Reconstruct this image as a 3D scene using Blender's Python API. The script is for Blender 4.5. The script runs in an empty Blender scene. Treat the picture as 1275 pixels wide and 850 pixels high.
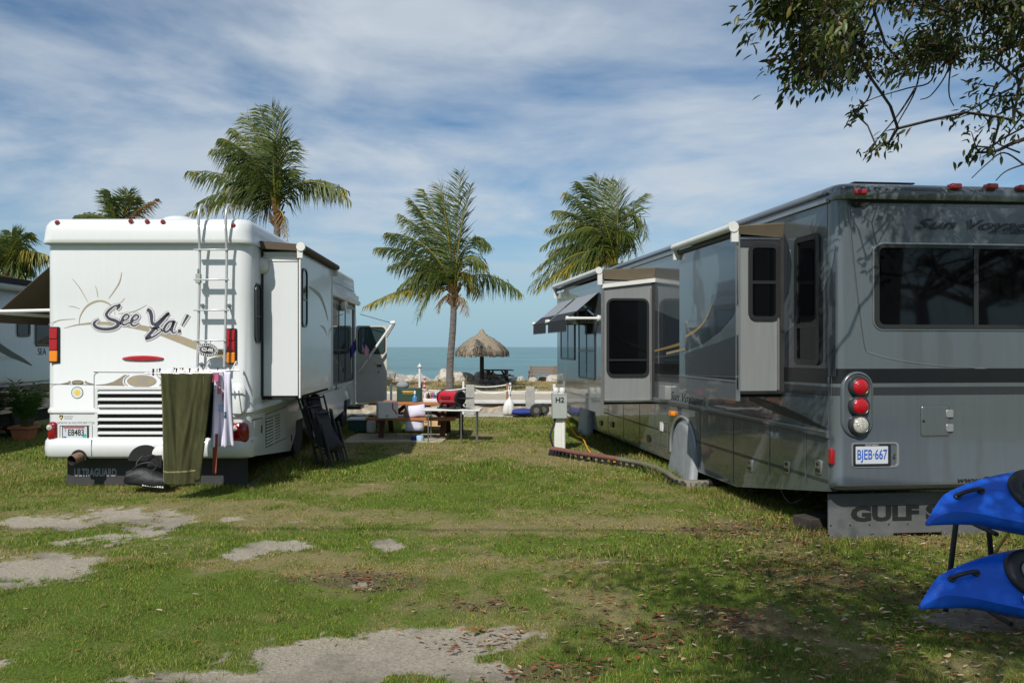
import bpy, bmesh, math, random
import numpy as np
from mathutils import Vector, Matrix, noise as mnoise
R = math.radians
random.seed(7); rng = np.random.default_rng(7)
scene = bpy.context.scene
COL = scene.collection

# ------------------------------------------------------------------ camera
CAM_H, F, CX, CY = 1.78, 992.0, 590.0, 432.0     # eye height, focal length and vanishing point in photo pixels
cam = bpy.data.objects.new('camera', bpy.data.cameras.new('camera')); COL.objects.link(cam)
cam.location = (0, 0, CAM_H); cam.rotation_euler = (R(90), 0, 0)
cam.data.lens = 28.0; cam.data.sensor_width = 36.0; cam.data.sensor_fit = 'HORIZONTAL'
cam.data.shift_x = 47.5/1275; cam.data.shift_y = 7/1275
cam.data.clip_start = 0.05; cam.data.clip_end = 60000
scene.camera = cam

# ------------------------------------------------------------------ light
SUN_DIR = Vector((0.38, 1.0, -1.02)).normalized()
SUN_EL = math.asin(-SUN_DIR.z); SUN_AZ = math.atan2(-SUN_DIR.x, -SUN_DIR.y)
sun = bpy.data.objects.new('sun', bpy.data.lights.new('sun', 'SUN')); COL.objects.link(sun)
sun.rotation_euler = SUN_DIR.to_track_quat('-Z', 'Y').to_euler()
sun.data.energy = 5.0; sun.data.angle = R(0.53); sun.data.color = (1.0, 0.955, 0.88)

world = bpy.data.worlds.new('World'); scene.world = world; world.use_nodes = True
nt = world.node_tree; nt.nodes.clear(); N = nt.nodes.new; L = nt.links.new
sky = N('ShaderNodeTexSky'); sky.sky_type = 'NISHITA'; sky.sun_disc = False
sky.sun_elevation = SUN_EL; sky.sun_rotation = SUN_AZ % (2*math.pi); sky.air_density = 1.0; sky.dust_density = 0.6; sky.ozone_density = 2.0
bg1 = N('ShaderNodeBackground'); bg1.inputs[1].default_value = 0.088; tint = N('ShaderNodeMix'); tint.data_type = 'RGBA'; tint.blend_type = 'MULTIPLY'; tint.inputs[0].default_value = 1.0; tint.inputs[7].default_value = (0.72, 0.98, 1.12, 1); L(sky.outputs[0], tint.inputs[6]); L(tint.outputs[2], bg1.inputs[0])
bg2 = N('ShaderNodeBackground'); bg2.inputs[1].default_value = 1.0
tc = N('ShaderNodeTexCoord'); sp = N('ShaderNodeSeparateXYZ'); L(tc.outputs['Generated'], sp.inputs[0])
zc = N('ShaderNodeMath'); zc.operation = 'MAXIMUM'; zc.inputs[1].default_value = 0.0; L(sp.outputs[2], zc.inputs[0])
za = N('ShaderNodeMath'); za.inputs[1].default_value = 0.16; L(zc.outputs[0], za.inputs[0])
dx = N('ShaderNodeMath'); dx.operation = 'DIVIDE'; L(sp.outputs[0], dx.inputs[0]); L(za.outputs[0], dx.inputs[1])
dy = N('ShaderNodeMath'); dy.operation = 'DIVIDE'; L(sp.outputs[1], dy.inputs[0]); L(za.outputs[0], dy.inputs[1])
cb = N('ShaderNodeCombineXYZ'); L(dx.outputs[0], cb.inputs[0]); L(dy.outputs[0], cb.inputs[1])
mp = N('ShaderNodeMapping'); mp.inputs['Rotation'].default_value = (0, 0, R(20)); mp.inputs['Scale'].default_value = (0.78, 0.95, 1); mp.inputs['Location'].default_value = (0.35, 0.55, 0)
L(cb.outputs[0], mp.inputs[0])
n1 = N('ShaderNodeTexNoise'); n1.inputs['Scale'].default_value = 0.95; n1.inputs['Detail'].default_value = 12; n1.inputs['Roughness'].default_value = 0.56; n1.inputs['Distortion'].default_value = 0.35
L(mp.outputs[0], n1.inputs['Vector'])
rp = N('ShaderNodeValToRGB'); rp.color_ramp.elements[0].position = 0.38; rp.color_ramp.elements[1].position = 0.56
rp.color_ramp.elements[0].color = (0.03, 0.03, 0.03, 1); rp.color_ramp.elements[1].color = (0.93, 0.93, 0.93, 1)
L(n1.outputs[0], rp.inputs[0])
n2 = N('ShaderNodeTexNoise'); n2.inputs['Scale'].default_value = 3.0; n2.inputs['Detail'].default_value = 9; n2.inputs['Roughness'].default_value = 0.55; n2.inputs['Distortion'].default_value = 0.6
L(mp.outputs[0], n2.inputs['Vector'])
rp2 = N('ShaderNodeValToRGB'); rp2.color_ramp.elements[0].position = 0.30; rp2.color_ramp.elements[1].position = 0.66
rp2.color_ramp.elements[0].color = (0.62, 0.62, 0.62, 1); L(n2.outputs[0], rp2.inputs[0])
mm = N('ShaderNodeMath'); mm.operation = 'MULTIPLY'; L(rp.outputs[0], mm.inputs[0]); L(rp2.outputs[0], mm.inputs[1])
# sea haze: towards the horizon the cloud layer gives way to an even pale blue
hz = N('ShaderNodeMapRange'); hz.inputs[1].default_value = 0.0; hz.inputs[2].default_value = 0.20; hz.inputs[3].default_value = 1.0; hz.inputs[4].default_value = 0.0; hz.interpolation_type = 'SMOOTHSTEP'
L(zc.outputs[0], hz.inputs[0])
hc = N('ShaderNodeMix'); hc.data_type = 'RGBA'; L(hz.outputs[0], hc.inputs[0]); hc.inputs[6].default_value = (0.62, 0.69, 0.76, 1); hc.inputs[7].default_value = (0.335, 0.53, 0.66, 1); L(hc.outputs[2], bg2.inputs[0])
hm = N('ShaderNodeMath'); hm.operation = 'MULTIPLY'; hm.inputs[1].default_value = 0.85; L(hz.outputs[0], hm.inputs[0])
m2 = N('ShaderNodeMath'); m2.operation = 'MAXIMUM'; L(mm.outputs[0], m2.inputs[0]); L(hm.outputs[0], m2.inputs[1])
mx = N('ShaderNodeMixShader'); L(m2.outputs[0], mx.inputs[0]); L(bg1.outputs[0], mx.inputs[1]); L(bg2.outputs[0], mx.inputs[2])
wo = N('ShaderNodeOutputWorld'); L(mx.outputs[0], wo.inputs[0])

vs = scene.view_settings
vs.view_transform = 'Standard'; vs.look = 'None'; vs.exposure = -0.08; vs.gamma = 1.0; vs.use_curve_mapping = False

# ------------------------------------------------------------------ materials
def nodes_of(name):
    m = bpy.data.materials.new(name); m.use_nodes = True
    return m, m.node_tree, m.node_tree.nodes['Principled BSDF']

def mat(name, col, rough=0.5, metal=0.0, coat=0.0, spec=0.5, var=0.0, vscale=6.0, bump=0.0, bscale=40.0, stretch=(1, 1, 1), alpha=None, trans=0.0, dirt=0.0):
    m, t, p = nodes_of(name); n = t.nodes.new; l = t.links.new
    p.inputs['Base Color'].default_value = (*col, 1); p.inputs['Roughness'].default_value = rough
    p.inputs['Metallic'].default_value = metal; p.inputs['Specular IOR Level'].default_value = spec
    p.inputs['Coat Weight'].default_value = coat; p.inputs['Coat Roughness'].default_value = 0.04
    p.inputs['Transmission Weight'].default_value = trans
    if var or bump or dirt:
        tc = n('ShaderNodeTexCoord'); mp = n('ShaderNodeMapping'); mp.inputs['Scale'].default_value = stretch
        l(tc.outputs['Object'], mp.inputs[0])
    if var:
        no = n('ShaderNodeTexNoise'); no.inputs['Scale'].default_value = vscale; no.inputs['Detail'].default_value = 8; no.inputs['Roughness'].default_value = 0.65
        l(mp.outputs[0], no.inputs['Vector'])
        r = n('ShaderNodeMapRange'); r.inputs[1].default_value = 0.3; r.inputs[2].default_value = 0.7; r.inputs[3].default_value = 1-var; r.inputs[4].default_value = 1+var
        l(no.outputs[0], r.inputs[0])
        mu = n('ShaderNodeVectorMath'); mu.operation = 'SCALE'; mu.inputs[0].default_value = col; l(r.outputs[0], mu.inputs['Scale'])
        l(mu.outputs[0], p.inputs['Base Color'])
        rr = n('ShaderNodeMapRange'); rr.inputs[3].default_value = max(0.02, rough-0.08*min(1, var*4)); rr.inputs[4].default_value = min(1, rough+0.1*min(1, var*4))
        l(no.outputs[0], rr.inputs[0]); l(rr.outputs[0], p.inputs['Roughness'])
    if bump:
        nb = n('ShaderNodeTexNoise'); nb.inputs['Scale'].default_value = bscale; nb.inputs['Detail'].default_value = 5
        l(mp.outputs[0], nb.inputs['Vector'])
        b = n('ShaderNodeBump'); b.inputs['Strength'].default_value = bump; b.inputs['Distance'].default_value = 0.02
        l(nb.outputs[0], b.inputs['Height']); l(b.outputs[0], p.inputs['Normal'])
    return m

def paint(name, col, rough, coat, metal=0.0, wav=0.012, streak=0.06):
    """gelcoat or metallic paint: faint rain streaks and panel waviness"""
    m, t, p = nodes_of(name); n = t.nodes.new; l = t.links.new
    p.inputs['Roughness'].default_value = rough; p.inputs['Metallic'].default_value = metal
    p.inputs['Coat Weight'].default_value = coat; p.inputs['Coat Roughness'].default_value = 0.03
    tc = n('ShaderNodeTexCoord')
    mp = n('ShaderNodeMapping'); mp.inputs['Scale'].default_value = (13, 13, 0.9); l(tc.outputs['Object'], mp.inputs[0])
    no = n('ShaderNodeTexNoise'); no.inputs['Scale'].default_value = 1.6; no.inputs['Detail'].default_value = 7; l(mp.outputs[0], no.inputs['Vector'])
    r = n('ShaderNodeMapRange'); r.inputs[1].default_value = 0.32; r.inputs[2].default_value = 0.72; r.inputs[3].default_value = 1+streak*0.4; r.inputs[4].default_value = 1-streak
    l(no.outputs[0], r.inputs[0])
    mu = n('ShaderNodeVectorMath'); mu.operation = 'SCALE'; mu.inputs[0].default_value = col; l(r.outputs[0], mu.inputs['Scale']); l(mu.outputs[0], p.inputs['Base Color'])
    wv = n('ShaderNodeTexNoise'); wv.inputs['Scale'].default_value = 1.7; wv.inputs['Detail'].default_value = 2; l(tc.outputs['Object'], wv.inputs['Vector'])
    b = n('ShaderNodeBump'); b.inputs['Strength'].default_value = 0.35; b.inputs['Distance'].default_value = wav; l(wv.outputs[0], b.inputs['Height'])
    l(b.outputs[0], p.inputs['Normal']); l(b.outputs[0], p.inputs['Coat Normal'])
    return m

def leafmat(name, col=None, trans=0.3, rough=0.5):
    """thin leaf: lets some light through; colour from the 'Col' attribute when col is None"""
    m, t, p = nodes_of(name); n = t.nodes.new; l = t.links.new
    p.inputs['Roughness'].default_value = rough; p.inputs['Specular IOR Level'].default_value = 0.4
    tr = n('ShaderNodeBsdfTranslucent'); mx = n('ShaderNodeMixShader'); mx.inputs[0].default_value = trans
    if col is None:
        a = n('ShaderNodeAttribute'); a.attribute_name = 'Col'
        l(a.outputs['Color'], p.inputs['Base Color']); l(a.outputs['Color'], tr.inputs['Color'])
    else:
        p.inputs['Base Color'].default_value = (*col, 1); tr.inputs['Color'].default_value = (*col, 1)
    out = t.nodes['Material Output']
    l(p.outputs[0], mx.inputs[1]); l(tr.outputs[0], mx.inputs[2]); l(mx.outputs[0], out.inputs[0])
    return m

M = dict(
    white=paint('white_gelcoat', (0.60, 0.615, 0.62), 0.32, 0.30, streak=0.018),
    white_dull=mat('white_plastic', (0.62, 0.62, 0.60), 0.45, var=0.05),
    white_tube=mat('white_enamel_tube', (0.66, 0.66, 0.65), 0.30, var=0.03),
    ladder=mat('anodised_ladder_tube', (0.50, 0.51, 0.52), 0.32, metal=0.4, var=0.05),
    silver=paint('silver_grey_paint', (0.118, 0.136, 0.148), 0.28, 0.7, metal=0.35, wav=0.008, streak=0.07),
    silver_light=paint('light_silver_paint', (0.27, 0.28, 0.28), 0.36, 0.3, metal=0.3, wav=0.006, streak=0.10),
    silver_side=paint('grey_side_paint', (0.110, 0.130, 0.142), 0.19, 0.85, metal=0.3, wav=0.009, streak=0.06),
    navy=paint('dark_blue_grey_paint', (0.030, 0.038, 0.048), 0.15, 1.0, metal=0.2, wav=0.008),
    steel_blue=paint('blue_grey_paint', (0.10, 0.13, 0.155), 0.16, 1.0, metal=0.3, wav=0.008),
    black_paint=paint('black_stripe_paint', (0.006, 0.0065, 0.008), 0.35, 0.08, wav=0.006),
    charcoal=paint('charcoal_stripe_paint', (0.026, 0.028, 0.032), 0.32, 0.15, wav=0.006),
    gold=mat('gold_stripe', (0.30, 0.20, 0.075), 0.3, coat=0.5),
    tan=mat('tan_vinyl', (0.33, 0.275, 0.185), 0.45, var=0.06),
    taupe=mat('taupe_vinyl', (0.25, 0.21, 0.155), 0.45, var=0.06),
    ink=mat('dark_purple_vinyl', (0.050, 0.045, 0.075), 0.4),
    ink_edge=mat('grey_vinyl_edge', (0.30, 0.29, 0.31), 0.45),
    grey_ink=mat('grey_lettering', (0.24, 0.24, 0.27), 0.5),
    glass=mat('tinted_glass', (0.003, 0.0035, 0.004), 0.03, spec=0.38),
    glass_mirror=mat('reflective_tinted_glass', (0.10, 0.12, 0.14), 0.04, metal=0.75, spec=0.8),
    glass_green=mat('green_tinted_glass', (0.03, 0.055, 0.055), 0.05, spec=0.7),
    rubber=mat('black_rubber', (0.018, 0.018, 0.018), 0.65, var=0.2),
    tyre=mat('tyre_rubber', (0.022, 0.022, 0.022), 0.8, var=0.25, bump=0.3, bscale=60),
    dark=mat('black_underbody_and_recess_shade', (0.012, 0.012, 0.012), 0.9, var=0.3),  # underbody black, also used flat for painted shade in openings
    frame=mat('black_window_frame', (0.020, 0.021, 0.022), 0.35),
    seam=mat('panel_seam', (0.05, 0.05, 0.05), 0.7),
    seam_soft=mat('grey_panel_seam', (0.24, 0.24, 0.24), 0.7),
    chrome=mat('bright_metal', (0.62, 0.62, 0.62), 0.22, metal=1.0, var=0.05),
    alu=mat('dull_aluminium', (0.45, 0.45, 0.45), 0.38, metal=0.9, var=0.08),
    grey_metal=mat('grey_painted_metal', (0.30, 0.33, 0.31), 0.5, var=0.06, vscale=10),
    red_lens=mat('red_lens', (0.36, 0.004, 0.010), 0.12, coat=0.6, bump=0.25, bscale=120),
    dark_red_lens=mat('dark_red_lens', (0.22, 0.006, 0.010), 0.12, coat=0.6),
    amber=mat('amber_lens', (0.75, 0.22, 0.01), 0.15, coat=0.5, bump=0.3, bscale=120),
    clear=mat('clear_lens', (0.40, 0.39, 0.34), 0.1, coat=0.8, var=0.4, vscale=40, bump=0.5, bscale=60),
    rust=mat('rusty_pipe', (0.20, 0.12, 0.07), 0.7, var=0.35, vscale=25, bump=0.3),
    flap=mat('black_rubber_flap', (0.035, 0.036, 0.037), 0.75, var=0.2, vscale=5, bump=0.15),
    flap_grey=mat('grey_rubber_flap', (0.105, 0.11, 0.112), 0.6, var=0.18, vscale=5, bump=0.1),
    brown_fabric=mat('brown_awning_fabric', (0.085, 0.062, 0.045), 0.9, var=0.1, bump=0.15, bscale=200),
    tan_fabric=mat('tan_awning_fabric', (0.16, 0.125, 0.085), 0.9, var=0.08, bump=0.1, bscale=200),
    navy_fabric=mat('navy_awning_fabric', (0.016, 0.018, 0.026), 0.85, var=0.1),
    grey_fabric=mat('grey_awning_fabric', (0.22, 0.24, 0.26), 0.8, var=0.08),
    cover=mat('grey_vinyl_cover', (0.20, 0.215, 0.225), 0.55, var=0.15, vscale=7, bump=0.4, bscale=9),
    olive=mat('olive_terry', (0.070, 0.072, 0.033), 0.95, spec=0.1, var=0.34, vscale=9, bump=0.9, bscale=150, stretch=(1.6, 1, 0.45)),
    olive_hem=mat('olive_hem', (0.21, 0.20, 0.10), 0.95, spec=0.1),
    cloth_white=mat('white_cotton', (0.60, 0.58, 0.70), 0.9, spec=0.15, var=0.05),
    cloth_dark=mat('dark_navy_cotton', (0.02, 0.022, 0.035), 0.9, spec=0.15, var=0.2),
    cloth_pink=mat('pink_cotton', (0.38, 0.11, 0.20), 0.9, spec=0.15, var=0.2),
    cloth_orange=mat('orange_red_cloth', (0.24, 0.06, 0.04), 0.85, spec=0.2, var=0.2),
    print_pink=mat('pink_print', (0.62, 0.25, 0.28), 0.9), print_blue=mat('pale_blue_print', (0.35, 0.50, 0.68), 0.9),
    bag=mat('black_nylon', (0.012, 0.013, 0.016), 0.6, var=0.25, vscale=12, bump=0.4, bscale=22),
    wood=mat('orange_stained_wood', (0.36, 0.125, 0.040), 0.55, var=0.28, vscale=9, bump=0.2, stretch=(1, 12, 12)),
    wood_dark=mat('dark_stained_wood', (0.085, 0.040, 0.024), 0.7, var=0.3, vscale=9, bump=0.2, stretch=(6, 6, 1)),
    wood_grey=mat('weathered_wood', (0.20, 0.14, 0.105), 0.85, var=0.3, vscale=12, bump=0.3, stretch=(1, 8, 8)),
    wood_black=mat('dark_weathered_wood', (0.035, 0.028, 0.024), 0.85, var=0.3, vscale=10),
    post_brown=mat('brown_post_wood', (0.24, 0.13, 0.07), 0.8, var=0.3, vscale=10, stretch=(8, 8, 1)),
    concrete=mat('grey_concrete', (0.34, 0.335, 0.315), 0.9, var=0.22, vscale=5, bump=0.4, bscale=40),
    concrete_pale=mat('pale_concrete', (0.50, 0.485, 0.45), 0.9, var=0.15, vscale=2.5, bump=0.3, bscale=30),
    coral=mat('coral_rock', (0.40, 0.365, 0.31), 0.95, var=0.35, vscale=5, bump=0.8, bscale=9),
    bank=mat('rubble_bank', (0.27, 0.23, 0.17), 0.95, var=0.55, vscale=5, bump=1.0, bscale=9),
    sand=mat('pale_sand', (0.36, 0.315, 0.24), 0.95, var=0.15, vscale=3, bump=0.3, bscale=30),
    dry_grass=mat('dry_grass_ground', (0.25, 0.20, 0.085), 0.95, var=0.35, vscale=4, bump=0.6, bscale=25),
    thatch=mat('palm_thatch', (0.25, 0.21, 0.16), 0.95, spec=0.1, var=0.45, vscale=22, bump=0.8, bscale=40, stretch=(1, 1, 0.3)),
    thatch_dark=mat('dark_thatch', (0.12, 0.095, 0.072), 0.95, spec=0.1, var=0.4, vscale=20),
    trunk=mat('palm_bark', (0.115, 0.103, 0.092), 0.95, var=0.6, vscale=7, bump=0.8, bscale=14, stretch=(1, 1, 3.5)),
    bark=mat('tree_bark', (0.042, 0.034, 0.029), 0.95, var=0.35, vscale=14, bump=0.6, bscale=30),
    boot=mat('palm_leaf_bases', (0.16, 0.095, 0.045), 0.9, var=0.4, vscale=15),
    palm_green=leafmat('palm_leaf_green', (0.105, 0.138, 0.024), 0.32), palm_dark=leafmat('palm_leaf_dark', (0.052, 0.082, 0.020), 0.28),
    palm_yellow=leafmat('palm_leaf_yellow', (0.30, 0.25, 0.030), 0.3), palm_brown=leafmat('palm_leaf_brown', (0.20, 0.115, 0.045), 0.2),
    leaf=leafmat('broad_leaves', None, 0.28, 0.42), grass=leafmat('grass_blades', None, 0.30, 0.6), litter=leafmat('fallen_leaf_surface', None, 0.1, 0.7),
    areca=leafmat('areca_leaf', (0.065, 0.13, 0.026), 0.25),
    terracotta=mat('terracotta', (0.42, 0.155, 0.075), 0.8, var=0.15, vscale=8),
    soil=mat('potting_soil', (0.04, 0.028, 0.02), 1.0),
    red_enamel=mat('red_enamel', (0.42, 0.012, 0.028), 0.28, coat=0.4), black_metal=mat('black_metal', (0.015, 0.015, 0.016), 0.4),
    green_case=mat('dark_green_case', (0.012, 0.05, 0.035), 0.5, var=0.1), yellow_label=mat('yellow_label', (0.70, 0.42, 0.02), 0.5),
    blue_bottle=mat('blue_plastic', (0.06, 0.22, 0.45), 0.2), blue_cloth=mat('blue_cloth', (0.015, 0.03, 0.20), 0.8, var=0.2),
    red_cloth=mat('red_cloth', (0.50, 0.02, 0.03), 0.85), white_print=mat('white_print', (0.75, 0.75, 0.75), 0.5),
    kayak=mat('blue_polyethylene', (0.005, 0.100, 0.60), 0.34, var=0.10, vscale=26, bump=0.10, bscale=120, stretch=(0.25, 1, 1)),
    hatch_grey=mat('grey_hatch', (0.22, 0.23, 0.23), 0.6), hatch_black=mat('black_hatch_rubber', (0.014, 0.014, 0.015), 0.5),
    hose_brown=mat('brown_hose', (0.165, 0.075, 0.055), 0.5, var=0.2), hose_olive=mat('olive_hose', (0.135, 0.125, 0.085), 0.5, var=0.2),
    yellow_cord=mat('yellow_cord', (0.65, 0.33, 0.01), 0.5), rope=mat('white_rope', (0.74, 0.74, 0.72), 0.9),
    plate_white=mat('plate_white', (0.50, 0.53, 0.56), 0.4), plate_blue=mat('plate_blue', (0.02, 0.09, 0.42), 0.4), plate_green=mat('plate_teal', (0.02, 0.38, 0.36), 0.4),
    black_ink=mat('black_ink', (0.012, 0.012, 0.014), 0.5), yellow_ink=mat('yellow_ink', (0.70, 0.50, 0.05), 0.5), gunmetal=mat('gunmetal_lettering', (0.035, 0.036, 0.04), 0.3, metal=0.4),
    mat_tan=mat('tan_patio_mat', (0.36, 0.32, 0.22), 0.95, var=0.15, vscale=6), pvc=mat('pale_pvc', (0.62, 0.63, 0.58), 0.45, var=0.05),
    pale_rv=paint('pale_grey_green_paint', (0.27, 0.31, 0.30), 0.25, 0.7, wav=0.006), swoosh_green=mat('dark_green_vinyl', (0.012, 0.030, 0.026), 0.35),
    pot_green=mat('green_grey_pot', (0.09, 0.11, 0.085), 0.5), pale_wood=mat('pale_crate_wood', (0.52, 0.36, 0.18), 0.8, var=0.2),
)

# ------------------------------------------------------------------ mesh building
class MB:
    """collects shapes, then links them as ONE mesh object"""
    def __init__(s, *mats): s.V = []; s.F = []; s.MI = []; s.mats = list(mats)
    def mi(s, m):
        if m is None: return -1
        if isinstance(m, int): return m
        if m not in s.mats: s.mats.append(m)
        return s.mats.index(m)
    def add(s, verts, faces, m=None):
        k = len(s.V); i = s.mi(m)
        s.V.extend([tuple(v) for v in verts])
        for f in faces: s.F.append([a+k for a in f]); s.MI.append(i)
        return s
    def box(s, x0, y0, z0, x1, y1, z1, m=None):
        v = [(x0,y0,z0),(x1,y0,z0),(x1,y1,z0),(x0,y1,z0),(x0,y0,z1),(x1,y0,z1),(x1,y1,z1),(x0,y1,z1)]
        return s.add(v, [(0,3,2,1),(4,5,6,7),(0,1,5,4),(1,2,6,5),(2,3,7,6),(3,0,4,7)], m)
    def obox(s, c, size, rot=(0,0,0), m=None):
        from mathutils import Euler
        E = Euler(rot).to_matrix(); c = Vector(c); hx, hy, hz = [a/2 for a in size]
        v = [c+E@Vector((x,y,z)) for z in (-hz,hz) for x,y in ((-hx,-hy),(hx,-hy),(hx,hy),(-hx,hy))]
        return s.add(v, [(0,3,2,1),(4,5,6,7),(0,1,5,4),(1,2,6,5),(2,3,7,6),(3,0,4,7)], m)
    def bar(s, a, b, w, h, m=None, up=(0,0,1)):
        a = Vector(a); b = Vector(b); d = (b-a).normalized(); u = Vector(up)
        if abs(d.dot(u)) > 0.95: u = Vector((1,0,0))
        sd = d.cross(u).normalized()*w/2; u = sd.cross(d).normalized()*h/2
        v = [p+i*sd+j*u for p in (a,b) for i,j in ((-1,-1),(1,-1),(1,1),(-1,1))]
        return s.add(v, [(3,2,1,0),(4,5,6,7),(0,1,5,4),(1,2,6,5),(2,3,7,6),(3,0,4,7)], m)
    def tube(s, pts, r, n=8, m=None, caps=True):
        pts = [Vector(p) for p in pts]; k = len(pts); rs = r if isinstance(r, (list, tuple)) else [r]*k
        V = []; nrm = None
        for i, p in enumerate(pts):
            t = (pts[min(i+1,k-1)]-pts[max(i-1,0)])
            t = t.normalized() if t.length > 1e-9 else Vector((0,0,1))
            if nrm is None:
                a = Vector((0,0,1)) if abs(t.z) < 0.9 else Vector((1,0,0))
                nrm = t.cross(a).normalized()
            else:
                nrm = (nrm-t*nrm.dot(t)); nrm = nrm.normalized() if nrm.length > 1e-6 else t.orthogonal().normalized()
            bn = t.cross(nrm)
            for j in range(n):
                q = 2*math.pi*j/n; V.append(p+(nrm*math.cos(q)+bn*math.sin(q))*rs[i])
        Fc = [(i*n+j, i*n+(j+1)%n, (i+1)*n+(j+1)%n, (i+1)*n+j) for i in range(k-1) for j in range(n)]
        if caps: Fc += [tuple(range(n))[::-1], tuple((k-1)*n+j for j in range(n))]
        return s.add(V, Fc, m)
    def lathe(s, prof, n=20, m=None, mx=None):
        mx = mx or Matrix(); V = []
        for r, z in prof:
            for j in range(n):
                q = 2*math.pi*j/n; V.append(mx@Vector((r*math.cos(q), r*math.sin(q), z)))
        k = len(prof)
        Fc = [(i*n+j, i*n+(j+1)%n, (i+1)*n+(j+1)%n, (i+1)*n+j) for i in range(k-1) for j in range(n)]
        Fc += [tuple(range(n))[::-1], tuple((k-1)*n+j for j in range(n))]
        return s.add(V, Fc, m)
    def loft(s, rings, m=None, caps=True):
        n = len(rings[0]); V = [p for r in rings for p in r]; k = len(rings)
        Fc = [(i*n+j, i*n+(j+1)%n, (i+1)*n+(j+1)%n, (i+1)*n+j) for i in range(k-1) for j in range(n)]
        if caps: Fc += [tuple(range(n))[::-1], tuple((k-1)*n+j for j in range(n))]
        return s.add(V, Fc, m)
    def slab(s, poly, f, o0, o1, m=None, back=False, cham=0.0):
        """flat outline poly (a, b) mapped by f(a, b, off) and given thickness o0..o1"""
        n = len(poly)
        if cham:
            ca = sum(p[0] for p in poly)/n; cb_ = sum(p[1] for p in poly)/n
            wa = max(p[0] for p in poly)-min(p[0] for p in poly); wb = max(p[1] for p in poly)-min(p[1] for p in poly)
            inn = [(ca+(a-ca)*(1-2*cham/wa), cb_+(b-cb_)*(1-2*cham/wb)) for a, b in poly]
            V = [f(a,b,o0) for a,b in poly]+[f(a,b,o1-math.copysign(cham, o1-o0)) for a,b in poly]+[f(a,b,o1) for a,b in inn]
            Fc = [(i,(i+1)%n,n+(i+1)%n,n+i) for i in range(n)]+[(n+i,n+(i+1)%n,2*n+(i+1)%n,2*n+i) for i in range(n)]+[tuple(2*n+i for i in range(n))]
        else:
            V = [f(a,b,o0) for a,b in poly]+[f(a,b,o1) for a,b in poly]
            Fc = [(i,(i+1)%n,n+(i+1)%n,n+i) for i in range(n)]+[tuple(n+i for i in range(n))]
        if back: Fc.append(tuple(range(n))[::-1])
        return s.add(V, Fc, m)
    def ring(s, outer, inner, f, o0, o1, m=None):
        n = len(outer)
        V = [f(a,b,o0) for a,b in outer]+[f(a,b,o1) for a,b in outer]+[f(a,b,o1) for a,b in inner]+[f(a,b,o0) for a,b in inner]
        Fc = []
        for i in range(n):
            j = (i+1)%n
            Fc += [(i,j,n+j,n+i),(n+i,n+j,2*n+j,2*n+i),(2*n+i,2*n+j,3*n+j,3*n+i)]
        return s.add(V, Fc, m)
    def ribbon(s, pts, ws, f, off, m=None, sub=6):
        """brush stroke through pts (a, b) with widths ws, on the surface f"""
        P, W = spline(pts, ws, sub); V = []
        for i, (a, b) in enumerate(P):
            a0, b0 = P[max(i-1,0)]; a1, b1 = P[min(i+1,len(P)-1)]
            t = math.hypot(a1-a0, b1-b0) or 1e-9; na, nb = -(b1-b0)/t, (a1-a0)/t; w = W[i]/2
            V += [f(a+na*w, b+nb*w, off), f(a-na*w, b-nb*w, off)]
        return s.add(V, [(2*i,2*i+1,2*i+3,2*i+2) for i in range(len(P)-1)], m)
    def text(s, txt, size, f, a, b, off, m=None, shear=0.0, xs=1.0, align='CENTER', bold=0.0):
        cu = bpy.data.curves.new('t','FONT'); cu.body = txt; cu.size = size; cu.shear = shear; cu.align_x = align; cu.align_y = 'CENTER'; cu.offset = bold; cu.resolution_u = 3
        o = bpy.data.objects.new('t', cu); COL.objects.link(o)
        me = bpy.data.meshes.new_from_object(o.evaluated_get(bpy.context.evaluated_depsgraph_get()))
        s.add([f(a+v.co.x*xs, b+v.co.y, off) for v in me.vertices], [list(p.vertices) for p in me.polygons], m)
        bpy.data.objects.remove(o); bpy.data.curves.remove(cu); bpy.data.meshes.remove(me)
        return s
    def build(s, name, m=None, parent=None, loc=None, rot=None, bevel=0.0, angle=35, flat=False, recalc=False, solid=0.0, sub=0):
        me = bpy.data.meshes.new(name); me.from_pydata(s.V, [], s.F)
        mats = s.mats if m is None else [m]+s.mats
        for x in mats: me.materials.append(x)
        me.polygons.foreach_set('material_index', [max(0, i) if m is None else i+1 for i in s.MI])
        if recalc:
            b = bmesh.new(); b.from_mesh(me); bmesh.ops.recalc_face_normals(b, faces=b.faces); b.to_mesh(me); b.free()
        if not flat:
            me.polygons.foreach_set('use_smooth', [True]*len(me.polygons)); me.set_sharp_from_angle(angle=R(angle))
        me.update()
        o = bpy.data.objects.new(name, me); COL.objects.link(o)
        if parent: o.parent = parent
        if loc is not None: o.location = loc
        if rot is not None: o.rotation_euler = rot
        if solid:
            md = o.modifiers.new('thickness','SOLIDIFY'); md.thickness = solid; md.offset = 0
        if sub:
            md = o.modifiers.new('smooth','SUBSURF'); md.levels = sub; md.render_levels = sub
        if bevel:
            md = o.modifiers.new('bevel','BEVEL'); md.width = bevel; md.segments = 2; md.limit_method = 'ANGLE'; md.angle_limit = R(40)
        return o

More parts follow.
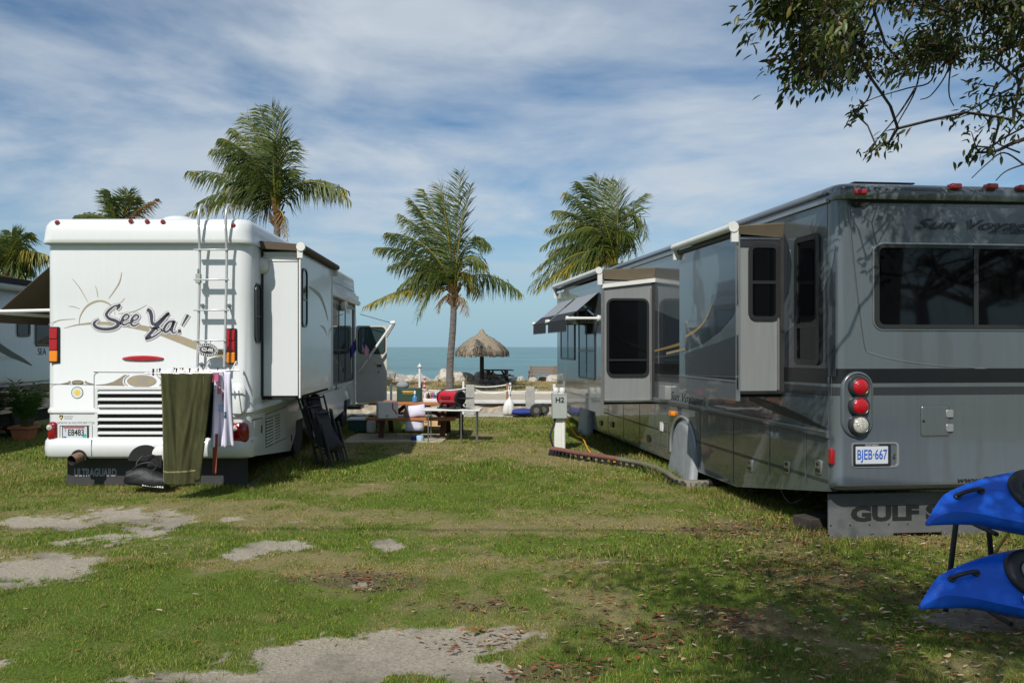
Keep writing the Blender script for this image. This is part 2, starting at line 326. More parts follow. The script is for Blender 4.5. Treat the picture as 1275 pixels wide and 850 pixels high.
def spline(pts, ws=None, sub=6):
    k = len(pts); P = []; W = []
    ws = ws if ws is not None else [1]*k
    if not isinstance(ws, (list, tuple)): ws = [ws]*k
    for i in range(k-1):
        p0, p1, p2, p3 = [pts[min(max(j,0),k-1)] for j in (i-1,i,i+1,i+2)]
        for q in range(sub):
            t = q/sub
            P.append(tuple(0.5*(2*b+(c-a)*t+(2*a-5*b+4*c-d)*t*t+(3*b-a-3*c+d)*t**3) for a,b,c,d in zip(p0,p1,p2,p3)))
            W.append(ws[i]+(ws[i+1]-ws[i])*t)
    P.append(tuple(pts[-1])); W.append(ws[-1])
    return P, W

def rrect(a0, b0, a1, b1, r, n=5):
    r = min(r, abs(a1-a0)/2-1e-4, abs(b1-b0)/2-1e-4); P = []
    for ca, cb_, q0 in ((a1-r,b1-r,0),(a0+r,b1-r,90),(a0+r,b0+r,180),(a1-r,b0+r,270)):
        for i in range(n+1):
            q = R(q0+90*i/n); P.append((ca+r*math.cos(q), cb_+r*math.sin(q)))
    return P
def ellipse(ca, cb_, ra, rb, n=28): return [(ca+ra*math.cos(2*math.pi*i/n), cb_+rb*math.sin(2*math.pi*i/n)) for i in range(n)]

def tag(o, label=None, cat=None, group=None, kind=None):
    if label: o['label'] = label
    if cat: o['category'] = cat
    if group: o['group'] = group
    if kind: o['kind'] = kind
    return o
def thing(name, label, cat, loc=(0,0,0), rotz=0.0, group=None):
    o = bpy.data.objects.new(name, None); COL.objects.link(o); o.empty_display_size = 0.2
    o.location = loc; o.rotation_euler = (0,0,rotz)
    return tag(o, label, cat, group)
def dup(root, loc, rotz=None, label=None):
    r = root.copy(); COL.objects.link(r); r.location = loc
    if rotz is not None: r.rotation_euler = (0,0,rotz)
    if label: r['label'] = label
    for ch in list(root.children):
        c = ch.copy(); COL.objects.link(c); c.parent = r
        for g in list(ch.children):
            d = g.copy(); COL.objects.link(d); d.parent = c
    return r
def at(px, py, D): return Vector(((px-CX)/F*D, D, CAM_H-(py-CY)/F*D))      # photo pixel at distance D -> place in the world
def gd(px, py, z=0.0):                                                       # photo pixel on level ground -> place in the world
    D = F*(CAM_H-z)/(py-CY); return Vector(((px-CX)/F*D, D, z))

def npmesh(name, V, Fq, mats, cols=None, smooth=False, midx=None):
    me = bpy.data.meshes.new(name); k = Fq.shape[1]
    me.vertices.add(len(V)); me.vertices.foreach_set('co', np.asarray(V, np.float32).ravel())
    me.loops.add(Fq.size); me.loops.foreach_set('vertex_index', Fq.astype(np.int32).ravel())
    me.polygons.add(len(Fq)); me.polygons.foreach_set('loop_start', np.arange(0, Fq.size, k, dtype=np.int32))
    me.update(calc_edges=True)
    for m in mats: me.materials.append(m)
    if midx is not None: me.polygons.foreach_set('material_index', midx)
    me.polygons.foreach_set('use_smooth', np.full(len(Fq), smooth))
    if cols is not None:
        ca = me.color_attributes.new('Col', 'FLOAT_COLOR', 'POINT'); c4 = np.ones((len(V),4), np.float32); c4[:,:cols.shape[1]] = cols
        ca.data.foreach_set('color', c4.ravel())
    o = bpy.data.objects.new(name, me); COL.objects.link(o)
    return o
_tab = np.random.default_rng(3).random((256,256))
def vnoise(x, y, s=0):
    x = np.asarray(x)+s*17.3; y = np.asarray(y)+s*9.7
    xi = np.floor(x).astype(int); yi = np.floor(y).astype(int); fx = x-xi; fy = y-yi
    fx = fx*fx*(3-2*fx); fy = fy*fy*(3-2*fy)
    g = lambda a, b: _tab[a%256, b%256]
    return (g(xi,yi)*(1-fx)+g(xi+1,yi)*fx)*(1-fy)+(g(xi,yi+1)*(1-fx)+g(xi+1,yi+1)*fx)*fy
def fbm(x, y, s=0, o=4):
    v = 0; a = 0.5; t = 0
    for i in range(o): v = v+a*vnoise(x*2**i, y*2**i, s+i); t += a; a *= 0.55
    return v/t
# ------------------------------------------------------------------ the ground
def blob(px, py, rx, ry):
    c = gd(px, py); a = gd(px, py-ry); b = gd(px, py+ry)
    return (c.x, (a.y+b.y)/2, rx/F*c.y, max(0.05, (a.y-b.y)/2))
BARE = [blob(*b) for b in ((62,651,62,7),(150,643,75,9),(190,652,40,13),(62,702,64,17),(150,672,58,9),(212,655,14,14),(345,677,34,5),(285,646,13,4),(300,690,20,6),(485,678,20,5),
        (452,726,20,4),(430,818,190,24),(540,800,95,18),(600,838,80,16),(300,842,160,12),(240,838,110,12),(185,843,90,9),(0,826,24,11),(1240,762,75,26))]
LITTER = [blob(*b) for b in ((450,722,60,9),(575,757,50,12),(920,775,75,20),(800,800,60,14),(700,840,70,16),(605,800,55,14),(1180,745,60,20),(1010,720,60,25),(1000,660,90,16))]
DRY = [blob(*b) for b in ((300,640,240,14),(330,700,180,16),(700,655,190,10),(560,560,160,14),(690,575,60,8),(640,760,140,30),(760,700,100,14),(200,640,120,14),(520,705,90,12),(940,775,120,26))]
GREEN = [blob(*b) for b in ((90,668,90,9),(480,625,140,12),(560,690,130,16),(170,740,170,28),(520,757,150,18),(860,590,60,18),(1000,740,180,30),(900,830,240,40),(450,585,110,10))]
def fld(x, y, blobs, edge=0.5, s=0, fr=1.6):
    n = (fbm(x*fr, y*fr, s, 4)-0.5)*2.6+(fbm(x*7, y*7, s+5, 4)-0.5)*1.5+(fbm(x*22, y*22, s+8, 2)-0.5)*0.8
    v = np.zeros_like(x)
    for cx, cy, rx, ry in blobs:
        d = np.hypot((x-cx)/rx, (y-cy)/ry)
        v = np.maximum(v, np.clip((1.0-d+n)/edge+0.5, 0, 1))
    return v
def masks(x, y):
    bare = fld(x, y, BARE, 0.45, 1)
    bare = np.maximum(bare, np.clip((fbm(x*1.5, y*2.6, 40, 5)-0.76)/0.05, 0, 1)*0.7)
    dry = np.clip(fld(x, y, DRY, 0.9, 2)*0.85+(fbm(x*0.7, y*0.7, 60, 4)-0.42)*2.0, 0, 1)
    dry = np.clip(dry-0.60*fld(x, y, GREEN, 1.2, 9)+(fbm(x*3.2, y*3.8, 63, 4)-0.5)*1.5+(fbm(x*11, y*11, 66, 2)-0.5)*0.7, 0, 1)
    lit = fld(x, y, LITTER, 0.7, 4)
    return bare, dry, lit

def axis(segs):
    a = []
    for lo, hi, st in segs: a.append(np.arange(lo, hi, st))
    return np.concatenate(a+[[segs[-1][1]]])
EDGE_Y = 20.35
gx = axis([(-90,-20,10),(-20,-7,1.0),(-7,6.4,0.055),(6.4,20,1.0),(20,90,10)])
gy = axis([(-90,-10,8),(-10,3.0,1.0),(3.0,9.5,0.05),(9.5,EDGE_Y,0.11)])
GX, GY = np.meshgrid(gx, gy); b_, d_, l_ = masks(GX, GY)
GZ = (fbm(GX*0.8, GY*0.8, 21, 3)-0.5)*0.03+(fbm(GX*6, GY*6, 25, 3)-0.5)*0.025*(1-b_)-0.015*b_
GZ[np.abs(GX) > 20] = 0
def ground_z(x, y): return float((fbm(np.array([x*0.8]), np.array([y*0.8]), 21, 3)[0]-0.5)*0.03)
ny, nx = GX.shape
idx = np.arange(nx*ny).reshape(ny, nx)
Fq = np.stack([idx[:-1,:-1], idx[:-1,1:], idx[1:,1:], idx[1:,:-1]], -1).reshape(-1, 4)

def lawn_material():
    m, t, p = nodes_of('lawn'); n = t.nodes.new; l = t.links.new
    p.inputs['Roughness'].default_value = 0.95; p.inputs['Specular IOR Level'].default_value = 0.15
    at_ = n('ShaderNodeAttribute'); at_.attribute_name = 'Col'; sep = n('ShaderNodeSeparateColor'); l(at_.outputs['Color'], sep.inputs[0])
    tc = n('ShaderNodeTexCoord')
    def nz(sc, det=6, ro=0.6):
        x = n('ShaderNodeTexNoise'); x.inputs['Scale'].default_value = sc; x.inputs['Detail'].default_value = det; x.inputs['Roughness'].default_value = ro
        l(tc.outputs['Object'], x.inputs['Vector']); return x
    def ramp(src, c0, c1, p0=0.3, p1=0.7):
        r = n('ShaderNodeValToRGB'); r.color_ramp.elements[0].position = p0; r.color_ramp.elements[1].position = p1
        r.color_ramp.elements[0].color = (*c0, 1); r.color_ramp.elements[1].color = (*c1, 1); l(src, r.inputs[0]); return r
    def mix(fac, a, b):
        x = n('ShaderNodeMix'); x.data_type = 'RGBA'
        if isinstance(fac, float): x.inputs[0].default_value = fac
        else: l(fac, x.inputs[0])
        l(a, x.inputs[6]); l(b, x.inputs[7]); return x
    fine = nz(55, 8, 0.75); mid = nz(9, 6)
    green = ramp(fine.outputs[0], (0.030, 0.055, 0.007), (0.15, 0.215, 0.028))
    dry = ramp(fine.outputs[0], (0.09, 0.08, 0.032), (0.33, 0.28, 0.135))
    sand = ramp(nz(48, 10, 0.82).outputs[0], (0.15, 0.128, 0.095), (0.50, 0.45, 0.36), 0.30, 0.68)
    soil = ramp(fine.outputs[0], (0.045, 0.032, 0.022), (0.20, 0.15, 0.10))
    g = mix(sep.outputs[1], green.outputs[0], dry.outputs[0])
    g2 = mix(sep.outputs[2], g.outputs[2], soil.outputs[0])
    damp = n('ShaderNodeMapRange'); damp.inputs[1].default_value = 0.50; damp.inputs[2].default_value = 0.62; damp.inputs[3].default_value = 0.0; damp.inputs[4].default_value = 0.75
    l(nz(0.9, 5).outputs[0], damp.inputs[0])
    s2 = mix(damp.outputs[0], sand.outputs[0], ramp(mid.outputs[0], (0.12, 0.10, 0.082), (0.26, 0.235, 0.20)).outputs[0])
    ed = nz(26, 6, 0.75); e1 = n('ShaderNodeMath'); e1.operation = 'MULTIPLY_ADD'; e1.inputs[1].default_value = 1.5; e1.inputs[2].default_value = -0.75; l(ed.outputs[0], e1.inputs[0])
    e2 = n('ShaderNodeMath'); l(sep.outputs[0], e2.inputs[0]); l(e1.outputs[0], e2.inputs[1])
    e3 = n('ShaderNodeMapRange'); e3.interpolation_type = 'SMOOTHSTEP'; e3.inputs[1].default_value = 0.30; e3.inputs[2].default_value = 0.85; l(e2.outputs[0], e3.inputs[0])
    g3 = mix(e3.outputs[0], g2.outputs[2], s2.outputs[2])
    l(g3.outputs[2], p.inputs['Base Color'])
    b = n('ShaderNodeBump'); b.inputs['Strength'].default_value = 0.8; b.inputs['Distance'].default_value = 0.02; l(fine.outputs[0], b.inputs['Height']); l(b.outputs[0], p.inputs['Normal'])
    return m
gcol = np.stack([b_, d_, l_*0.8], -1).reshape(-1, 3)
lawn = npmesh('lawn', np.stack([GX, GY, GZ], -1).reshape(-1, 3), Fq, [lawn_material()], gcol, True); tag(lawn, kind='structure')

# grass blades, thinned over the bare patches
def blades(n, x0, x1, y0, y1, h0, h1, w, seed):
    r = np.random.default_rng(seed)
    x = r.uniform(x0, x1, n); y = r.uniform(y0, y1, n)
    keep = (np.abs(x/y+0.048) < 0.69+0.6/y)      # only ground the photograph could see, with a margin
    x, y = x[keep], y[keep]
    b, d, l = masks(x, y)
    keep = r.random(len(x)) > (b*0.97+l*0.45+d*0.25)
    x, y, d = x[keep], y[keep], d[keep]; n = len(x)
    clump = fbm(x*2.2, y*2.2, 70, 3); tall = np.clip((fbm(x*0.9, y*0.9, 90, 3)-0.45)*3, 0.0, 1)
    rv = ((np.abs(x-(3.26-0.1*(y-7.2))) < 0.45) & (y > 7.0)) | ((np.abs(x+2.75) < 0.35) & (y > 10)) | ((y > 9.7) & (y < 10.6) & (x < -2.5)) | ((np.abs(y-7.15) < 0.35) & (x > 3.1))
    h = r.uniform(h0, h1, n)*(0.65+0.9*clump)*(1+0.6*tall*(1-d))*np.where(rv, 2.0, 1.0)*(1-0.35*d)
    a = r.uniform(0, 2*np.pi, n); ln = r.uniform(0.2, 1.3, n)*h; ca, sa = np.cos(a), np.sin(a)
    q = a+r.uniform(0.8, 2.2, n); ww = w*r.uniform(0.6, 1.3, n)
    z = (fbm(x*0.8, y*0.8, 21, 3)-0.5)*0.03-0.006
    P0 = np.stack([x-np.cos(q)*ww, y-np.sin(q)*ww, z], -1); P1 = np.stack([x+np.cos(q)*ww, y+np.sin(q)*ww, z], -1)
    P2 = np.stack([x+ca*ln, y+sa*ln, z+h], -1)
    V = np.stack([P0, P1, P2], 1).reshape(-1, 3)
    isdry = (r.random(n) < 0.24+0.60*d)[:, None]; v = r.uniform(0.45, 1.5, n)[:, None]
    cg = np.array([[0.116, 0.192, 0.013]])*v*(0.45+1.1*fbm(x*6, y*6, 77, 3))[:,None]; cd = np.array([[0.32, 0.265, 0.082]])*v
    c = np.where(isdry, cd, cg); c[:,0] *= r.uniform(0.8, 1.25, n)
    return V, np.repeat(c, 3, 0)
sets = [blades(330000, -3.6, 4.6, 3.5, 6.6, 0.010, 0.026, 0.0021, 11), blades(300000, -7.5, 7.0, 6.4, 11, 0.014, 0.032, 0.0032, 12), blades(190000, -11, 6.0, 10.5, EDGE_Y, 0.025, 0.05, 0.006, 13)]
V = np.concatenate([s[0] for s in sets]); C = np.concatenate([s[1] for s in sets])
tag(npmesh('grass', V, np.arange(len(V)).reshape(-1, 3), [M['grass']], C), kind='stuff')

# fallen leaves, thicker under the tree
def fallen(n, seed):
    r = np.random.default_rng(seed); out = []
    while len(out) < n:
        x = r.uniform(-3.5, 5.5); y = r.uniform(3.7, 9.5)
        b, d, l = masks(np.array([x]), np.array([y]))
        p = 0.05+1.3*l[0]+0.55*np.clip((x-0.3)/2.5, 0, 1)*np.clip((9-y)/3, 0, 1)
        if x < 0.2 and l[0] < 0.3: p *= 0.55
        if r.random() < p: out.append((x, y, l[0]))
    V = []; Fc = []; C = []
    for x, y, l in out:
        a = r.uniform(0, 6.28); L_ = r.uniform(0.024, 0.068)*(1.0 if x > 0 else 0.85); W = L_*r.uniform(0.3, 0.48); cu = r.uniform(-0.2, 0.45)*W; tz = r.uniform(-0.28, 0.28)
        z0 = ground_z(x, y)+r.uniform(0.014, 0.036)
        k = len(V); t = np.array([0, 0.22, 0.5, 0.8, 1.0]); wd = np.array([0.02, 0.8, 1, 0.6, 0.02])
        for ti, wi in zip(t, wd):
            for sgn in (-1, 0, 1):
                u = (ti-0.5)*L_; w = sgn*wi*W/2
                V.append((x+u*math.cos(a)-w*math.sin(a), y+u*math.sin(a)+w*math.cos(a), z0+abs(sgn)*wi*cu+u*tz+0.12*L_*math.sin(3*ti+a)))
        for i in range(4):
            for j in range(2): Fc.append((k+3*i+j, k+3*i+j+1, k+3*i+j+4, k+3*i+j+3))
        pal = [(0.38,0.275,0.155),(0.25,0.15,0.07),(0.15,0.075,0.035),(0.27,0.085,0.03),(0.46,0.37,0.245),(0.10,0.055,0.03)]
        wts = [.10,.14,.20,.42,.06,.08] if l > .35 else [.28,.2,.17,.12,.15,.08] if x > 1.2 else [.14,.16,.22,.28,.08,.12]
        c = np.array(pal[r.choice(6, p=wts)])*r.uniform(0.75, 1.2); C += [c]*15
    return np.array(V), np.array(Fc), np.array(C)
V, Fc, C = fallen(5600, 5)
tag(npmesh('fallen_leaves', V, Fc, [M['litter']], C, True), kind='stuff')

# ------------------------------------------------------------------ dock edge, slip, far shore, sea
mb = MB(); mb.box(-90, EDGE_Y, -1.6, 90, 20.95, 0.028)
tag(mb.build('dock_edge', M['concrete'], bevel=0.015), kind='structure')
mb = MB(); mb.add([(-90,20.9,-1.05),(90,20.9,-1.05),(90,26,-1.05),(-90,26,-1.05)], [(0,1,2,3)])
def water_mat(name, scale, deep):
    m, t, p = nodes_of(name); n = t.nodes.new; l = t.links.new
    p.inputs['Base Color'].default_value = (*deep, 1); p.inputs['Roughness'].default_value = 0.30; p.inputs['IOR'].default_value = 1.33; p.inputs['Specular IOR Level'].default_value = 0.4
    tc = n('ShaderNodeTexCoord'); mp = n('ShaderNodeMapping'); mp.inputs['Scale'].default_value = scale; l(tc.outputs['Object'], mp.inputs[0])
    x = n('ShaderNodeTexNoise'); x.inputs['Scale'].default_value = 1.0; x.inputs['Detail'].default_value = 8; x.inputs['Roughness'].default_value = 0.62; l(mp.outputs[0], x.inputs['Vector'])
    b = n('ShaderNodeBump'); b.inputs['Strength'].default_value = 1.0; b.inputs['Distance'].default_value = 0.28; l(x.outputs[0], b.inputs['Height']); l(b.outputs[0], p.inputs['Normal'])
    y = n('ShaderNodeTexNoise'); y.inputs['Scale'].default_value = 1.0; y.inputs['Detail'].default_value = 6; mp2 = n('ShaderNodeMapping'); mp2.inputs['Scale'].default_value = (0.02, 0.055, 1); l(tc.outputs['Object'], mp2.inputs[0]); l(mp2.outputs[0], y.inputs['Vector'])
    r = n('ShaderNodeMapRange'); r.inputs[1].default_value = 0.3; r.inputs[2].default_value = 0.7; r.inputs[3].default_value = 0.75; r.inputs[4].default_value = 1.25; l(y.outputs[0], r.inputs[0])
    w3 = n('ShaderNodeTexNoise'); w3.inputs['Scale'].default_value = 1.0; w3.inputs['Detail'].default_value = 7; w3.inputs['Roughness'].default_value = 0.7; mp3 = n('ShaderNodeMapping'); mp3.inputs['Scale'].default_value = (0.10, 0.42, 1); l(tc.outputs['Object'], mp3.inputs[0]); l(mp3.outputs[0], w3.inputs['Vector'])  # stretched noise paints the light and dark of waves into the colour
    r3 = n('ShaderNodeMapRange'); r3.inputs[1].default_value = 0.35; r3.inputs[2].default_value = 0.65; r3.inputs[3].default_value = 0.62; r3.inputs[4].default_value = 1.3; l(w3.outputs[0], r3.inputs[0])
    rm = n('ShaderNodeMath'); rm.operation = 'MULTIPLY'; l(r.outputs[0], rm.inputs[0]); l(r3.outputs[0], rm.inputs[1])
    mu = n('ShaderNodeVectorMath'); mu.operation = 'SCALE'; mu.inputs[0].default_value = deep; l(rm.outputs[0], mu.inputs['Scale']); l(mu.outputs[0], p.inputs['Base Color'])
    return m
tag(mb.build('canal_water', water_mat('slip_water', (1.2, 2.5, 1), (0.02, 0.04, 0.04)), flat=True), kind='structure')

# rubble bank of the far side of the slip
bx = np.arange(-40, 40, 0.16); bv = np.linspace(0, 1, 14)
BX, BV = np.meshgrid(bx, bv)
BY = 24.2+1.15*BV+(fbm(BX*1.6, BV*5, 31, 4)-0.5)*0.55; BZ = -1.15+1.15*BV+(fbm(BX*2.2, BV*6, 33, 4)-0.5)*0.30*np.sin(np.pi*np.minimum(BV,0.9))
ii = np.arange(BX.size).reshape(BX.shape)
Fb = np.stack([ii[:-1,:-1], ii[:-1,1:], ii[1:,1:], ii[1:,:-1]], -1).reshape(-1, 4)
tag(npmesh('stone_embankment', np.stack([BX, BY, BZ], -1).reshape(-1, 3), Fb, [M['bank']], None, False), kind='structure')
mb = MB(); mb.box(-90, 25.2, -0.015, 90, 25.85, 0.078); tag(mb.build('seawall_cap', M['concrete_pale'], bevel=0.02), kind='structure')
mb = MB(); mb.add([(-90,25.85,0.02),(90,25.85,0.02),(90,30.0,0.05),(-90,30.0,0.05)], [(0,1,2,3)]); tag(mb.build('sand_path', M['sand'], flat=True), kind='structure')
mb = MB(); mb.box(-90, 29.6, -0.1, 90, 29.85, 0.13); tag(mb.build('path_kerb', M['concrete_pale'], bevel=0.01), kind='structure')
sx = np.arange(-70, 70, 0.4); sy = np.linspace(29.86, 39.5, 26); SX, SY = np.meshgrid(sx, sy)
SZ = 0.06+0.17*np.clip((SY-29.86)/4.5, 0, 1)+(fbm(SX*0.6, SY*0.6, 51, 4)-0.5)*0.10-np.clip((SY-37)/2.5, 0, 1)*1.2
ii = np.arange(SX.size).reshape(SX.shape); Fs = np.stack([ii[:-1,:-1], ii[:-1,1:], ii[1:,1:], ii[1:,:-1]], -1).reshape(-1, 4)
tag(npmesh('dry_grass_bank', np.stack([SX, SY, SZ], -1).reshape(-1, 3), Fs, [M['dry_grass']], None, True), kind='structure')
r = np.random.default_rng(91); n = 26000
x = r.uniform(-16, 8, n); y = r.uniform(30, 37, n); h = r.uniform(0.02, 0.06, n); a = r.uniform(0, 6.28, n)
z = 0.06+0.17*np.clip((y-29.86)/4.5, 0, 1)+(fbm(x*0.6, y*0.6, 51, 4)-0.5)*0.10
V = np.stack([np.stack([x-0.012, y, z], -1), np.stack([x+0.012, y, z], -1), np.stack([x+np.cos(a)*h*0.6, y+np.sin(a)*h*0.6, z+h], -1)], 1).reshape(-1, 3)
C = np.repeat(np.array([[0.32, 0.25, 0.095]])*r.uniform(0.5, 1.3, n)[:, None]*np.where(r.random(n) < 0.25, 0.55, 1.0)[:, None], 3, 0)
tag(npmesh('dry_grass', V, np.arange(len(V)).reshape(-1, 3), [M['grass']], C), kind='stuff')
mb = MB(); mb.add([(-30000,37.5,-0.9),(30000,37.5,-0.9),(30000,50000,-0.9),(-30000,50000,-0.9)], [(0,1,2,3)])
tag(mb.build('sea', water_mat('sea_water', (0.55, 1.5, 1), (0.08, 0.19, 0.20)), flat=True), kind='structure')

# boulders along the shore
def boulder_mesh(seed):
    r = random.Random(seed); b = bmesh.new(); bmesh.ops.create_icosphere(b, subdivisions=3, radius=1)
    cuts = [(Vector((r.gauss(0,1), r.gauss(0,1), r.gauss(0,1))).normalized(), r.uniform(0.55, 0.85)) for _ in range(11)]
    for v in b.verts:
        for nrm, d in cuts:
            e = v.co.dot(nrm)-d
            if e > 0: v.co -= nrm*e
        v.co *= 1+0.10*mnoise.noise(v.co*2.3+Vector((seed,0,0)))+0.05*mnoise.noise(v.co*7)
    me = bpy.data.meshes.new('boulder'); b.to_mesh(me); b.free(); me.materials.append(M['coral'])
    return me
bms = [boulder_mesh(i) for i in range(7)]
for i in range(120):
    o = bpy.data.objects.new('boulder', bms[i % 7]); COL.objects.link(o)
    x = random.uniform(-5.4, 4.2) if i < 95 else random.uniform(-9, 8); y = random.uniform(35.8, 38.0); s = random.choice([0.22, 0.3, 0.4, 0.55])*random.uniform(0.8, 1.25)
    if x > 0.6 and s > 0.42: s *= 0.7
    o.location = (x, y, 0.12-max(0, y-36.4)*0.42+s*0.28); o.scale = (s*1.25, s, s*0.75); o.rotation_euler = (random.uniform(-.3,.3), random.uniform(-.3,.3), random.uniform(0,6.28))
    tag(o, 'pale rugged coral boulder in the line of rocks along the sea', 'boulder', 'boulders along the shore')

# overhead cable behind the camera, whose thin shadow crosses the grass
mb = MB(); mb.tube([(-14+i*2.0, 0.95-0.01*i, 7.25-0.9*math.sin(math.pi*i/16)*0.3) for i in range(17)], 0.016, 6)
tag(mb.build('overhead_cable', M['rubber']), 'thin black overhead cable strung high above the grass', 'cable')
# ------------------------------------------------------------------ white motorhome on the left
O1 = Vector((-5.41, 10.04, 0))
def q1(px, py):                       # photo pixel on its rear face -> local (x, z)
    return (px-CX)/F*10.04+5.41, CAM_H-(py-CY)/F*10.04
def q1s(px, py, x):                   # photo pixel on a side plane at local x -> local (y, z)
    D = (x-5.41)*F/(px-CX); return D-10.04, CAM_H-(py-CY)/F*D
def rear(a, b, off): return (a, -off, b)
W1, LEN1 = 2.60, 9.15
rvw = thing('motorhome', 'white motorhome with "See Ya!" lettering and a roof ladder on its rear', 'motorhome', O1)
def rr_ring(x0, x1, y0, y1, r, z, n=6): return [(a, b, z) for a, b in rrect(x0, y0, x1, y1, r, n)]
mb = MB()
mb.loft([rr_ring(0,W1,0.0,LEN1,0.16,0.62), rr_ring(0,W1,0.0,LEN1,0.16,0.935), rr_ring(-0.012,W1+.012,-0.022,LEN1,0.16,0.955), rr_ring(-0.012,W1+.012,-0.022,LEN1,0.16,0.985),
         rr_ring(0,W1,0.0,LEN1,0.16,1.02), rr_ring(0,W1,0.0,LEN1,0.16,2.4), rr_ring(0,W1,0.0,LEN1-.2,0.16,3.06), rr_ring(0.01,W1-.01,0.01,LEN1-.5,0.16,3.13)])
for py, x0, x1 in ((514.5, 57, 116), ):
    a0, z0 = q1(x0, py); a1, _ = q1(x1, py)
# hatch outline and seams on the rear
seam = lambda pts, w=0.007, off=0.004, m='seam_soft': mb.ribbon([q1(*p) for p in pts], w, rear, off, M[m], 3)
seam([(117,515),(117,472),(118,466),(122,463.5),(130,463),(280,464)], 0.009)
mb.build('body', M['white'], rvw)
# roof cap
mb = MB()
mb.loft([rr_ring(0.05,W1-.05,-0.02,LEN1-.4,0.16,3.075), rr_ring(-0.035,W1+.02,-0.085,LEN1-.4,0.17,3.085), rr_ring(-0.035,W1+.02,-0.10,LEN1-.4,0.18,3.115), rr_ring(-0.025,W1+.012,-0.10,LEN1-.4,0.18,3.13), rr_ring(-0.02,W1+.01,-0.092,LEN1-.4,0.18,3.23),
         rr_ring(-0.01,W1+.003,-0.075,LEN1-.4,0.18,3.31), rr_ring(0.02,W1-.02,-0.04,LEN1-.4,0.17,3.368), rr_ring(0.06,W1-.05,0.015,LEN1-.4,0.16,3.395), rr_ring(0.14,W1-.13,0.10,LEN1-.5,0.15,3.405), rr_ring(0.6,W1-.6,0.5,LEN1-.9,0.15,3.42)])
cap = mb.build('roof', M['white'], rvw, angle=50)
mb = MB(); mb.lathe([(0.235,0.0),(0.235,0.025),(0.225,0.05),(0.19,0.085),(0.12,0.11),(0.02,0.118)], 28, None, Matrix.Translation((1.46, 0.62, 3.41)) @ Matrix.Scale(0.95, 4, (0,1,0)))
mb.build('roof_vent', M['white'], rvw, angle=60)
for px, py in ((72.8,275.2),(163.8,273.5),(184,274),(203.5,274.4),(293,279.2)):
    a, z = q1(px, py)
    mb = MB(); mb.lathe([(0.03,0),(0.03,0.012),(0.022,0.024),(0.004,0.028)], 12, None, Matrix.Translation((a+(.0 if px>280 else .02), -0.068, z-.030)) @ Matrix.Rotation(R(90),4,'X'))
    mb.build('marker_light', M['dark_red_lens'], rvw)
# bumper
mb = MB()
mb.loft([rr_ring(0.05,W1-.05,0.03,0.75,0.14,0.40), rr_ring(0.0,W1,-0.035,0.75,0.16,0.385), rr_ring(-0.02,W1+.008,-0.075,0.75,0.17,0.42), rr_ring(-0.025,W1+.01,-0.085,0.75,0.17,0.52), rr_ring(-0.02,W1+.008,-0.075,0.75,0.17,0.60), rr_ring(-0.01,W1+.005,-0.03,0.75,0.16,0.635), rr_ring(0.02,W1-.02,0.02,0.75,0.15,0.64)])
a, z = q1(117.5, 560); mb.slab([(a-.003,.41),(a+.003,.41),(a+.003,.62),(a-.003,.62)], rear, 0.07, 0.0885, M['seam_soft'])
bump = mb.build('bumper', M['white'], rvw, angle=60)
a0, _ = q1(163, 560); a1, _ = q1(206, 560)
mb = MB(); mb.slab([(a0,.36),(a1,.36)]+[((a0+a1)/2+(a1-a0)/2*math.cos(R(q)), .36+.20*math.sin(R(q))) for q in range(10,180,12)], rear, 0.02, 0.0895)
mb.build('bumper_recess_shade', M['dark'], rvw)  # flat dark sheet; the opening's inner shade is put into its colour
ah = q1(92, 560)[0]; mb = MB(); mb.slab([((q1(102,560)[0])+.10*math.cos(R(q)), .40+.10*math.sin(R(q))) for q in range(-20,201,15)], rear, 0.02, 0.0895); mb.build('exhaust_recess_shade', M['dark'], rvw)  # flat dark patch painting the shade of the opening round the pipe
mb = MB(); e = q1(102, 568); mb.tube([(e[0]+.05, 0.25, e[1]+.05), (e[0]+.02, -0.05, e[1]+.01), (e[0]-.03, -0.20, e[1]-.02)], 0.062, 18, caps=False); mb.tube([(e[0]+.05, 0.25, e[1]+.05), (e[0]+.02, -0.05, e[1]+.01)], 0.055, 18, M['dark'])
mb.tube([(e[0]-.03, -0.20, e[1]-.02), (e[0]+.02, -0.05, e[1]+.01)], 0.056, 18, M['dark'], caps=False)
mb.build('exhaust_pipe', M['rust'], rvw)
# lower skirt with wheel arch, departure ramp at the back
def arch(c, r, z): return [(c+r*math.cos(R(q)), z+r*math.sin(R(q))) for q in range(180, -1, -15)]
prof = [(0.14,0.39),(2.15,0.195)]+arch(2.95,0.47,0.42)+[(4.0,0.19)]+arch(7.6,0.47,0.42)[0:]+[(8.95,0.30),(9.0,0.9),(0.14,0.9)]
mb = MB()
for xa, xb in ((-0.004,0.10),(W1-.10,W1+.004)):
    f = lambda a, b, off: (off, a, b)
    n = len(prof); mb.add([f(a,b,xa) for a,b in prof]+[f(a,b,xb) for a,b in prof], [(i,(i+1)%n,n+(i+1)%n,n+i) for i in range(n)]+[tuple(range(n)), tuple(range(n,2*n))])
side = lambda a, b, off: (W1+off, a, b)
sk = mb.build('skirt', M['white'], rvw, recalc=True)
mb = MB(); mb.box(0.12,0.2,0.40,W1-.12,8.9,0.64); mb.build('underbody', M['dark'], rvw)
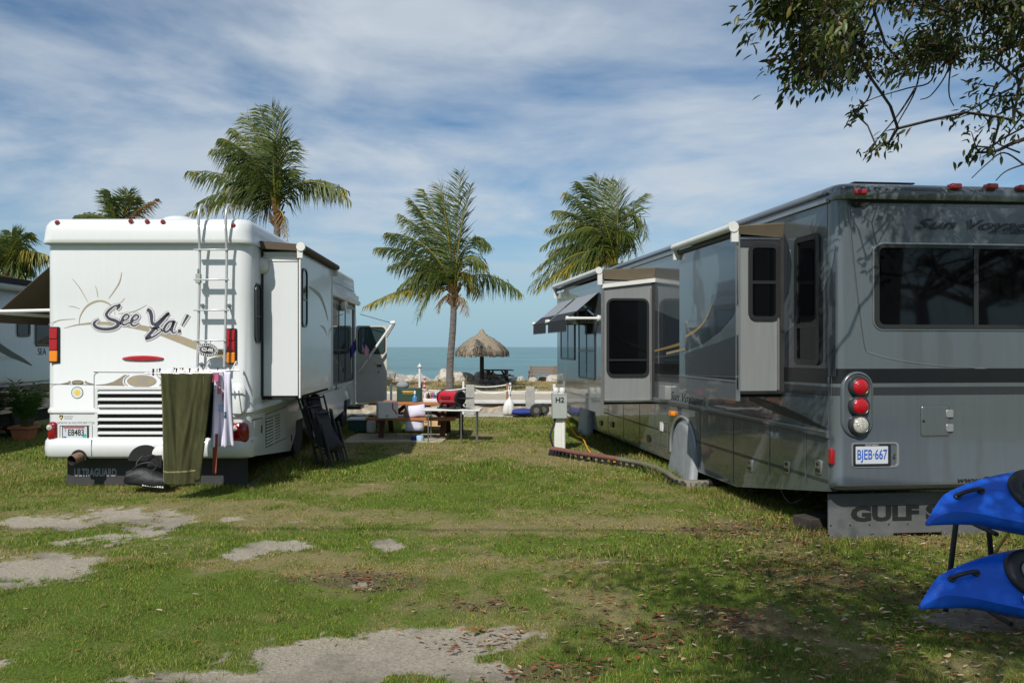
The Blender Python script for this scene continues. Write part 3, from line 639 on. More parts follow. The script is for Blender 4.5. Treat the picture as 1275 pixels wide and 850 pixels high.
for yy in (2.95, 7.6):
    for xx in ((0.06,0.30),(W1-.30,W1-.06)):
        mx = Matrix.Translation((xx[0],yy,0.40)) @ Matrix.Rotation(R(90),4,'Y')
        w = MB().lathe([(0.24,0.0),(0.37,0.0),(0.40,0.04),(0.40,0.20),(0.37,0.24),(0.24,0.24)], 26, None, mx).build('wheel', M['tyre'], rvw)
        MB().lathe([(0.24,0.03),(0.22,0.06),(0.10,0.07),(0.10,0.17),(0.22,0.18),(0.24,0.21)], 20, None, mx).build('rim', M['alu'], w)
# side doors and grille on the skirt, seen at a grazing angle
mb = MB()
for pts in ([(313,523),(326,520),(326,545),(313,549)], [(330,516),(356,506),(356,545),(330,557)]):
    P = [q1s(px, py, W1) for px, py in pts]; mb.ribbon(P+[P[0]], 0.012, side, 0.007, M['seam'], 1)
P = [q1s(*p, W1) for p in ((330.5,521),(348,515.5),(348,546),(330.5,556.5))]; mb.slab(P, side, 0.003, 0.010, M['seam'])
(ya, za), (yb, zb) = P[3], P[2]
for i in range(9):
    t = (i+.5)/9; z = P[3][1]+(P[0][1]-P[3][1])*t; z2 = P[2][1]+(P[1][1]-P[2][1])*t
    mb.slab([(ya,z-.010),(yb,z2-.010),(yb,z2+.012),(ya,z+.012)], side, 0.008, 0.022, M['white_dull'])
ym = (ya+yb)/2; mb.slab([(ym-.02,P[3][1]),(ym+.02,P[2][1]),(ym+.02,P[1][1]),(ym-.02,P[0][1])], side, 0.008, 0.024, M['white_dull'])
for px, py in ((325,534),(362.5,545)): 
    y, z = q1s(px, py, W1); mb.slab(rrect(y-.02,z-.05,y+.02,z+.05,.01,2), side, 0.003, 0.012, M['black_paint'])
mb.build('baggage_grille', M['white_dull'], rvw)
# rear louvre grille
a0, zt = q1(122, 485); a1, _ = q1(262, 485); _, zb = q1(122, 543.5)
mb = MB(); mb.ring(rrect(a0-.035,zb-.035,a1+.035,zt+.035,.03,2), rrect(a0,zb,a1,zt,.015,2), rear, 0.0, 0.016)
mb.slab(rrect(a0,zb,a1,zt,.015,2), rear, 0.0, 0.003, M['dark'])  # flat dark plate paints in the shade behind the slats
gr = mb.build('radiator_grille', M['white'], rvw)
mb = MB()
for i in range(7):
    z = zb+(zt-zb)*(i+0.38)/7
    mb.add([(a0+.01,-.004,z-.005),(a1-.01,-.004,z-.005),(a1-.01,-.052,z+.004),(a0+.01,-.052,z+.004),(a0+.01,-.004,z+.036),(a1-.01,-.004,z+.036),(a1-.01,-.052,z+.012),(a0+.01,-.052,z+.012)],
           [(0,1,2,3),(4,7,6,5),(3,2,6,7),(0,4,5,1),(0,3,7,4),(1,5,6,2)])
mb.build('louvres', M['white'], gr)
MB().slab(ellipse(*q1(175.5,548.5),.016,.02,12), rear, 0.0, 0.02, M['alu']).build('latch', M['alu'], rvw)
# tail lights
def tail(pxa, pxb, pya, pyb):
    a0, zt = q1(pxa, pya); a1, zb = q1(pxb, pyb)
    b = MB().slab(rrect(a0-.008,zb-.012,a1+.022,zt+.012,.012,2), rear, 0.0, 0.02, cham=0.004).build('tail_light', M['black_paint'], rvw)
    h = (zt-zb)/3
    for i, m in enumerate(('amber','red_lens','red_lens')):
        MB().slab(rrect(a0,zb+i*h+.004,a1,zb+(i+1)*h-.004,.008,2), rear, 0.02, 0.034, cham=0.006).build('lens', M[m], b)
tail(62.5,72.5,408,450.5); tail(283,293,410,452)
a, z = q1(178, 446.2)
MB().slab(ellipse(a, z, .265, .037), rear, 0.0, 0.03, cham=0.02).build('brake_light', M['red_lens'], rvw)
def roundlight(px, py, ra, rb, dy):
    a, z = q1(px, py)
    o = MB().loft([[(a+ra*k*c, dy-d, z+rb*k*s) for c, s in [(math.copysign(abs(math.cos(q))**.55, math.cos(q)), math.copysign(abs(math.sin(q))**.55, math.sin(q))) for q in [2*math.pi*i/28 for i in range(28)]]] for k, d in ((1,0),(1,.03),(.93,.052),(.75,.066),(.02,.07))]).build('reversing_light', M['dark_red_lens'], rvw, angle=60)
    MB().lathe([(0.036,0),(0.036,0.012),(0.02,0.018),(0.002,0.02)], 14, None, Matrix.Translation((a-ra*.35, dy-.066, z+rb*.45)) @ Matrix.Rotation(R(90),4,'X')).build('clear_lens', M['clear'], o)
roundlight(66,536.5,.058,.118,.02); roundlight(298,538.5,.125,.13,.0)
# mudguard bulge at right of grille (darker line panel)
mb = MB(); mb.loft([[(p[0], -d, p[1]) for p in rrect(q1(287,517)[0]+k, q1(287,517)[1]+k*.2, q1(306,478)[0]-k, q1(306,478)[1]-k, .09, 5)] for d, k in ((0.0,0),(.02,0.0),(.045,.03))])
mb.build('corner_panel', M['white'], rvw, angle=50)
# number plate
a0, zt = q1(79, 530.5); a1, zb = q1(109, 545.5); ca, cz = (a0+a1)/2, (zt+zb)/2
mb = MB(M['alu']); mb.ring(rrect(a0-.07,zb-.03,a1+.06,zt+.03,.02,2), rrect(a0-.045,zb-.012,a1+.035,zt+.012,.01,2), rear, 0.0, 0.012, M['white'])
mb.slab(rrect(a0-.012,zb-.012,a1+.012,zt+.012,.012,2), rear, 0.0, 0.016, M['frame'])
mb.slab(rrect(a0,zb,a1,zt,.008,2), rear, 0.016, 0.019, M['plate_white'])
mb.slab(rrect(a0+.005,zt-.022,a1-.03,zt-.004,.003,1), rear, 0.019, 0.0205, M['red_lens'])
mb.slab(rrect(a1-.055,zb+.012,a1-.008,zb+.055,.003,1), rear, 0.019, 0.0205, M['plate_green'])
mb.slab(rrect(a0+.006,zb+.010,a0+.045,zb+.026,.003,1), rear, 0.019, 0.0205, M['plate_blue'])
mb.text('E8483', 0.115, rear, ca+.015, cz-.004, 0.021, M['black_ink'], xs=0.72, bold=0.002); mb.text('T', 0.05, rear, a0+.034, cz+.022, 0.021, M['black_ink'], xs=0.8)
mb.build('number_plate', None, rvw)
# lettering and the painted sunrise
T = lambda x, y: q1(60+x/6.375, 335+y/6.375)
def st(mb, pts, ws, off, m, extra=0.0, sub=7):
    P = [T(*p) for p in pts]; k = 1/6.375/F*10.04
    mb.ribbon(P, [w*k+extra for w in (ws if isinstance(ws, list) else [ws]*len(pts))], rear, off, m, sub)
mb = MB(M['tan'])
st(mb, [(125,468),(240,440),(400,428),(560,438),(720,460),(860,492),(1000,540),(1190,612),(1420,690)], [2,9,22,26,38,46,56,64,50], 0.003, M['tan'])
st(mb, [(245,432),(255,370),(300,300),(360,262),(420,252),(470,268),(510,296)], [4,8,13,15,13,12,8], 0.003, M['tan'])
for p, w in (([(190,75),(250,150),(315,262)],[3,7,3]), ([(373,130),(388,180),(394,222)],[2,6,3]), ([(584,24),(560,115),(480,234)],[3,11,4]), ([(608,228),(590,252),(570,268)],[2,5,2]), ([(162,295),(205,298),(250,316)],[2,5,3]), ([(555,353),(680,335),(783,284)],[3,7,2]), ([(0,440),(90,405),(215,395)],[3,7,3]), ([(525,318),(528,345),(527,365)],[2,3,2])):
    st(mb, p, w, 0.003, M['tan'])
mb.build('sunrise_graphic', None, rvw)
LET = [([(574,282),(560,300),(545,322)], [12,24,10]), ([(572,284),(530,292),(488,322),(462,360),(485,392),(530,408),(556,425),(550,450),(510,470),(450,476),(395,466),(366,442),(372,418),(405,396)], [8,12,20,22,24,26,28,28,24,24,24,24,18,6]),
       ([(592,412),(628,396),(642,372),(622,358),(598,378),(584,410),(588,434),(612,440),(646,420)], [8,11,13,13,16,18,17,13,7]), ([(664,414),(704,398),(718,374),(698,362),(672,384),(658,416),(664,442),(690,448),(724,426)], [8,11,13,13,16,18,17,13,7]),
       ([(785,320),(808,334),(820,370),(822,410),(832,436),(862,428),(905,392),(945,355),(962,346)], [26,30,28,24,22,18,20,22,10]), ([(958,350),(915,400),(868,450),(820,500),(775,550)], [10,20,22,26,22]), ([(770,556),(805,548),(850,528),(888,500),(908,482)], [14,16,13,10,5]), ([(805,458),(840,470),(878,466),(905,480)], [10,10,9,6]),
       ([(1000,412),(962,418),(930,452),(920,488),(940,498),(970,472),(1000,416)], [10,15,19,20,17,14,14]), ([(1008,410),(988,460),(984,494),(1000,506),(1022,492)], [16,18,16,11,6]), ([(1112,362),(1090,400),(1062,450)], [24,18,8]), ([(1030,494),(1042,492),(1054,490)], [24,30,24])]
mb = MB()
for p, w in LET: st(mb, p, w, 0.0045, M['ink_edge'], 0.040)
for p, w in LET: st(mb, p, w, 0.0060, M['white_dull'], 0.024)
for p, w in LET: st(mb, p, w, 0.0075, M['ink'])
mb.build('lettering', None, rvw)
# belt line, emblem, stickers
mb = MB(M['taupe'])
U = lambda x, y: q1(30+x/4.25, 430+y/4.25)
mb.ribbon([U(*p) for p in ((112,205),(200,205),(300,206),(372,207))], 0.007, rear, 0.003, M['black_paint'], 2)
mb.ribbon([U(*p) for p in ((190,204),(230,198),(245,190))], [.004,.022,.03], rear, 0.0035, M['taupe']); mb.ribbon([U(*p) for p in ((322,190),(335,198),(372,205))], [.03,.022,.004], rear, 0.0035, M['taupe'])
mb.slab(ellipse(*U(283,195),.075,.028), rear, 0, 0.005, M['seam']); mb.slab(ellipse(*U(283,195),.066,.021), rear, 0, 0.007, M['taupe'])
mb.slab([U(*p) for p in ((376,208),(430,203),(470,192),(505,172),(528,156),(544,154),(524,172),(519,190),(526,206),(536,213),(380,211))], rear, 0, 0.0035, M['taupe'])
mb.ribbon([U(*p) for p in ((556,156),(536,172),(530,190),(536,204),(550,213))], [.008,.012,.014,.012,.006], rear, 0.004, M['seam_soft'])
mb.slab([U(*p) for p in ((905,232),(860,226),(800,216),(745,196),(715,166),(700,156),(722,180),(724,200),(712,213),(900,236))], rear, 0, 0.0035, M['taupe'])
mb.slab(ellipse(*U(622,188),.186,.078), rear, 0, 0.004, M['ink_edge']); mb.slab(ellipse(*U(622,188),.174,.068), rear, 0, 0.006, M['tan'])
mb.text('Alfa', 0.10, rear, *U(622,184), 0.0075, M['ink_edge'], shear=0.35); mb.slab(rrect(U(590,200)[0],U(0,203)[1],U(655,200)[0],U(0,200)[1],.002,1), rear, 0, 0.0075, M['ink_edge'])
mb.build('emblem', None, rvw)
mb = MB(M['white_dull']); c = U(281,249)
mb.slab(ellipse(*c,.076,.076), rear, 0, 0.003, M['seam']); mb.slab(ellipse(*c,.068,.068), rear, 0, 0.0045, M['white_dull'])
mb.slab([(c[0]+(.05 if i%2==0 else .026)*math.cos(R(22.5*i)), c[1]+(.05 if i%2==0 else .026)*math.sin(R(22.5*i))) for i in range(16)], rear, 0, 0.006, M['yellow_ink'])
mb.build('sun_sticker', None, rvw)
mb = MB(M['black_ink']); c = U(196,380)
mb.slab([(c[0]-.022,c[1]+.028),(c[0]+.022,c[1]+.028),(c[0]+.022,c[1]),(c[0],c[1]-.032),(c[0]-.022,c[1])], rear, 0, 0.003, M['black_ink']); mb.slab(ellipse(*c,.011,.016,10), rear, 0, 0.0045, M['yellow_ink'])
for i, s in enumerate((0.115, 0.10)): mb.slab([(c[0]+.035,c[1]+.016-.026*i),(c[0]+.035+s,c[1]+.016-.026*i),(c[0]+.035+s,c[1]+.008-.026*i),(c[0]+.035,c[1]+.008-.026*i)], rear, 0, 0.003, M['grey_ink'])
mb.build('shield_sticker', None, rvw)
MB().text('WWW.ALFALEISURE.COM', 0.045, rear, *U(275,410), 0.004, M['grey_ink'], shear=0.3, xs=0.93).build('web_address', M['grey_ink'], rvw)
# ladder
lad = bpy.data.objects.new('ladder', None); COL.objects.link(lad); lad.parent = rvw
for x in (2.00, 2.335):
    MB().tube(spline([(x-.03,-.13,1.53),(x-.012,-.13,2.2),(x,-.13,2.9),(x+.004,-.16,3.12),(x+.006,-.19,3.30),(x+.008,-.185,3.44),(x+.01,-.12,3.54),(x+.01,-.02,3.555),(x+.01,.07,3.48),(x+.01,.085,3.37)], None, 5)[0], 0.0165, 10).build('rail', M['ladder'], lad, angle=80)
for py in (311, 348.2, 386.2, 424):
    z = CAM_H-(py-CY)/F*9.9; s = -.012-(.02 if z < 2 else 0)
    MB().box(1.945+s,-.168,z-.009,2.37+s,-.108,z+.009).build('rung', M['ladder'], lad, bevel=.004)
for x, z in ((1.985,2.31),(2.32,2.31),(1.97,1.57),(2.31,1.57)): MB().tube([(x,-.13,z),(x+.004,-.03,z-.006),(x+.005,-.012,z-.006),(x+.005,0.0,z-.006)], [0.013,0.013,0.028,0.030], 8).build('bracket', M['alu'], lad)
mb = MB(); mb.box(1.955,-.165,2.575,2.015,-.10,2.69); mb.box(1.975,-.16,2.69,1.995,-.12,2.76, M['alu']); mb.build('rail_clamp', M['grey_metal'], lad, bevel=0.006)
# side of the house: window, lamps, slide-out, awning housing
def win(parent, f, P, r, fw, o=0.02, glass='glass', name='window', bars=()):
    (a0, b0), (a1, b1) = P
    w = MB().ring(rrect(a0,b0,a1,b1,r), rrect(a0+fw,b0+fw,a1-fw,b1-fw,max(.01,r-fw)), f, 0.0, o, M['frame'])
    for ax, v in bars:
        if ax == 'h': w.slab(rrect(a0+fw*.5,v-fw*.4,a1-fw*.5,v+fw*.4,.004,1), f, 0.0, o-.002, M['frame'])
        else: w.slab(rrect(v-fw*.4,b0+fw*.5,v+fw*.4,b1-fw*.5,.004,1), f, 0.0, o-.002, M['frame'])
    w = w.build(name, None, parent)
    MB().slab(rrect(a0+fw*.8,b0+fw*.8,a1-fw*.8,b1-fw*.8,max(.01,r-fw*.8)), f, 0.0, o*.4).build('glass', M[glass], w)
    return w
win(rvw, side, ((.16,1.83),(.46,2.60)), .10, .025, bars=(('h',2.18),))
y, z = q1s(326, 331, W1)
MB().lathe([(.115,0),(.115,.03),(.10,.07),(.07,.095),(.01,.105)], 18, None, Matrix.Translation((W1,y-.02,z)) @ Matrix.Rotation(R(90),4,'Y')).build('porch_light', M['white_dull'], rvw)
SL0, SL1, SX1, SZ0, SZ1 = 0.49, 2.88, 3.11, 1.135, 3.04
mb = MB(); mb.box(W1-.3, SL0, SZ0, SX1, SL1, SZ1)
mb.box(W1-.2, SL0-.012, SZ1-.13, SX1-.03, SL0+.02, SZ1-.115, M['white_dull']); mb.box(W1-.2, SL0-.018, SZ1-.075, SX1-.03, SL0+.02, SZ1-.06, M['white_dull'])
mb.box(W1+.001, SL0-.02, SZ0, W1+.03, SL0+.01, SZ1, M['rubber'])
mb.box(SX1-.012, SL0-.016, SZ0-.03, SX1+.014, SL0+.03, SZ1+.02, M['white_dull']); mb.box(SX1-.012, SL1-.03, SZ0-.03, SX1+.014, SL1+.016, SZ1+.02, M['white_dull'])
mb.box(SX1-.026, SL0-.012, SZ0-.02, SX1-.014, SL0+.01, SZ1, M['rubber'])
mb.box(W1-.2, SL0+.02, SZ0-.05, SX1-.06, SL1-.02, SZ0-.002, M['dark'])
sl = mb.build('slide_out', M['white'], rvw, bevel=0.006)
sside = lambda a, b, off: (SX1+off, a, b)
win(sl, sside, ((SL0+.09,2.05),(SL0+.42,2.84)), .10, .025, bars=(('h',2.42),))
mb = MB(M['tan'])
for pts, ws in (([(385,357),(398,368),(405,385),(408.5,400)], [.02,.07,.06,.01]), ([(399,405),(404,409),(407,418)], [.01,.03,.01]), ([(409,420),(410,412),(413,408)], [.01,.02,.01])):
    mb.ribbon([q1s(*p, SX1) for p in pts], ws, sside, 0.004, M['tan'])
mb.build('swoosh', None, sl)
mb = MB(M['brown_fabric']); mb.add([(W1,SL0-.12,SZ1+.13),(SX1+.02,SL0-.12,SZ1+.085),(SX1+.02,SL1+.15,SZ1+.085),(W1,SL1+.15,SZ1+.13),(W1,SL0-.12,SZ1+.03),(SX1+.02,SL0-.12,SZ1+.0),(SX1+.02,SL1+.15,SZ1+.0),(W1,SL1+.15,SZ1+.03)],
    [(0,1,2,3),(7,6,5,4),(0,4,5,1),(1,5,6,2),(2,6,7,3)])
tp = mb.build('slide_awning', None, sl)
mb = MB(); mb.tube([(SX1+.05,SL0-.16,SZ1+.045),(SX1+.05,SL1+.18,SZ1+.045)], .045, 12, M['brown_fabric']); mb.tube([(SX1+.05,SL0-.19,SZ1+.045),(SX1+.05,SL0-.13,SZ1+.045)], .058, 14, M['white_dull']); mb.box(SX1,SL0-.17,SZ1-.10,SX1+.07,SL0-.13,SZ1+.03,M['white_dull']); mb.box(SX1,SL1+.10,SZ1-.10,SX1+.07,SL1+.14,SZ1+.03,M['white_dull'])
mb.build('awning_roller', None, tp)
# patio awning case and its arm with the guy line
mb = MB(); mb.slab(rrect(2.92,2.80,8.65,2.965,.02,2), side, 0.0, 0.11); mb.tube([(W1+.10,2.95,2.80),(W1+.10,8.65,2.80)], .055, 12); mb.tube([(W1+.02,2.8,3.02),(W1+.02,8.7,3.02)], .018, 8)
mb.build('awning_case', M['white'], rvw, bevel=0.01)
mb = MB(); a0 = at(447,462,18.25)-O1; a1 = at(489,402.5,18.25)-O1
mb.tube([a0,a1], .030, 10); mb.tube([a1-Vector((.05,0,-.01)), a1+Vector((.05,0,.02))], .045, 10, M['white_dull']); a2 = at(481,420,18.25)-O1; mb.tube([a1+Vector((.04,0,-.02)), a2], .02, 8, M['alu'])
mb.tube([a1, at(448,391,18.25)-O1], .008, 6, M['rubber'])
mb.build('awning_arm', M['white_tube'], rvw)
# front side windows, mirror-like
w = win(rvw, side, ((3.15,1.72),(4.0,2.66)), .06, .03, glass='glass_mirror')
win(rvw, side, ((4.15,1.02),(8.45,2.68)), .05, .04, glass='glass_mirror', name='window', bars=(('v',5.2),('v',6.5),('v',7.3),('h',1.72)))
y, z = q1s(424, 379, W1); MB().lathe([(.14,0),(.14,.04),(.11,.09),(.02,.13)], 18, None, Matrix.Translation((W1+.02,y,z)) @ Matrix.Rotation(R(90),4,'Y')).build('porch_light', M['white_dull'], rvw)
mb = MB(); P = [q1s(*p, W1) for p in ((378,500),(415,484),(441,475))]; mb.ribbon(P, 0.012, side, 0.004, M['seam_soft'], 2)
for px, ya_, yb_ in ((421,480,524),(436.5,482,512)):
    y, z0 = q1s(px, ya_, W1); _, z1 = q1s(px, yb_, W1); mb.slab([(y-.008,z1),(y+.008,z1),(y+.008,z0),(y-.008,z0)], side, 0, 0.004, M['seam'])
for px, py in ((427,460),(418,482),(427,516)):
    y, z = q1s(px, py, W1); mb.slab(rrect(y-.05,z-.05,y+.05,z+.05,.01,2), side, 0, 0.02, M['black_paint'])
mb.build('side_trim', None, rvw)
# entry door swung open, square to the side
dn = lambda a, b, off: (W1+.06+a, 8.52-off, b)
dr = MB().slab(rrect(0,.47,.72,2.28,.06), dn, -0.035, 0.0, back=True).build('door', mat('door_lining', (0.50,0.48,0.42), 0.6, var=0.05), rvw)
w = MB().ring(rrect(.05,1.62,.69,2.25,.10), rrect(.075,1.645,.665,2.225,.08), dn, 0.0, 0.012).build('window', M['frame'], dr)
MB().slab(rrect(.07,1.64,.67,2.23,.08), dn, 0.0, 0.006).build('glass', M['glass_green'], w)
mb = MB(); mb.box(W1+.06+.50,8.49,1.33,W1+.06+.60,8.52,1.37); mb.slab(rrect(.42,1.385,.49,1.41,.004,1), dn, 0, .012, M['yellow_label']); mb.box(W1+.06+.53,8.48,1.18,W1+.06+.55,8.52,1.22)
mb.build('handle', M['black_metal'], dr)
mb = MB(); mb.box(W1-.02,8.50,.42,W1+.045,8.58,2.95); mb.box(W1+.0,7.6,.40,W1+.30,8.2,.46, M['black_metal']); mb.box(W1+.03,7.65,.2,W1+.32,8.15,.25, M['black_metal']); mb.build('door_frame', M['white_dull'], rvw)
# awning on the far side, only its fall past the left edge is seen
mb = MB(); ya, yb = 0.5, 4.6
for k, (x0, z0, x1, z1) in enumerate(((-.01,3.02,-.90,2.24),)):
    mb.add([(x0,ya,z0),(x1,ya,z1),(x1,yb,z1),(x0,yb,z0),(x0,ya,z0-.012),(x1,ya,z1-.012),(x1,yb,z1-.012),(x0,yb,z0-.012)], [(0,1,2,3),(7,6,5,4),(0,4,5,1),(2,6,7,3)])
    mb.add([(x1,ya,z1),(x1,yb,z1),(x1+.01,yb,z1-.14),(x1+.01,ya,z1-.14)], [(0,1,2,3)])
fa = mb.build('side_awning', M['brown_fabric'], rvw)
mb = MB(); mb.tube([(-.90,ya-.05,2.25),(-.90,yb+.05,2.25)], .04, 10); mb.tube([(-.93,ya-.02,2.25),(0.0,ya-.02,2.27)], .022, 8); mb.tube([(-.93,ya-.06,2.25),(-.90,ya+.02,2.25)], .05, 10); mb.tube([(-.93,yb,2.25),(0.0,yb,2.27)], .022, 8)
mb.build('awning_rod', M['white_tube'], fa)
# mud flap
mb = MB(); mb.box(q1(75,590)[0]-.02,.21,.012,W1-.1,.225,.42); mb.add([(q1(73,610)[0]-.02,.205,.012),(W1-.15,.205,.012),(W1-.12,.208,.10),(q1(74,600)[0]-.02,.208,.10)], [(0,1,2,3)])
mf = mb.build('mud_flap', M['flap'], rvw)
MB().text('ULTRAGUARD', 0.135, lambda a,b,o: (a, .207-o, b), q1(110,596)[0]-.01, .165, 0.003, M['grey_ink'], xs=0.62, bold=0.006).build('lettering', M['grey_ink'], mf)
# ------------------------------------------------------------------ silver motorhome on the right
O2 = Vector((3.26, 7.18, 0)); YAW2 = R(5.76); CU, SU = math.cos(YAW2), math.sin(YAW2)
def q2(px, py):                        # photo pixel on its rear face -> local (x, z)
    k = (px-CX)/F; a = (k*O2.y-O2.x)/(CU-k*SU); return a, CAM_H-(py-CY)/F*(O2.y+SU*a)
def q2s(px, py, dx=0.0):               # photo pixel on a side plane at local x = dx -> local (y, z)
    k = (px-CX)/F; v = (O2.x+CU*dx-k*(O2.y+SU*dx))/(SU+k*CU); return v, CAM_H-(py-CY)/F*(O2.y+SU*dx+CU*v)
W2, LEN2 = 2.62, 11.8
rvs = thing('motorhome', 'silver grey motorhome with dark stripes, two slide-outs and a large dark rear window', 'motorhome', O2, YAW2)
lside = lambda a, b, off: (-off, a, b)
mb = MB()
mb.loft([rr_ring(0.05,W2-.05,0.06,LEN2,0.09,0.475), rr_ring(0.0,W2,0.0,LEN2,0.10,0.50), rr_ring(-.012,W2+.012,-.028,LEN2,0.11,0.53), rr_ring(-.012,W2+.012,-.028,LEN2,0.11,0.565), rr_ring(0,W2,-.004,LEN2,0.10,0.66),
         rr_ring(0,W2,0,LEN2,0.10,1.1), rr_ring(0,W2,0.0,LEN2,0.10,1.9), rr_ring(0,W2,0.012,LEN2,0.10,2.6), rr_ring(0.0,W2,0.02,LEN2-.2,0.10,3.13)])
# side walls are a darker grey than the rear cap: thin panels laid on them
mb.slab([(0.115,0.99),(LEN2-.3,0.99),(LEN2-.5,3.10),(0.135,3.10)], lside, -0.01, 0.004, M['silver_side'])
# stripes round the rear and along the side
for z0, z1, m in ((1.455,1.585,'black_paint'),(1.345,1.418,'charcoal')):
    mb.slab([(0.105,z0),(W2-.105,z0),(W2-.105,z1),(0.105,z1)], rear, -0.008, 0.0025, M[m])
    mb.slab([(0.12,z0-.01),(9.0,z0-.14),(9.0,z1-.10),(0.12,z1)], lside, 0.0, 0.0065, M[m])
    n = 7; P = [(0.105-0.105*math.sin(R(90*i/n)), 0.102-0.105*math.cos(R(90*i/n))) for i in range(n+1)]
    V = [(a,b-.0015,z0-.01*i/n) for i,(a,b) in enumerate(P)]+[(a,b-.0015,z1) for a,b in P]; mb.add(V, [(i,i+1,n+2+i,n+1+i) for i in range(n)], M[m])
G = lambda x, y: q2s(830+x/3.864, 420+y/3.864)
G3 = lambda x, y: q2s(830+x/3.864, 220+y/3.864)
mb.ribbon([G(400,290),G(480,322),G(560,352),G(660,392),G(775,440)], [.05,.085,.085,.06,.008], lside, 0.009, M['black_paint'])
mb.slab([G3(568,270),G3(592,330),G3(606,420),G3(600,500),G3(585,570),G3(568,610)], lside, 0, 0.0065, M['navy'])
mb.slab([G3(815,330),G3(800,430),G3(775,500),G3(745,560),G3(700,620),G3(640,690),G3(570,752),G3(570,960),G3(640,940),G3(815,960)], lside, 0, 0.0055, M['navy'])
mb.ribbon([G3(815,330),G3(800,430),G3(775,500),G3(745,560),G3(700,620),G3(640,690),G3(570,752)], .012, lside, 0.0075, M['steel_blue'], 3)
# the middle of the side, between the slide-outs
mb.slab([(2.6,1.50),(5.0,1.50),(5.0,2.35),(3.9,2.15),(2.6,2.35)], lside, 0, 0.0058, M['navy'])
mb.ribbon([(2.7,2.06),(3.6,1.86),(5.0,1.72)], [.05,.045,.03], lside, 0.0075, M['gold']); mb.ribbon([(2.7,1.90),(3.6,1.72),(5.0,1.62)], [.04,.03,.02], lside, 0.0075, M['steel_blue'])
body = mb.build('body', M['silver'], rvs)
# corner pillars and the raised middle panel of the rear
mb = MB()
H = lambda x, y: q2(1030+x/3.543, 200+y/3.543)
for s in (1, -1):
    P = [H(100,172), H(106,300), H(118,440), H(138,620), H(160,790), H(172,842)]
    P = [(a if s > 0 else W2-a, b) for a, b in P]
    mb.ribbon(P, .006, rear, 0.005, M['seam'], 4)
    mb.build('rear_seam', M['seam'], rvs); mb = MB()
P = [H(172,842), H(260,868), H(380,890), H(520,905), H(700,915), (1.34, q2(1213,461)[1]+.018)]
mb.ribbon(P, [.012,.010,.008,.007,.005,.004], rear, 0.005, M['alu'], 4); 
P = [q2(1145,492), q2(1165,530), q2(1190,566), q2(1215,580)]
mb.build('rear_seam', M['seam'], rvs)
mb = MB(); a0, _ = H(104,200); zt = H(0,160)[1]; zb = H(0,190)[1]
mb.slab([(a0,zb),(a0+.06,zb-.025),(a0+.13,zb-.02),(a0+.18,zb+.02),(W2-a0-.18,zb+.035),(W2-a0-.06,zb-.02),(W2-a0,zb),(W2-a0,zt+.01),(1.31,zt+.10),(a0,zt)], rear, -.02, 0.004)
mb.build('cap_recess_shade', M['dark'], rvs)  # flat dark sheet standing in for the shade beneath the cap
# roof cap, roof rail, hatch on the roof
mb = MB()
mb.loft([rr_ring(0.10,W2-.10,0.05,LEN2-.3,0.10,3.10), rr_ring(-.012,W2+.012,-.03,LEN2-.3,0.11,3.115), rr_ring(-.014,W2+.014,-.045,LEN2-.3,0.11,3.15), rr_ring(-.008,W2+.008,-.035,LEN2-.3,0.11,3.215), rr_ring(0.02,W2-.02,0.0,LEN2-.3,0.10,3.25), rr_ring(0.09,W2-.09,0.07,LEN2-.4,0.08,3.27), rr_ring(0.7,W2-.7,0.6,LEN2-.9,0.08,3.29)])
mb.box(-.035,.10,3.10,-.004,LEN2-.5,3.135,M['alu']); mb.box(-.028,.10,3.17,-.006,LEN2-.5,3.19,M['seam'])
mb.build('roof', M['silver'], rvs, angle=50)
mb = MB(); a0 = q2(1083,220)[0]; a1 = q2(1177,220)[0]
mb.loft([[(p[0],p[1],z) for p in rrect(a0-k,.3-k,a1+k,1.2+k,.06)] for k, z in ((0,3.25),(0,3.275),(-.05,3.33),(-.055,3.335))]); mb.box(a0+.06,.34,3.336,a1-.06,1.14,3.350,M['black_metal'])
mb.build('roof_hatch', M['silver'], rvs)
for px, py in ((1068,240.2),(1186,233.2),(1231,233.2),(1270,235),(1310,236),(1425,240)):
    a, z = q2(px, py); mb = MB().slab(rrect(a-.055,z-.026,a+.055,z+.026,.018,4), rear, 0.0, 0.068, cham=0.012)
    mb.build('marker_light', M['red_lens'], rvs)
# big rear window
a0, zt = q2(1088,303.5); zb = q2(1088,409.5)[1]; a1 = W2-a0; cm = q2(1214.5,356)[0]
w = MB().ring(rrect(a0,zb,a1,zt,.09,7), rrect(a0+.045,zb+.04,a1-.045,zt-.035,.05,7), rear, -0.004, 0.018, M['frame'])
w.slab([(cm-.022,zb+.03),(cm+.022,zb+.03),(cm+.022,zt-.03),(cm-.022,zt-.03)], rear, 0, 0.015, M['frame'])
w.ring(rrect(a0-.012,zb-.012,a1+.012,zt+.014,.10,7), rrect(a0,zb,a1,zt,.09,7), rear, -0.006, 0.010, M['alu'])
w = w.build('window', None, rvs)
MB().slab(rrect(a0+.03,zb+.03,cm,zt-.03,.05), rear, 0, 0.006).build('glass', M['glass'], w); MB().slab(rrect(cm,zb+.03,a1-.03,zt-.03,.05), rear, 0, 0.0065).build('glass', M['glass'], w)
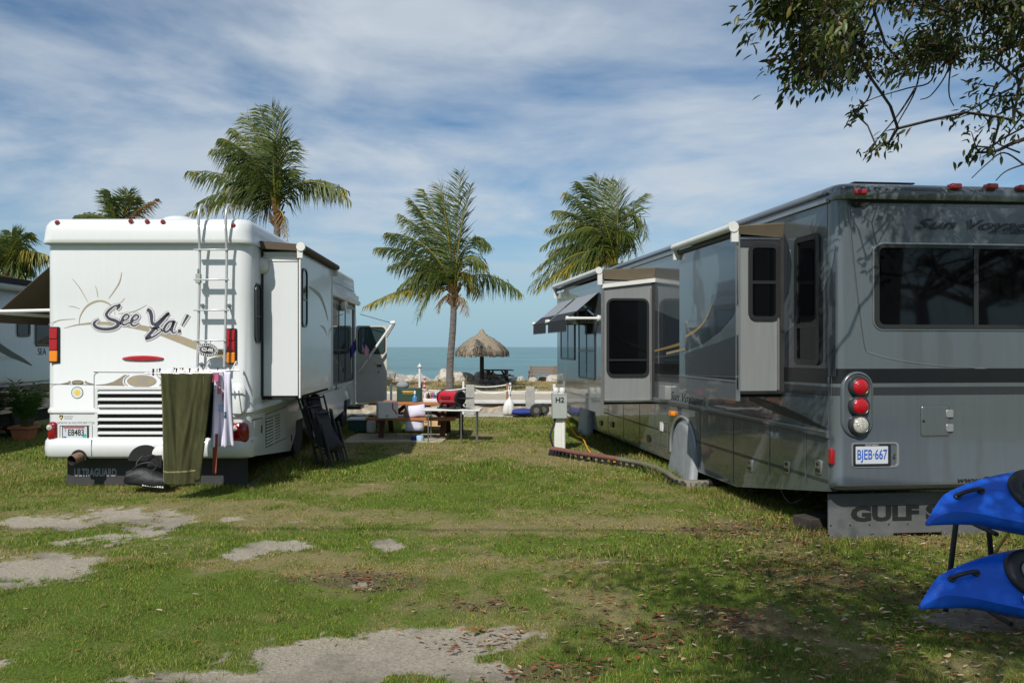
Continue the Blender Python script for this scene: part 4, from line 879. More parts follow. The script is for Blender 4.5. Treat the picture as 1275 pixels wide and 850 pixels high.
# lettering on the rear
mb = MB(M['gunmetal']); a, z = q2(1140,279); mb.text('Sun Voyager', 0.135, rear, a, z, 0.004, M['gunmetal'], shear=0.42, xs=1.92, align='LEFT'); mb.build('lettering', None, rvs); mb = MB(M['gunmetal'])
a, z = q2(1238,289); mb.text('BY GULF STREAM', 0.045, rear, a, z, 0.0, M['gunmetal'], xs=1.3, align='LEFT'); mb.build('maker_line', None, rvs); mb = MB(M['black_ink'])
a, z = q2(1188,597); mb.text('www.GulfStreamCoach.com', 0.075, rear, a, z, 0.034, M['black_ink'], shear=0.3, xs=1.35, align='LEFT', bold=0.001)
mb.build('web_address', None, rvs)
# lamp clusters
def cluster(c0):
    za, zb = q2(1066,463)[1], q2(1066,544)[1]; r0 = .145
    b = MB().loft([[(p[0], -d, p[1]) for p in rrect(c0-r0*k,zb+(1-k)*r0,c0+r0*k,za-(1-k)*r0,r0*k,9)] for d, k in ((-.03,1.04),(.012,1.04),(.022,.98),(.024,.92),(.012,.88),(.010,.5))]).build('lamp_cluster', M['silver'], rvs, angle=50)
    for py, m in ((481,'red_lens'),(505,'red_lens'),(528.5,'clear')):
        z = q2(1069,py)[1]; mx = Matrix.Translation((c0+.005,-.008,z)) @ Matrix.Rotation(R(90),4,'X')
        MB().lathe([(.100,0),(.098,.02),(.088,.045),(.076,.055),(.070,.05)], 24, None, mx).build('lamp_ring', M['charcoal'], b)
        MB().lathe([(.074,.03),(.074,.05),(.062,.062),(.03,.070),(.002,.071)], 22, None, mx).build('lens', M[m], b, angle=60)
cluster(q2(1067,500)[0]); cluster(W2-q2(1067,500)[0])
a, z = q2(1044,569); mb = MB(); mb.box(-.02,.03,z-.07,.012,.09,z+.07); mb.build('side_reflector', M['red_lens'], rvs, bevel=0.008)
# number plate
a0, zt = q2(1064.5,555.5); a1, zb = q2(1104.5,576.5); ca, cz = (a0+a1)/2, (zt+zb)/2
mb = MB(M['silver']); mb.ring(rrect(a0-.035,zb-.035,a1+.11,zt+.035,.035,4), rrect(a0-.02,zb-.02,a1+.09,zt+.02,.025,4), rear, 0.0, 0.010, M['silver_light'])
mb.slab(rrect(a0-.022,zb-.024,a1+.030,zt+.022,.012,2), rear, 0, 0.013, M['frame']); mb.slab(rrect(a1+.05,zb+.05,a1+.07,zb+.09,.008,2), rear, 0, 0.02, M['chrome'])
mb.slab(rrect(a0,zb,a1,zt,.006,2), rear, 0.013, 0.016, M['plate_white'])
mb.text('BJEB·667', 0.125, rear, ca, cz, 0.018, M['plate_blue'], xs=0.64, bold=0.002)
mb.text('ONTARIO', 0.024, rear, ca, zt+.010, 0.0150, M['plate_white'], xs=1.2)
mb.build('number_plate', None, rvs)
# little hatch with two hinges
a0, zt = q2(1147,505.5); a1, zb = q2(1181,542)
mb = MB(M['silver']); mb.slab(rrect(a0,zb,a1,zt,.02,4), rear, 0, 0.008, M['silver'], cham=.004)
mb.ring(rrect(a0-.008,zb-.008,a1+.008,zt+.008,.024,4), rrect(a0,zb,a1,zt,.02,4), rear, 0, 0.004, M['seam'])
mb.slab(ellipse(a0+.018,(zt+zb)/2,.011,.011,10), rear, 0, 0.014, M['black_metal'])
for z in (zt-.07, zb+.07):
    mb.slab(rrect(a1-.03,z-.035,a1+.04,z+.035,.01,2), rear, 0, 0.018, M['silver_light'], cham=.004)
mb.build('hatch', None, rvs)
# lower skirt: departure ramp, wheel arches, belt rail, baggage doors
wz = lambda c: [(c+.46*math.cos(R(q)), .37+.44*math.sin(R(q))) for q in range(180,-1,-12)]
prof = [(0.10,0.462),(2.05,0.165)]+[(3.27,0.155)]+wz(3.75)+[(4.22,0.155)]+[(8.75,0.155)]+wz(9.25)+[(9.8,0.155),(11.3,0.3),(11.5,0.97),(0.10,0.97)]
mb = MB(); n = len(prof)
for xa, xb in ((-0.012,0.08),(W2-.08,W2+.012)):
    mb.add([(xa,a,b) for a,b in prof]+[(xb,a,b) for a,b in prof], [(i,(i+1)%n,n+(i+1)%n,n+i) for i in range(n)]+[tuple(range(n)), tuple(range(n,2*n))])
mb.build('skirt', M['silver_side'], rvs, recalc=True)
mb = MB(); mb.box(0.09,0.10,.46,W2-.09,11.3,.60,M['dark']); mb.box(0.3,2.1,.22,W2-.3,3.2,.47,M['dark']); mb.box(0.3,4.3,.22,W2-.3,8.7,.47,M['dark']); mb.build('underbody', None, rvs)
mb = MB(); mb.bar((-.020,.09,.985),(-.020,11.2,.985),.03,.07,M['silver']); mb.bar((-.036,.09,1.005),(-.036,11.2,1.005),.008,.012,M['alu']); mb.bar((-.036,.09,.962),(-.036,11.2,.962),.008,.012,M['seam'])
mb.build('belt_rail', None, rvs)
sd = lambda a, b, off: (-.012-off, a, b)
mb = MB(M['seam'])
for px, yt, yb_ in ((873,540,585),(914.5,511,604),(960,521,596),(1005.5,533,603)):
    v0, z0 = q2s(px, yt); v1, z1 = q2s(px, yb_); v0 = (v0+v1)/2
    mb.slab([(v0-.006,max(z1,.2)),(v0+.006,max(z1,.2)),(v0+.006,.94),(v0-.006,.94)], sd, 0, 0.003, M['seam']); mb.slab([(v0+.006,max(z1,.2)),(v0+.013,max(z1,.2)),(v0+.013,.94),(v0+.006,.94)], sd, 0, 0.002, M['silver_light'])
for v in (4.95,5.7,6.6,7.6): mb.slab([(v-.005,.19),(v+.005,.19),(v+.005,.94),(v-.005,.94)], sd, 0, 0.003, M['seam'])
mb.build('door_seams', None, rvs)
for px, py in ((936,579),(982,581),(1021.5,581)):
    v, z = q2s(px, py); b = MB().slab(rrect(v-.055,z-.065,v+.055,z+.065,.012,2), sd, 0, 0.012, cham=.004).build('door_handle', M['alu'], rvs)
    mb = MB(M['black_metal']); mb.slab(rrect(v-.035,z-.048,v+.035,z-.012,.006,2), sd, 0.012, 0.020, M['black_metal']); mb.slab(ellipse(v,z+.028,.016,.016,10), sd, 0.012, 0.022, M['black_metal']); mb.build('latch', None, b)
for px, py in ((809,545),(749,526),(763,528)):
    v, z = q2s(px, py); MB().slab(rrect(v-.10,z-.05,v+.06,z+.05,.02,2), sd, 0, 0.02, cham=.005).build('door_handle', M['black_paint'], rvs)
P = [q2s(*p) for p in ((823,526),(833,524.5),(833,563),(822,559))]
mb = MB(M['silver']); mb.ribbon(P+[P[0]], 0.03, sd, 0.006, M['alu'], 1)
v, z = q2s(825,532); mb.slab([(v-.06,z-.05),(v+.06,z-.05),(v+.06,z+.08),(v-.06,z+.08)], sd, 0, .008, M['white_print']); mb.build('service_door', None, rvs)
v, z = q2s(839.5,514.5); MB().slab(rrect(v-.07,z-.035,v+.07,z+.035,.02,3), sd, 0, 0.05, cham=.01).build('marker_light', M['amber'], rvs)
v, z = q2s(832,489); MB().slab(rrect(v-.13,z-.10,v+.13,z+.11,.02,3), lside, 0, 0.09, cham=.01).build('vent_cover', M['silver_light'], rvs)
a = q2s(866,497); MB().text('Sun Voyager', 0.17, lambda x,y,o: (-o, 2*a[0]-x, y), a[0]-.35, a[1]-.01, 0.006, M['black_ink'], shear=0.4, xs=1.4).build('side_lettering', M['black_ink'], rvs)
# wheels with grey covers
for v in (3.75, 9.25):
    for xx in (0.07, W2-.33):
        mx = Matrix.Translation((xx, v, 0.42)) @ Matrix.Rotation(R(90),4,'Y')
        w = MB().lathe([(.25,0),(.38,0),(.42,.04),(.42,.22),(.38,.26),(.25,.26)], 26, None, mx).build('wheel', M['tyre'], rvs)
        MB().lathe([(.25,.03),(.12,.05),(.10,.12),(.12,.22),(.25,.24)], 20, None, mx).build('rim', M['alu'], w)
for v in (3.75, 9.25):
    c = (v-.10); rings = []
    for d, k in ((.02,1.0),(-.03,1.0),(-.075,.96),(-.085,.85)):
        pts = [(c+.40*k*math.cos(R(q)), .36+.41*k*math.sin(R(q))) for q in range(0,181,15)]+[(c-.42*k-.02,.05),(c-.47,.012),(c+.47,.012),(c+.42*k+.02,.05)]
        rings.append([(d-(.05 if b < .06 else 0), a, b+.012*math.sin(9*a)) for a, b in pts])
    MB().loft(rings).build('wheel_cover', M['cover'], rvs, angle=60)
    mb = MB(); mb.tube([(-.022,v+.475*math.cos(R(q)),.37+.455*math.sin(R(q))) for q in range(-10,191,10)], .022, 8); mb.build('arch_trim', M['silver_light'], rvs, angle=70)
# side window between rear and first slide
win(rvs, lside, (q2s(1023,455), q2s(992,297)), .07, .055, o=.028, bars=(('h',q2s(1008,405)[1]),))
# bedroom slide-out
def slide(v0, v1, d, z0, z1, zpanel, navy):
    mb = MB(); mb.box(-d, v0, z0, 0.1, v1, z1)
    s = mb.build('slide_out', M['silver_light'], rvs, bevel=0.008)
    mb = MB(M['silver_side']); mb.box(-d-.022, v0-.012, zpanel, -d-.002, v1+.012, z1+.03)
    sf = lambda a, b, off: (-d-.022-off, a, b)
    mb.slab([(v0-.008,zpanel),(v1+.008,zpanel),(v1+.008,zpanel+.20),(v0-.008,zpanel+.20)], sf, 0, .004, M['silver'])
    mb.bar((-d-.03,v0-.01,zpanel+.2),(-d-.03,v1,zpanel+.2),.008,.015,M['alu'])
    mb.box(-d-.03,v0-.026,zpanel,-d+.012,v0-.012,z1+.02,M['alu'])
    if navy:
        K = lambda x, y: q2s(830+x/3.864, 220+y/3.864, -d-.024)
        mb.slab([K(340,340),K(345,600),K(320,670),K(260,740),K(180,800),K(90,835),K(92,730),K(150,720),K(200,680),K(240,580),K(255,450),K(245,370),K(215,330)], sf, 0, .0035, M['navy'])
        mb.slab([K(345,760),K(240,800),K(90,850),K(90,950),K(345,955)], sf, 0, .0035, M['charcoal'])
        mb.slab([K(345,965),K(90,955),K(90,1000),K(345,1020)], sf, 0, .0035, M['black_paint'])
        mb.ribbon([K(92,768),K(140,740),K(180,700),K(205,655),K(222,610)], [.035,.035,.03,.025,.006], sf, .006, M['gold'])
        mb.ribbon([K(0,850),K(92,828)], [.03,.03], sf, .006, M['gold'])
    mb.build('outer_panel', None, s)
    mb = MB(M['rubber']); mb.box(-.045,v0-.02,z0,-.006,v0+.02,z1); mb.box(-.075,v0-.016,z0+.02,-.060,v0-.002,z1-.1,M['alu'])
    mb.box(-d+.0,v0+.05,z0-.06,.05,v1-.05,z0-.003,M['dark']); mb.box(-d+.02,v0-.022,z0-.025,-.01,v0+.02,z0+.0,M['chrome'] if not navy else M['frame'])
    mb.build('seal', None, s)
    return s, sf
s1, sf1 = slide(0.96, 2.55, 0.485, 1.33, 2.90, 1.235, True)
rf = lambda v0: (lambda a, b, off: (a, v0-off, b))
def q2f(px, py, v0):                  # photo pixel on a slide's rear-facing wall
    k = (px-CX)/F; bx = O2.x-SU*v0; by = O2.y+CU*v0; a = (k*by-bx)/(CU-k*SU); return a, CAM_H-(py-CY)/F*(by+SU*a)
P0 = q2f(931.5,398.5,.96); P1 = q2f(970,304,.96)
win(s1, rf(.96), (P0,P1), .075, .04, o=.02, bars=(('h',q2f(950,351.5,.96)[1]),))
mb = MB(M['frame']); mb.slab([(-.485,2.80),(-.01,2.80),(-.01,2.90),(-.485,2.90)], rf(.96), 0, .012, M['charcoal']); mb.slab([(-.47,2.872),(-.02,2.872),(-.02,2.886),(-.47,2.886)], rf(.96), .012, .02, M['chrome']); mb.build('top_trim', None, s1)
s2, sf2 = slide(5.0, 8.25, 0.81, 0.97, 2.78, 0.77, False)
P0 = q2f(755,468.5,5.0); P1 = q2f(807.5,371.5,5.0)
win(s2, rf(5.0), (P0,P1), .10, .035, o=.03, bars=(('h',q2f(780,448,5.0)[1]),))
mb = MB(M['white_dull']); mb.bar((-.83,4.98,2.70),(0.0,4.97,2.80),.03,.06); mb.build('top_trim', None, s2)
win(s2, sf2, ((5.35,1.26),(6.45,2.42)), .05, .035, o=.015, glass='glass_mirror', bars=(('v',5.9),('h',1.72))); win(s2, sf2, ((6.75,1.55),(7.9,2.42)), .05, .035, o=.015, glass='glass_mirror', bars=(('v',7.3),))
# slide awnings: brown fabric, white roller
for v0, v1, d, z1, zr in ((0.96,2.55,.485,2.90,2.955),(5.0,8.25,.81,2.78,2.90)):
    mb = MB(); mb.add([(0,v0-.03,zr+.09),(0,v1,zr+.09),(-d-.05,v1,zr+.05),(-d-.05,v0-.03,zr+.05),(0,v0-.03,zr+.082),(0,v1,zr+.082),(-d-.05,v1,zr+.042),(-d-.05,v0-.03,zr+.042)], [(0,1,2,3),(7,6,5,4),(0,3,7,4),(2,1,5,6),(3,2,6,7)])
    mb.add([(0,v0-.03,zr+.082),(-d-.04,v0-.03,zr+.042),(-d-.04,v0+.02,z1+.035),(0,v0+.02,z1+.0)], [(0,1,2,3)])
    a = mb.build('slide_awning', M['tan_fabric'], s1 if v0 < 2 else s2)
    mb = MB(); mb.tube([(-d-.075,v0-.05,zr+.035),(-d-.075,v1+.06,zr+.035)], .042, 12); mb.tube([(-d-.075,v0-.07,zr+.035),(-d-.075,v0-.035,zr+.035)], .054, 12)
    mb.box(-d-.09,v0-.06,z1-.06,-d-.02,v0-.03,zr+.03); mb.box(-d-.09,v1+.02,z1-.06,-d-.02,v1+.05,zr+.03); mb.tube([(-d-.03,v0,zr-.03),(-d-.03,v1,zr-.03)], .028, 8, M['seam'])
    mb.build('awning_roller', M['white_dull'], a)
# two window awnings with scalloped valances
for v0, v1 in ((5.15,6.62),(6.80,8.05)):
    mb = MB(M['grey_fabric']); x0, x1 = -.84, -1.33; zt, zb = 2.62, 2.20
    mb.add([(x0,v0,zt),(x0,v1,zt),(x0-.22,v1,zt-.19),(x0-.22,v0,zt-.19)], [(0,1,2,3)], M['grey_fabric']); mb.add([(x0-.22,v0,zt-.19),(x0-.22,v1,zt-.19),(x1,v1,zb),(x1,v0,zb)], [(0,1,2,3)], M['grey_fabric'])
    mb.add([(x0-.34,v0,zt-.288),(x0-.34,v1,zt-.288),(x1-.003,v1,zb+.004),(x1-.003,v0,zb+.004)], [(0,1,2,3)], M['navy_fabric'])
    mb.add([(x0,v0,zt-.012),(x0,v1,zt-.012),(x1+.004,v1,zb-.010),(x1+.004,v0,zb-.010)], [(0,1,2,3)], M['navy_fabric'])
    ns = int((v1-v0)/.07); Vt = []; 
    for i in range(ns*4+1): Vt.append((x1-.004, v0+(v1-v0)*i/(ns*4), zb))
    Vb = [(x1-.006, v0+(v1-v0)*i/(ns*4), zb-.17-.022*abs(math.sin(math.pi*i/4))) for i in range(ns*4+1)]
    k = len(Vt); mb.add(Vt+Vb, [(i,i+1,k+i+1,k+i) for i in range(k-1)], M['navy_fabric'])
    aw = mb.build('window_awning', None, s2, flat=True)
    for v in (v0-.02, v1+.02): MB().tube([(-.833,v,zb+.02),(-.86,v,zb+.02),(-.861,v,zb+.02),(x1-.02,v,zb+.02),(x1-.019,v,zb+.02),(x1+.02,v,zb+.02)], [.05,.05,.022,.022,.032,.032], 8).build('awning_arm', M['white_tube'], aw, angle=50)
# mud flap with lettering
mb = MB(); zt = .395; mb.box(q2(1046,640)[0],.19,.045,W2-.03,.205,.42); mb.box(q2(1047,670)[0]+.0,.182,.004,q2(1128,670)[0],.189,.065); mb.box(q2(1190,670)[0],.182,.004,q2(1270,670)[0],.189,.065)
for i in range(9): a = .06+.19*i; mb.tube([(a,.180,.135),(a,.192,.135)], .008, 8, M['chrome'])
mf = mb.build('mud_flap', M['flap_grey'], rvs)
a, z = q2(1073,648.5)
MB().text('GULF STREAM', 0.185, lambda x,y,o: (x,.19-o,y), a+.01, .225, .003, M['gunmetal'], xs=1.50, align='LEFT', bold=0.010).build('lettering', M['gunmetal'], mf)
# ------------------------------------------------------------------ neighbour's motorhome at the far left
rvn = thing('motorhome', 'pale grey-green motorhome with dark green swoosh behind the potted plant', 'motorhome', (-9.0, 8.6, 0))
mb = MB(); mb.loft([[(a,b,z) for a,b in rrect(-2.5,0,0,9.2,.12)] for z in (.50,.55,2.9)]+[[(a,b,2.98) for a,b in rrect(-2.46,.04,-.04,9.0,.12)]])
nside = lambda a, b, off: (off, a, b)
def q3(px, py):
    D = -9.0*F/(px-CX); return D-8.6, CAM_H-(py-CY)/F*D
mb.ribbon([q3(-30,418),q3(-8,428),q3(12,440),q3(28,448),q3(40,455)], [.16,.16,.13,.08,.01], nside, .004, M['swoosh_green'])
mb.slab([(0.2,.58),(9,.58),(9,1.02),(.2,1.02)], nside, 0, .003, M['navy']); mb.slab([(0.2,1.05),(9,1.05),(9,1.09),(.2,1.09)], nside, 0, .003, M['seam_soft'])
mb.text('SEA', .2, lambda x,y,o: (o, x, y), q3(52,438)[0], q3(52,438)[1], .005, M['seam'])
mb.build('body', M['pale_rv'], rvn)
mb = MB(); mb.box(-2.4,.1,2.98,-.05,9,3.05,M['dark']); mb.box(-.25,.2,3.0,.06,9.0,3.12,M['dark']); mb.tube([(.03,.2,2.93),(.03,9,2.93)], .07, 10, M['grey_metal']); mb.build('roof', None, rvn)
for p0, p1 in (((21,419),(37,399.5)),((44,431),(66,398))):
    y0, z0 = q3(*p0); y1, z1 = q3(*p1); win(rvn, nside, ((y0,z0),(y1,z1)), .08, .05, o=.02)
mb = MB(); mb.box(-2.3,.3,.25,-.08,9,.52); mb.build('underbody', M['dark'], rvn)
for yy in (2.4, 7.4):
    mx = Matrix.Translation((-.28,yy,.42)) @ Matrix.Rotation(R(90),4,'Y')
    w = MB().lathe([(.25,0),(.38,0),(.42,.04),(.42,.22),(.38,.26),(.25,.26)], 24, None, mx).build('wheel', M['tyre'], rvn); MB().lathe([(.25,.03),(.1,.1),(.1,.2),(.25,.25)], 16, None, mx).build('rim', M['alu'], w)

# potted plant and the white table beside it
pp = gd(30, 547); pl = thing('potted_plant', 'bushy green areca palm in a square terracotta pot', 'potted plant', pp); pl.scale = (.9,.9,.92)
mb = MB(); mb.loft([[(a,b,z) for a,b in rrect(-h,-h,h,h,.02,2)] for h, z in ((.155,0),(.20,.235),(.235,.235),(.24,.29),(.21,.29),(.20,.25))]); mb.build('pot', M['terracotta'], pl)
MB().box(-.2,-.2,.22,.2,.2,.255).build('soil', M['soil'], pl)
rp_ = random.Random(4); st_ = MB(); lf = MB()
for i in range(24):
    a = rp_.uniform(0,6.28); L_ = rp_.uniform(.75,1.12); sp_ = rp_.uniform(.15,.62)
    pts = [Vector((math.cos(a)*(.05+sp_*t*t), math.sin(a)*(.05+sp_*t*t), .24+L_*(t-.28*sp_*t*t*1.6))) for t in [j/9 for j in range(10)]]
    st_.tube(pts, [.008*(1-.07*j) for j in range(10)], 5)
    for j in range(3, 10):
        for q in range(3):
            p = pts[j-1].lerp(pts[j], q/3); d = (pts[j]-pts[j-1]).normalized(); sdv = d.cross(Vector((0,0,1))).normalized()
            for s in (-1, 1):
                e = p+(sdv*s*.8+d*.6+Vector((0,0,rp_.uniform(-.5,.1)))).normalized()*rp_.uniform(.16,.26); w_ = d*.014
                mid = p.lerp(e,.5)+Vector((0,0,.02)); lf.add([p, mid+w_, e, mid-w_], [(0,1,2,3)])
st_.build('stem', M['palm_green'], pl); lf.build('foliage', M['areca'], pl, flat=True)
tb = thing('folding_table', 'white folding table behind the terracotta pot', 'table', (at(-6,500,16.6).x, 16.6, 0))
MB().box(-.75,-.3,.655,.9,.3,.70).build('tabletop', M['white_dull'], tb, bevel=.008)
for x, y in ((.52,-.22),(.52,.22),(-.6,-.22),(-.6,.22)): MB().tube([(x,y,.66),(x,y,0)], .02, 8).build('leg', M['white_tube'], tb)
mb = MB()
for y in (-.22,.22): mb.tube([(.52,y,.48),(.75,y,.65)], .012, 6)
mb.build('brace', M['white_tube'], tb)
bj = gd(3, 539); j = thing('jug', 'white plastic jug with red stripe on the grass beside the terracotta pot', 'jug', bj)
MB().lathe([(.09,0),(.10,.02),(.10,.17),(.07,.21),(.04,.24)], 16).build('bottle', M['white_dull'], j); MB().lathe([(.1015,.07),(.1015,.12)], 16).build('stripe', M['red_cloth'], j); MB().lathe([(.045,.24),(.045,.27)], 12).build('cap', M['red_cloth'], j)

# ------------------------------------------------------------------ washing behind the white motorhome
DR = 9.45
rk = thing('drying_rack', 'white drying rack hooked to the foot of the ladder, hung with washing', 'drying rack', (at(234,600,DR).x, DR, 0))
rx = rk.location.x
mb = MB()
for y, xa, xb, z in ((-.22,-.42,.36,1.475),(.0,-.38,.44,1.488),(.24,-.34,.54,1.498)): mb.tube([(xa,y,z),(xb,y,z)], .011, 8)
for i in range(6):
    x = -.38+.15*i; mb.tube([(x,-.24,1.475),(x+.12,.28,1.50)], .008, 6)
mb.build('rails', M['white_tube'], rk)
for x in (.11,.44): MB().tube([(x-.02,-.02,1.488),(x,.26,1.50),(x,.43,1.60),(x,.475,1.60),(x,.48,1.56)], .009, 8).build('hook', M['white_tube'], rk)
mb = MB(); rq = random.Random(8)
for i in range(11):
    x = rq.uniform(-.36,.48); y = rq.choice((-.22,0,.24)); mb.box(x-.006,y-.014,1.45,x+.006,y+.014,1.53,[M['white_dull'],M['blue_cloth'],M['black_ink'],M['post_brown']][i%4])
mb.build('clothes_pegs', M['white_dull'], rk)
def cloth(name, px0, px1, py0, py1, D, m, label, cat, px0b=None, px1b=None, folds=5, amp=.02, seed=1, nz=40, nx_=34, creases=None, wob=0.0, bmat=None):
    a0, a1 = at(px0,py0,D).x, at(px1,py0,D).x; b0, b1 = at(px0b or px0,py1,D).x, at(px1b or px1,py1,D).x; zt, zb = at(0,py0,D).z, at(0,py1,D).z
    rr = random.Random(seed); ph = [rr.uniform(0,6.28) for _ in range(6)]; V = []
    for i in range(nz+1):
        t = i/nz
        for k in range(nx_+1):
            s = k/nx_; x = (a0+(a1-a0)*s)*(1-t)+(b0+(b1-b0)*s)*t
            dz = (sum(h_*math.exp(-((s-(s0+(s1-s0)*t))/w_)**2)*min(1,(1.15-t)*2) for s0, s1, h_, w_ in creases) if creases else 0)+amp*(1+.6*t)*(math.sin(folds*6.28*s+ph[0]+1.2*t)+.5*math.sin(folds*2.3*6.28*s+ph[1]-1.5*t))*min(1,t*5+.12)
            dz += .016*min(1,4*t)*(fbm(np.array([s*5.0+seed]), np.array([t*3.5]), 11, 4)[0]-.5)
            z = zt+(zb-zt)*t+wob*math.sin(5*s+ph[2])*t*(1 if t > .9 else .3)
            V.append((x-(a0+a1)/2, dz, z))
    Fc = [(i*(nx_+1)+k, i*(nx_+1)+k+1, (i+1)*(nx_+1)+k+1, (i+1)*(nx_+1)+k) for i in range(nz) for k in range(nx_)]
    o = MB().add(V, Fc).build(name, m, None, loc=((a0+a1)/2, D, 0), solid=.012 if 'olive' in m.name else .005, angle=180)
    return tag(o, label, cat)
# olive towel, folded over the front rail with its hem lines and side strip
tw = cloth('towel', 201, 265, 464.5, 603, DR-.235, M['olive'], 'olive green bath towel hanging from the front of the white drying rack', 'towel', px0b=203, px1b=249, folds=1.1, amp=.010, creases=((.12,.36,-.030,.035),(.30,.30,.02,.06),(.72,.42,-.026,.04),(.80,.60,-.020,.05),(.02,.16,-.022,.04),(.55,.72,.018,.07),(.95,.82,-.02,.03)), seed=3, wob=.008, nz=70, nx_=60)
zt, zb = at(0,464.5,DR-.235).z, at(0,603,DR-.235).z
mb = MB(); hw = .30
def onto(s, t, off): 
    nx_, nz = 60, 70; me = tw.data; i = min(int(t*nz), nz-1); k = min(int(s*nx_), nx_-1); ft, fs = t*nz-i, s*nx_-k
    v = [me.vertices[(i+a)*(nx_+1)+k+b].co for a in (0,1) for b in (0,1)]
    p = (v[0]*(1-fs)+v[1]*fs)*(1-ft)+(v[2]*(1-fs)+v[3]*fs)*ft; return (p.x, p.y-.007-off, p.z)
for pts, w in (([(0.0,.885),(.25,.885),(.5,.88),(.75,.877),(1,.865)], .006), ([(.83,.03),(.86,.3),(.87,.6),(.87,.97)], .005), ([(.985,.02),(.985,.5),(.985,.98)], .008), ([(.012,.02),(.012,.5),(.012,.98)], .006), ([(.88,.84),(.99,.835)], .006)):
    mb.ribbon(pts, w*2.2, onto, .002, M['olive_hem'], 12)
mb.build('hem', M['olive_hem'], tw)
# strip turned back along the right edge
V = []
for i in range(31):
    t = i/30
    for k in range(7):
        s = .84+.16*k/6; p = onto(s, min(.995,t*.97), 0.006+.008*math.sin(k/6*math.pi)); V.append(p)
MB().add(V, [(i*7+k, i*7+k+1, (i+1)*7+k+1, (i+1)*7+k) for i in range(30) for k in range(6)]).build('side_fold', M['olive'], tw, angle=180, solid=.004)
cloth('trousers', 261, 270, 467, 545, DR+.02, M['cloth_dark'], 'dark navy trousers hanging beside the olive towel', 'clothing', px0b=255, px1b=264, folds=1.2, amp=.02, seed=5, nx_=16, nz=26)
cloth('underwear', 264, 273, 463, 476, DR-.06, M['cloth_pink'], 'small pink garment pegged at the right end of the drying rack', 'clothing', folds=1.0, amp=.01, seed=6, nx_=10, nz=10)
ts = cloth('t_shirt', 267, 287, 463, 556, DR-.02, M['cloth_white'], 'white T-shirt with pale pink and blue print on the drying rack', 'clothing', px0b=263, px1b=290, folds=1.6, amp=.03, seed=9, nx_=22, nz=34)
mb = MB()
for (s, t, rs, m) in ((.35,.25,.10,'print_pink'),(.55,.34,.09,'print_pink'),(.4,.5,.11,'print_blue'),(.7,.58,.10,'print_blue')):
    def ont(a, b, off): 
        i = max(0,min(33,int(b*34))); k = max(0,min(21,int(a*22))); p = ts.data.vertices[i*23+k].co; return (p.x, p.y-.006-off, p.z)
    V = [ont(s+rs*2*(i/6-.5), t+rs*1.0*(j_/5-.5), 0) for j_ in range(6) for i in range(7)]
    mb.add(V, [(j_*7+i, j_*7+i+1, j_*7+i+8, j_*7+i+7) for j_ in range(5) for i in range(6)], M[m])
mb.build('print', M['print_pink'], ts, angle=180)
cl = cloth('strap', 265.5, 271.5, 540, 590, DR-.05, M['cloth_orange'], 'orange red strap hanging below the olive towel', 'strap', px0b=264, px1b=269.5, folds=.5, amp=.004, seed=2, nx_=6, nz=12)
# black bag under the hitch
bg_ = thing('equipment_bag', 'black nylon bag slung under the rear of the white motorhome', 'bag', (at(184,604,9.75).x, 9.75, .02)); bg_.scale = (.92,.9,.88)
mb = MB(); rings = []
for i in range(11):
    t = i/10; x = -.26+.54*t; h = .135*(1-.35*abs(2*t-1)**3); c = .19+.02*math.sin(5*t)-.05*t
    rings.append([(x+.02*math.sin(3*q), -.02+.11*math.cos(q)*(1+.12*math.sin(7*t+3*q)), c+h*math.sin(q)*(1+.10*math.sin(9*t+2*q))) for q in [2*math.pi*k/16 for k in range(16)]])
mb.loft(rings).build('bag_body', M['bag'], bg_, angle=50)
MB().tube(spline([(-.20,-.06,.28),(-.08,-.08,.38),(.06,-.06,.40),(.14,-.05,.33)], None, 5)[0], .012, 6).build('handle', M['bag'], bg_)
mb = MB()
for i in range(9):
    x = -.03+.032*i; z = .093-.03*i*.12; mb.add([(x,-.115,z),(x+.021,-.115,z-.003),(x+.024,-.118,z+.020),(x+.003,-.118,z+.022)], [(0,1,2,3)])
mb.build('pale_markings', M['white_print'], bg_)
ht = thing('tow_hitch', 'black tow hitch with coiled cable beneath the rear bumper of the white motorhome', 'hitch', (at(200,570,9.95).x, 9.95, 0))
mb = MB(); mb.box(-.04,-.18,.35,.04,.25,.43); mb.box(-.09,-.2,.30,.09,-.15,.46); mb.build('receiver', M['black_metal'], ht, bevel=.006)
MB().tube(spline([(-.14,-.2,.45),(-.20,-.24,.36),(-.15,-.25,.28),(-.02,-.22,.27),(.05,-.2,.36),(0,-.22,.46),(-.1,-.25,.44)], None, 6)[0], .010, 6).build('cable', M['rubber'], ht)
MB().lathe([(.10,0),(.10,.03),(.06,.05),(.01,.05)], 18, None, Matrix.Translation((.06,-.14,.47)) @ Matrix.Rotation(R(90),4,'X')).build('cap', M['white_dull'], ht)
# oval sign tied to the ladder
sg = thing('oval_sign', 'black oval sign with white 423-496 numbers tied to the ladder', 'sign', at(258.3,435.5,9.86))
fr = lambda a, b, off: (a, -off, b)
mb = MB(M['black_ink']); mb.slab(ellipse(0,0,.132,.086,36), fr, -.006, .006, M['white_print'], back=True); mb.slab(ellipse(0,0,.127,.081,36), fr, .006, .008, M['black_ink']); mb.slab(ellipse(0,0,.098,.052,36), fr, .008, .010, M['white_print']); mb.slab(ellipse(0,0,.094,.048,36), fr, .010, .0115, M['black_ink'])
mb.text('423-496', .062, fr, 0, 0, .013, M['white_print'], xs=.72, bold=.001)
for i in range(26):
    q = 2*math.pi*(i+.5)/26
    if abs(math.sin(q)) > .28: mb.slab(rrect(.1125*math.cos(q)-.006,.066*math.sin(q)-.008,.1125*math.cos(q)+.005,.066*math.sin(q)+.008,.002,1), fr, .008, .010, M['white_print'])
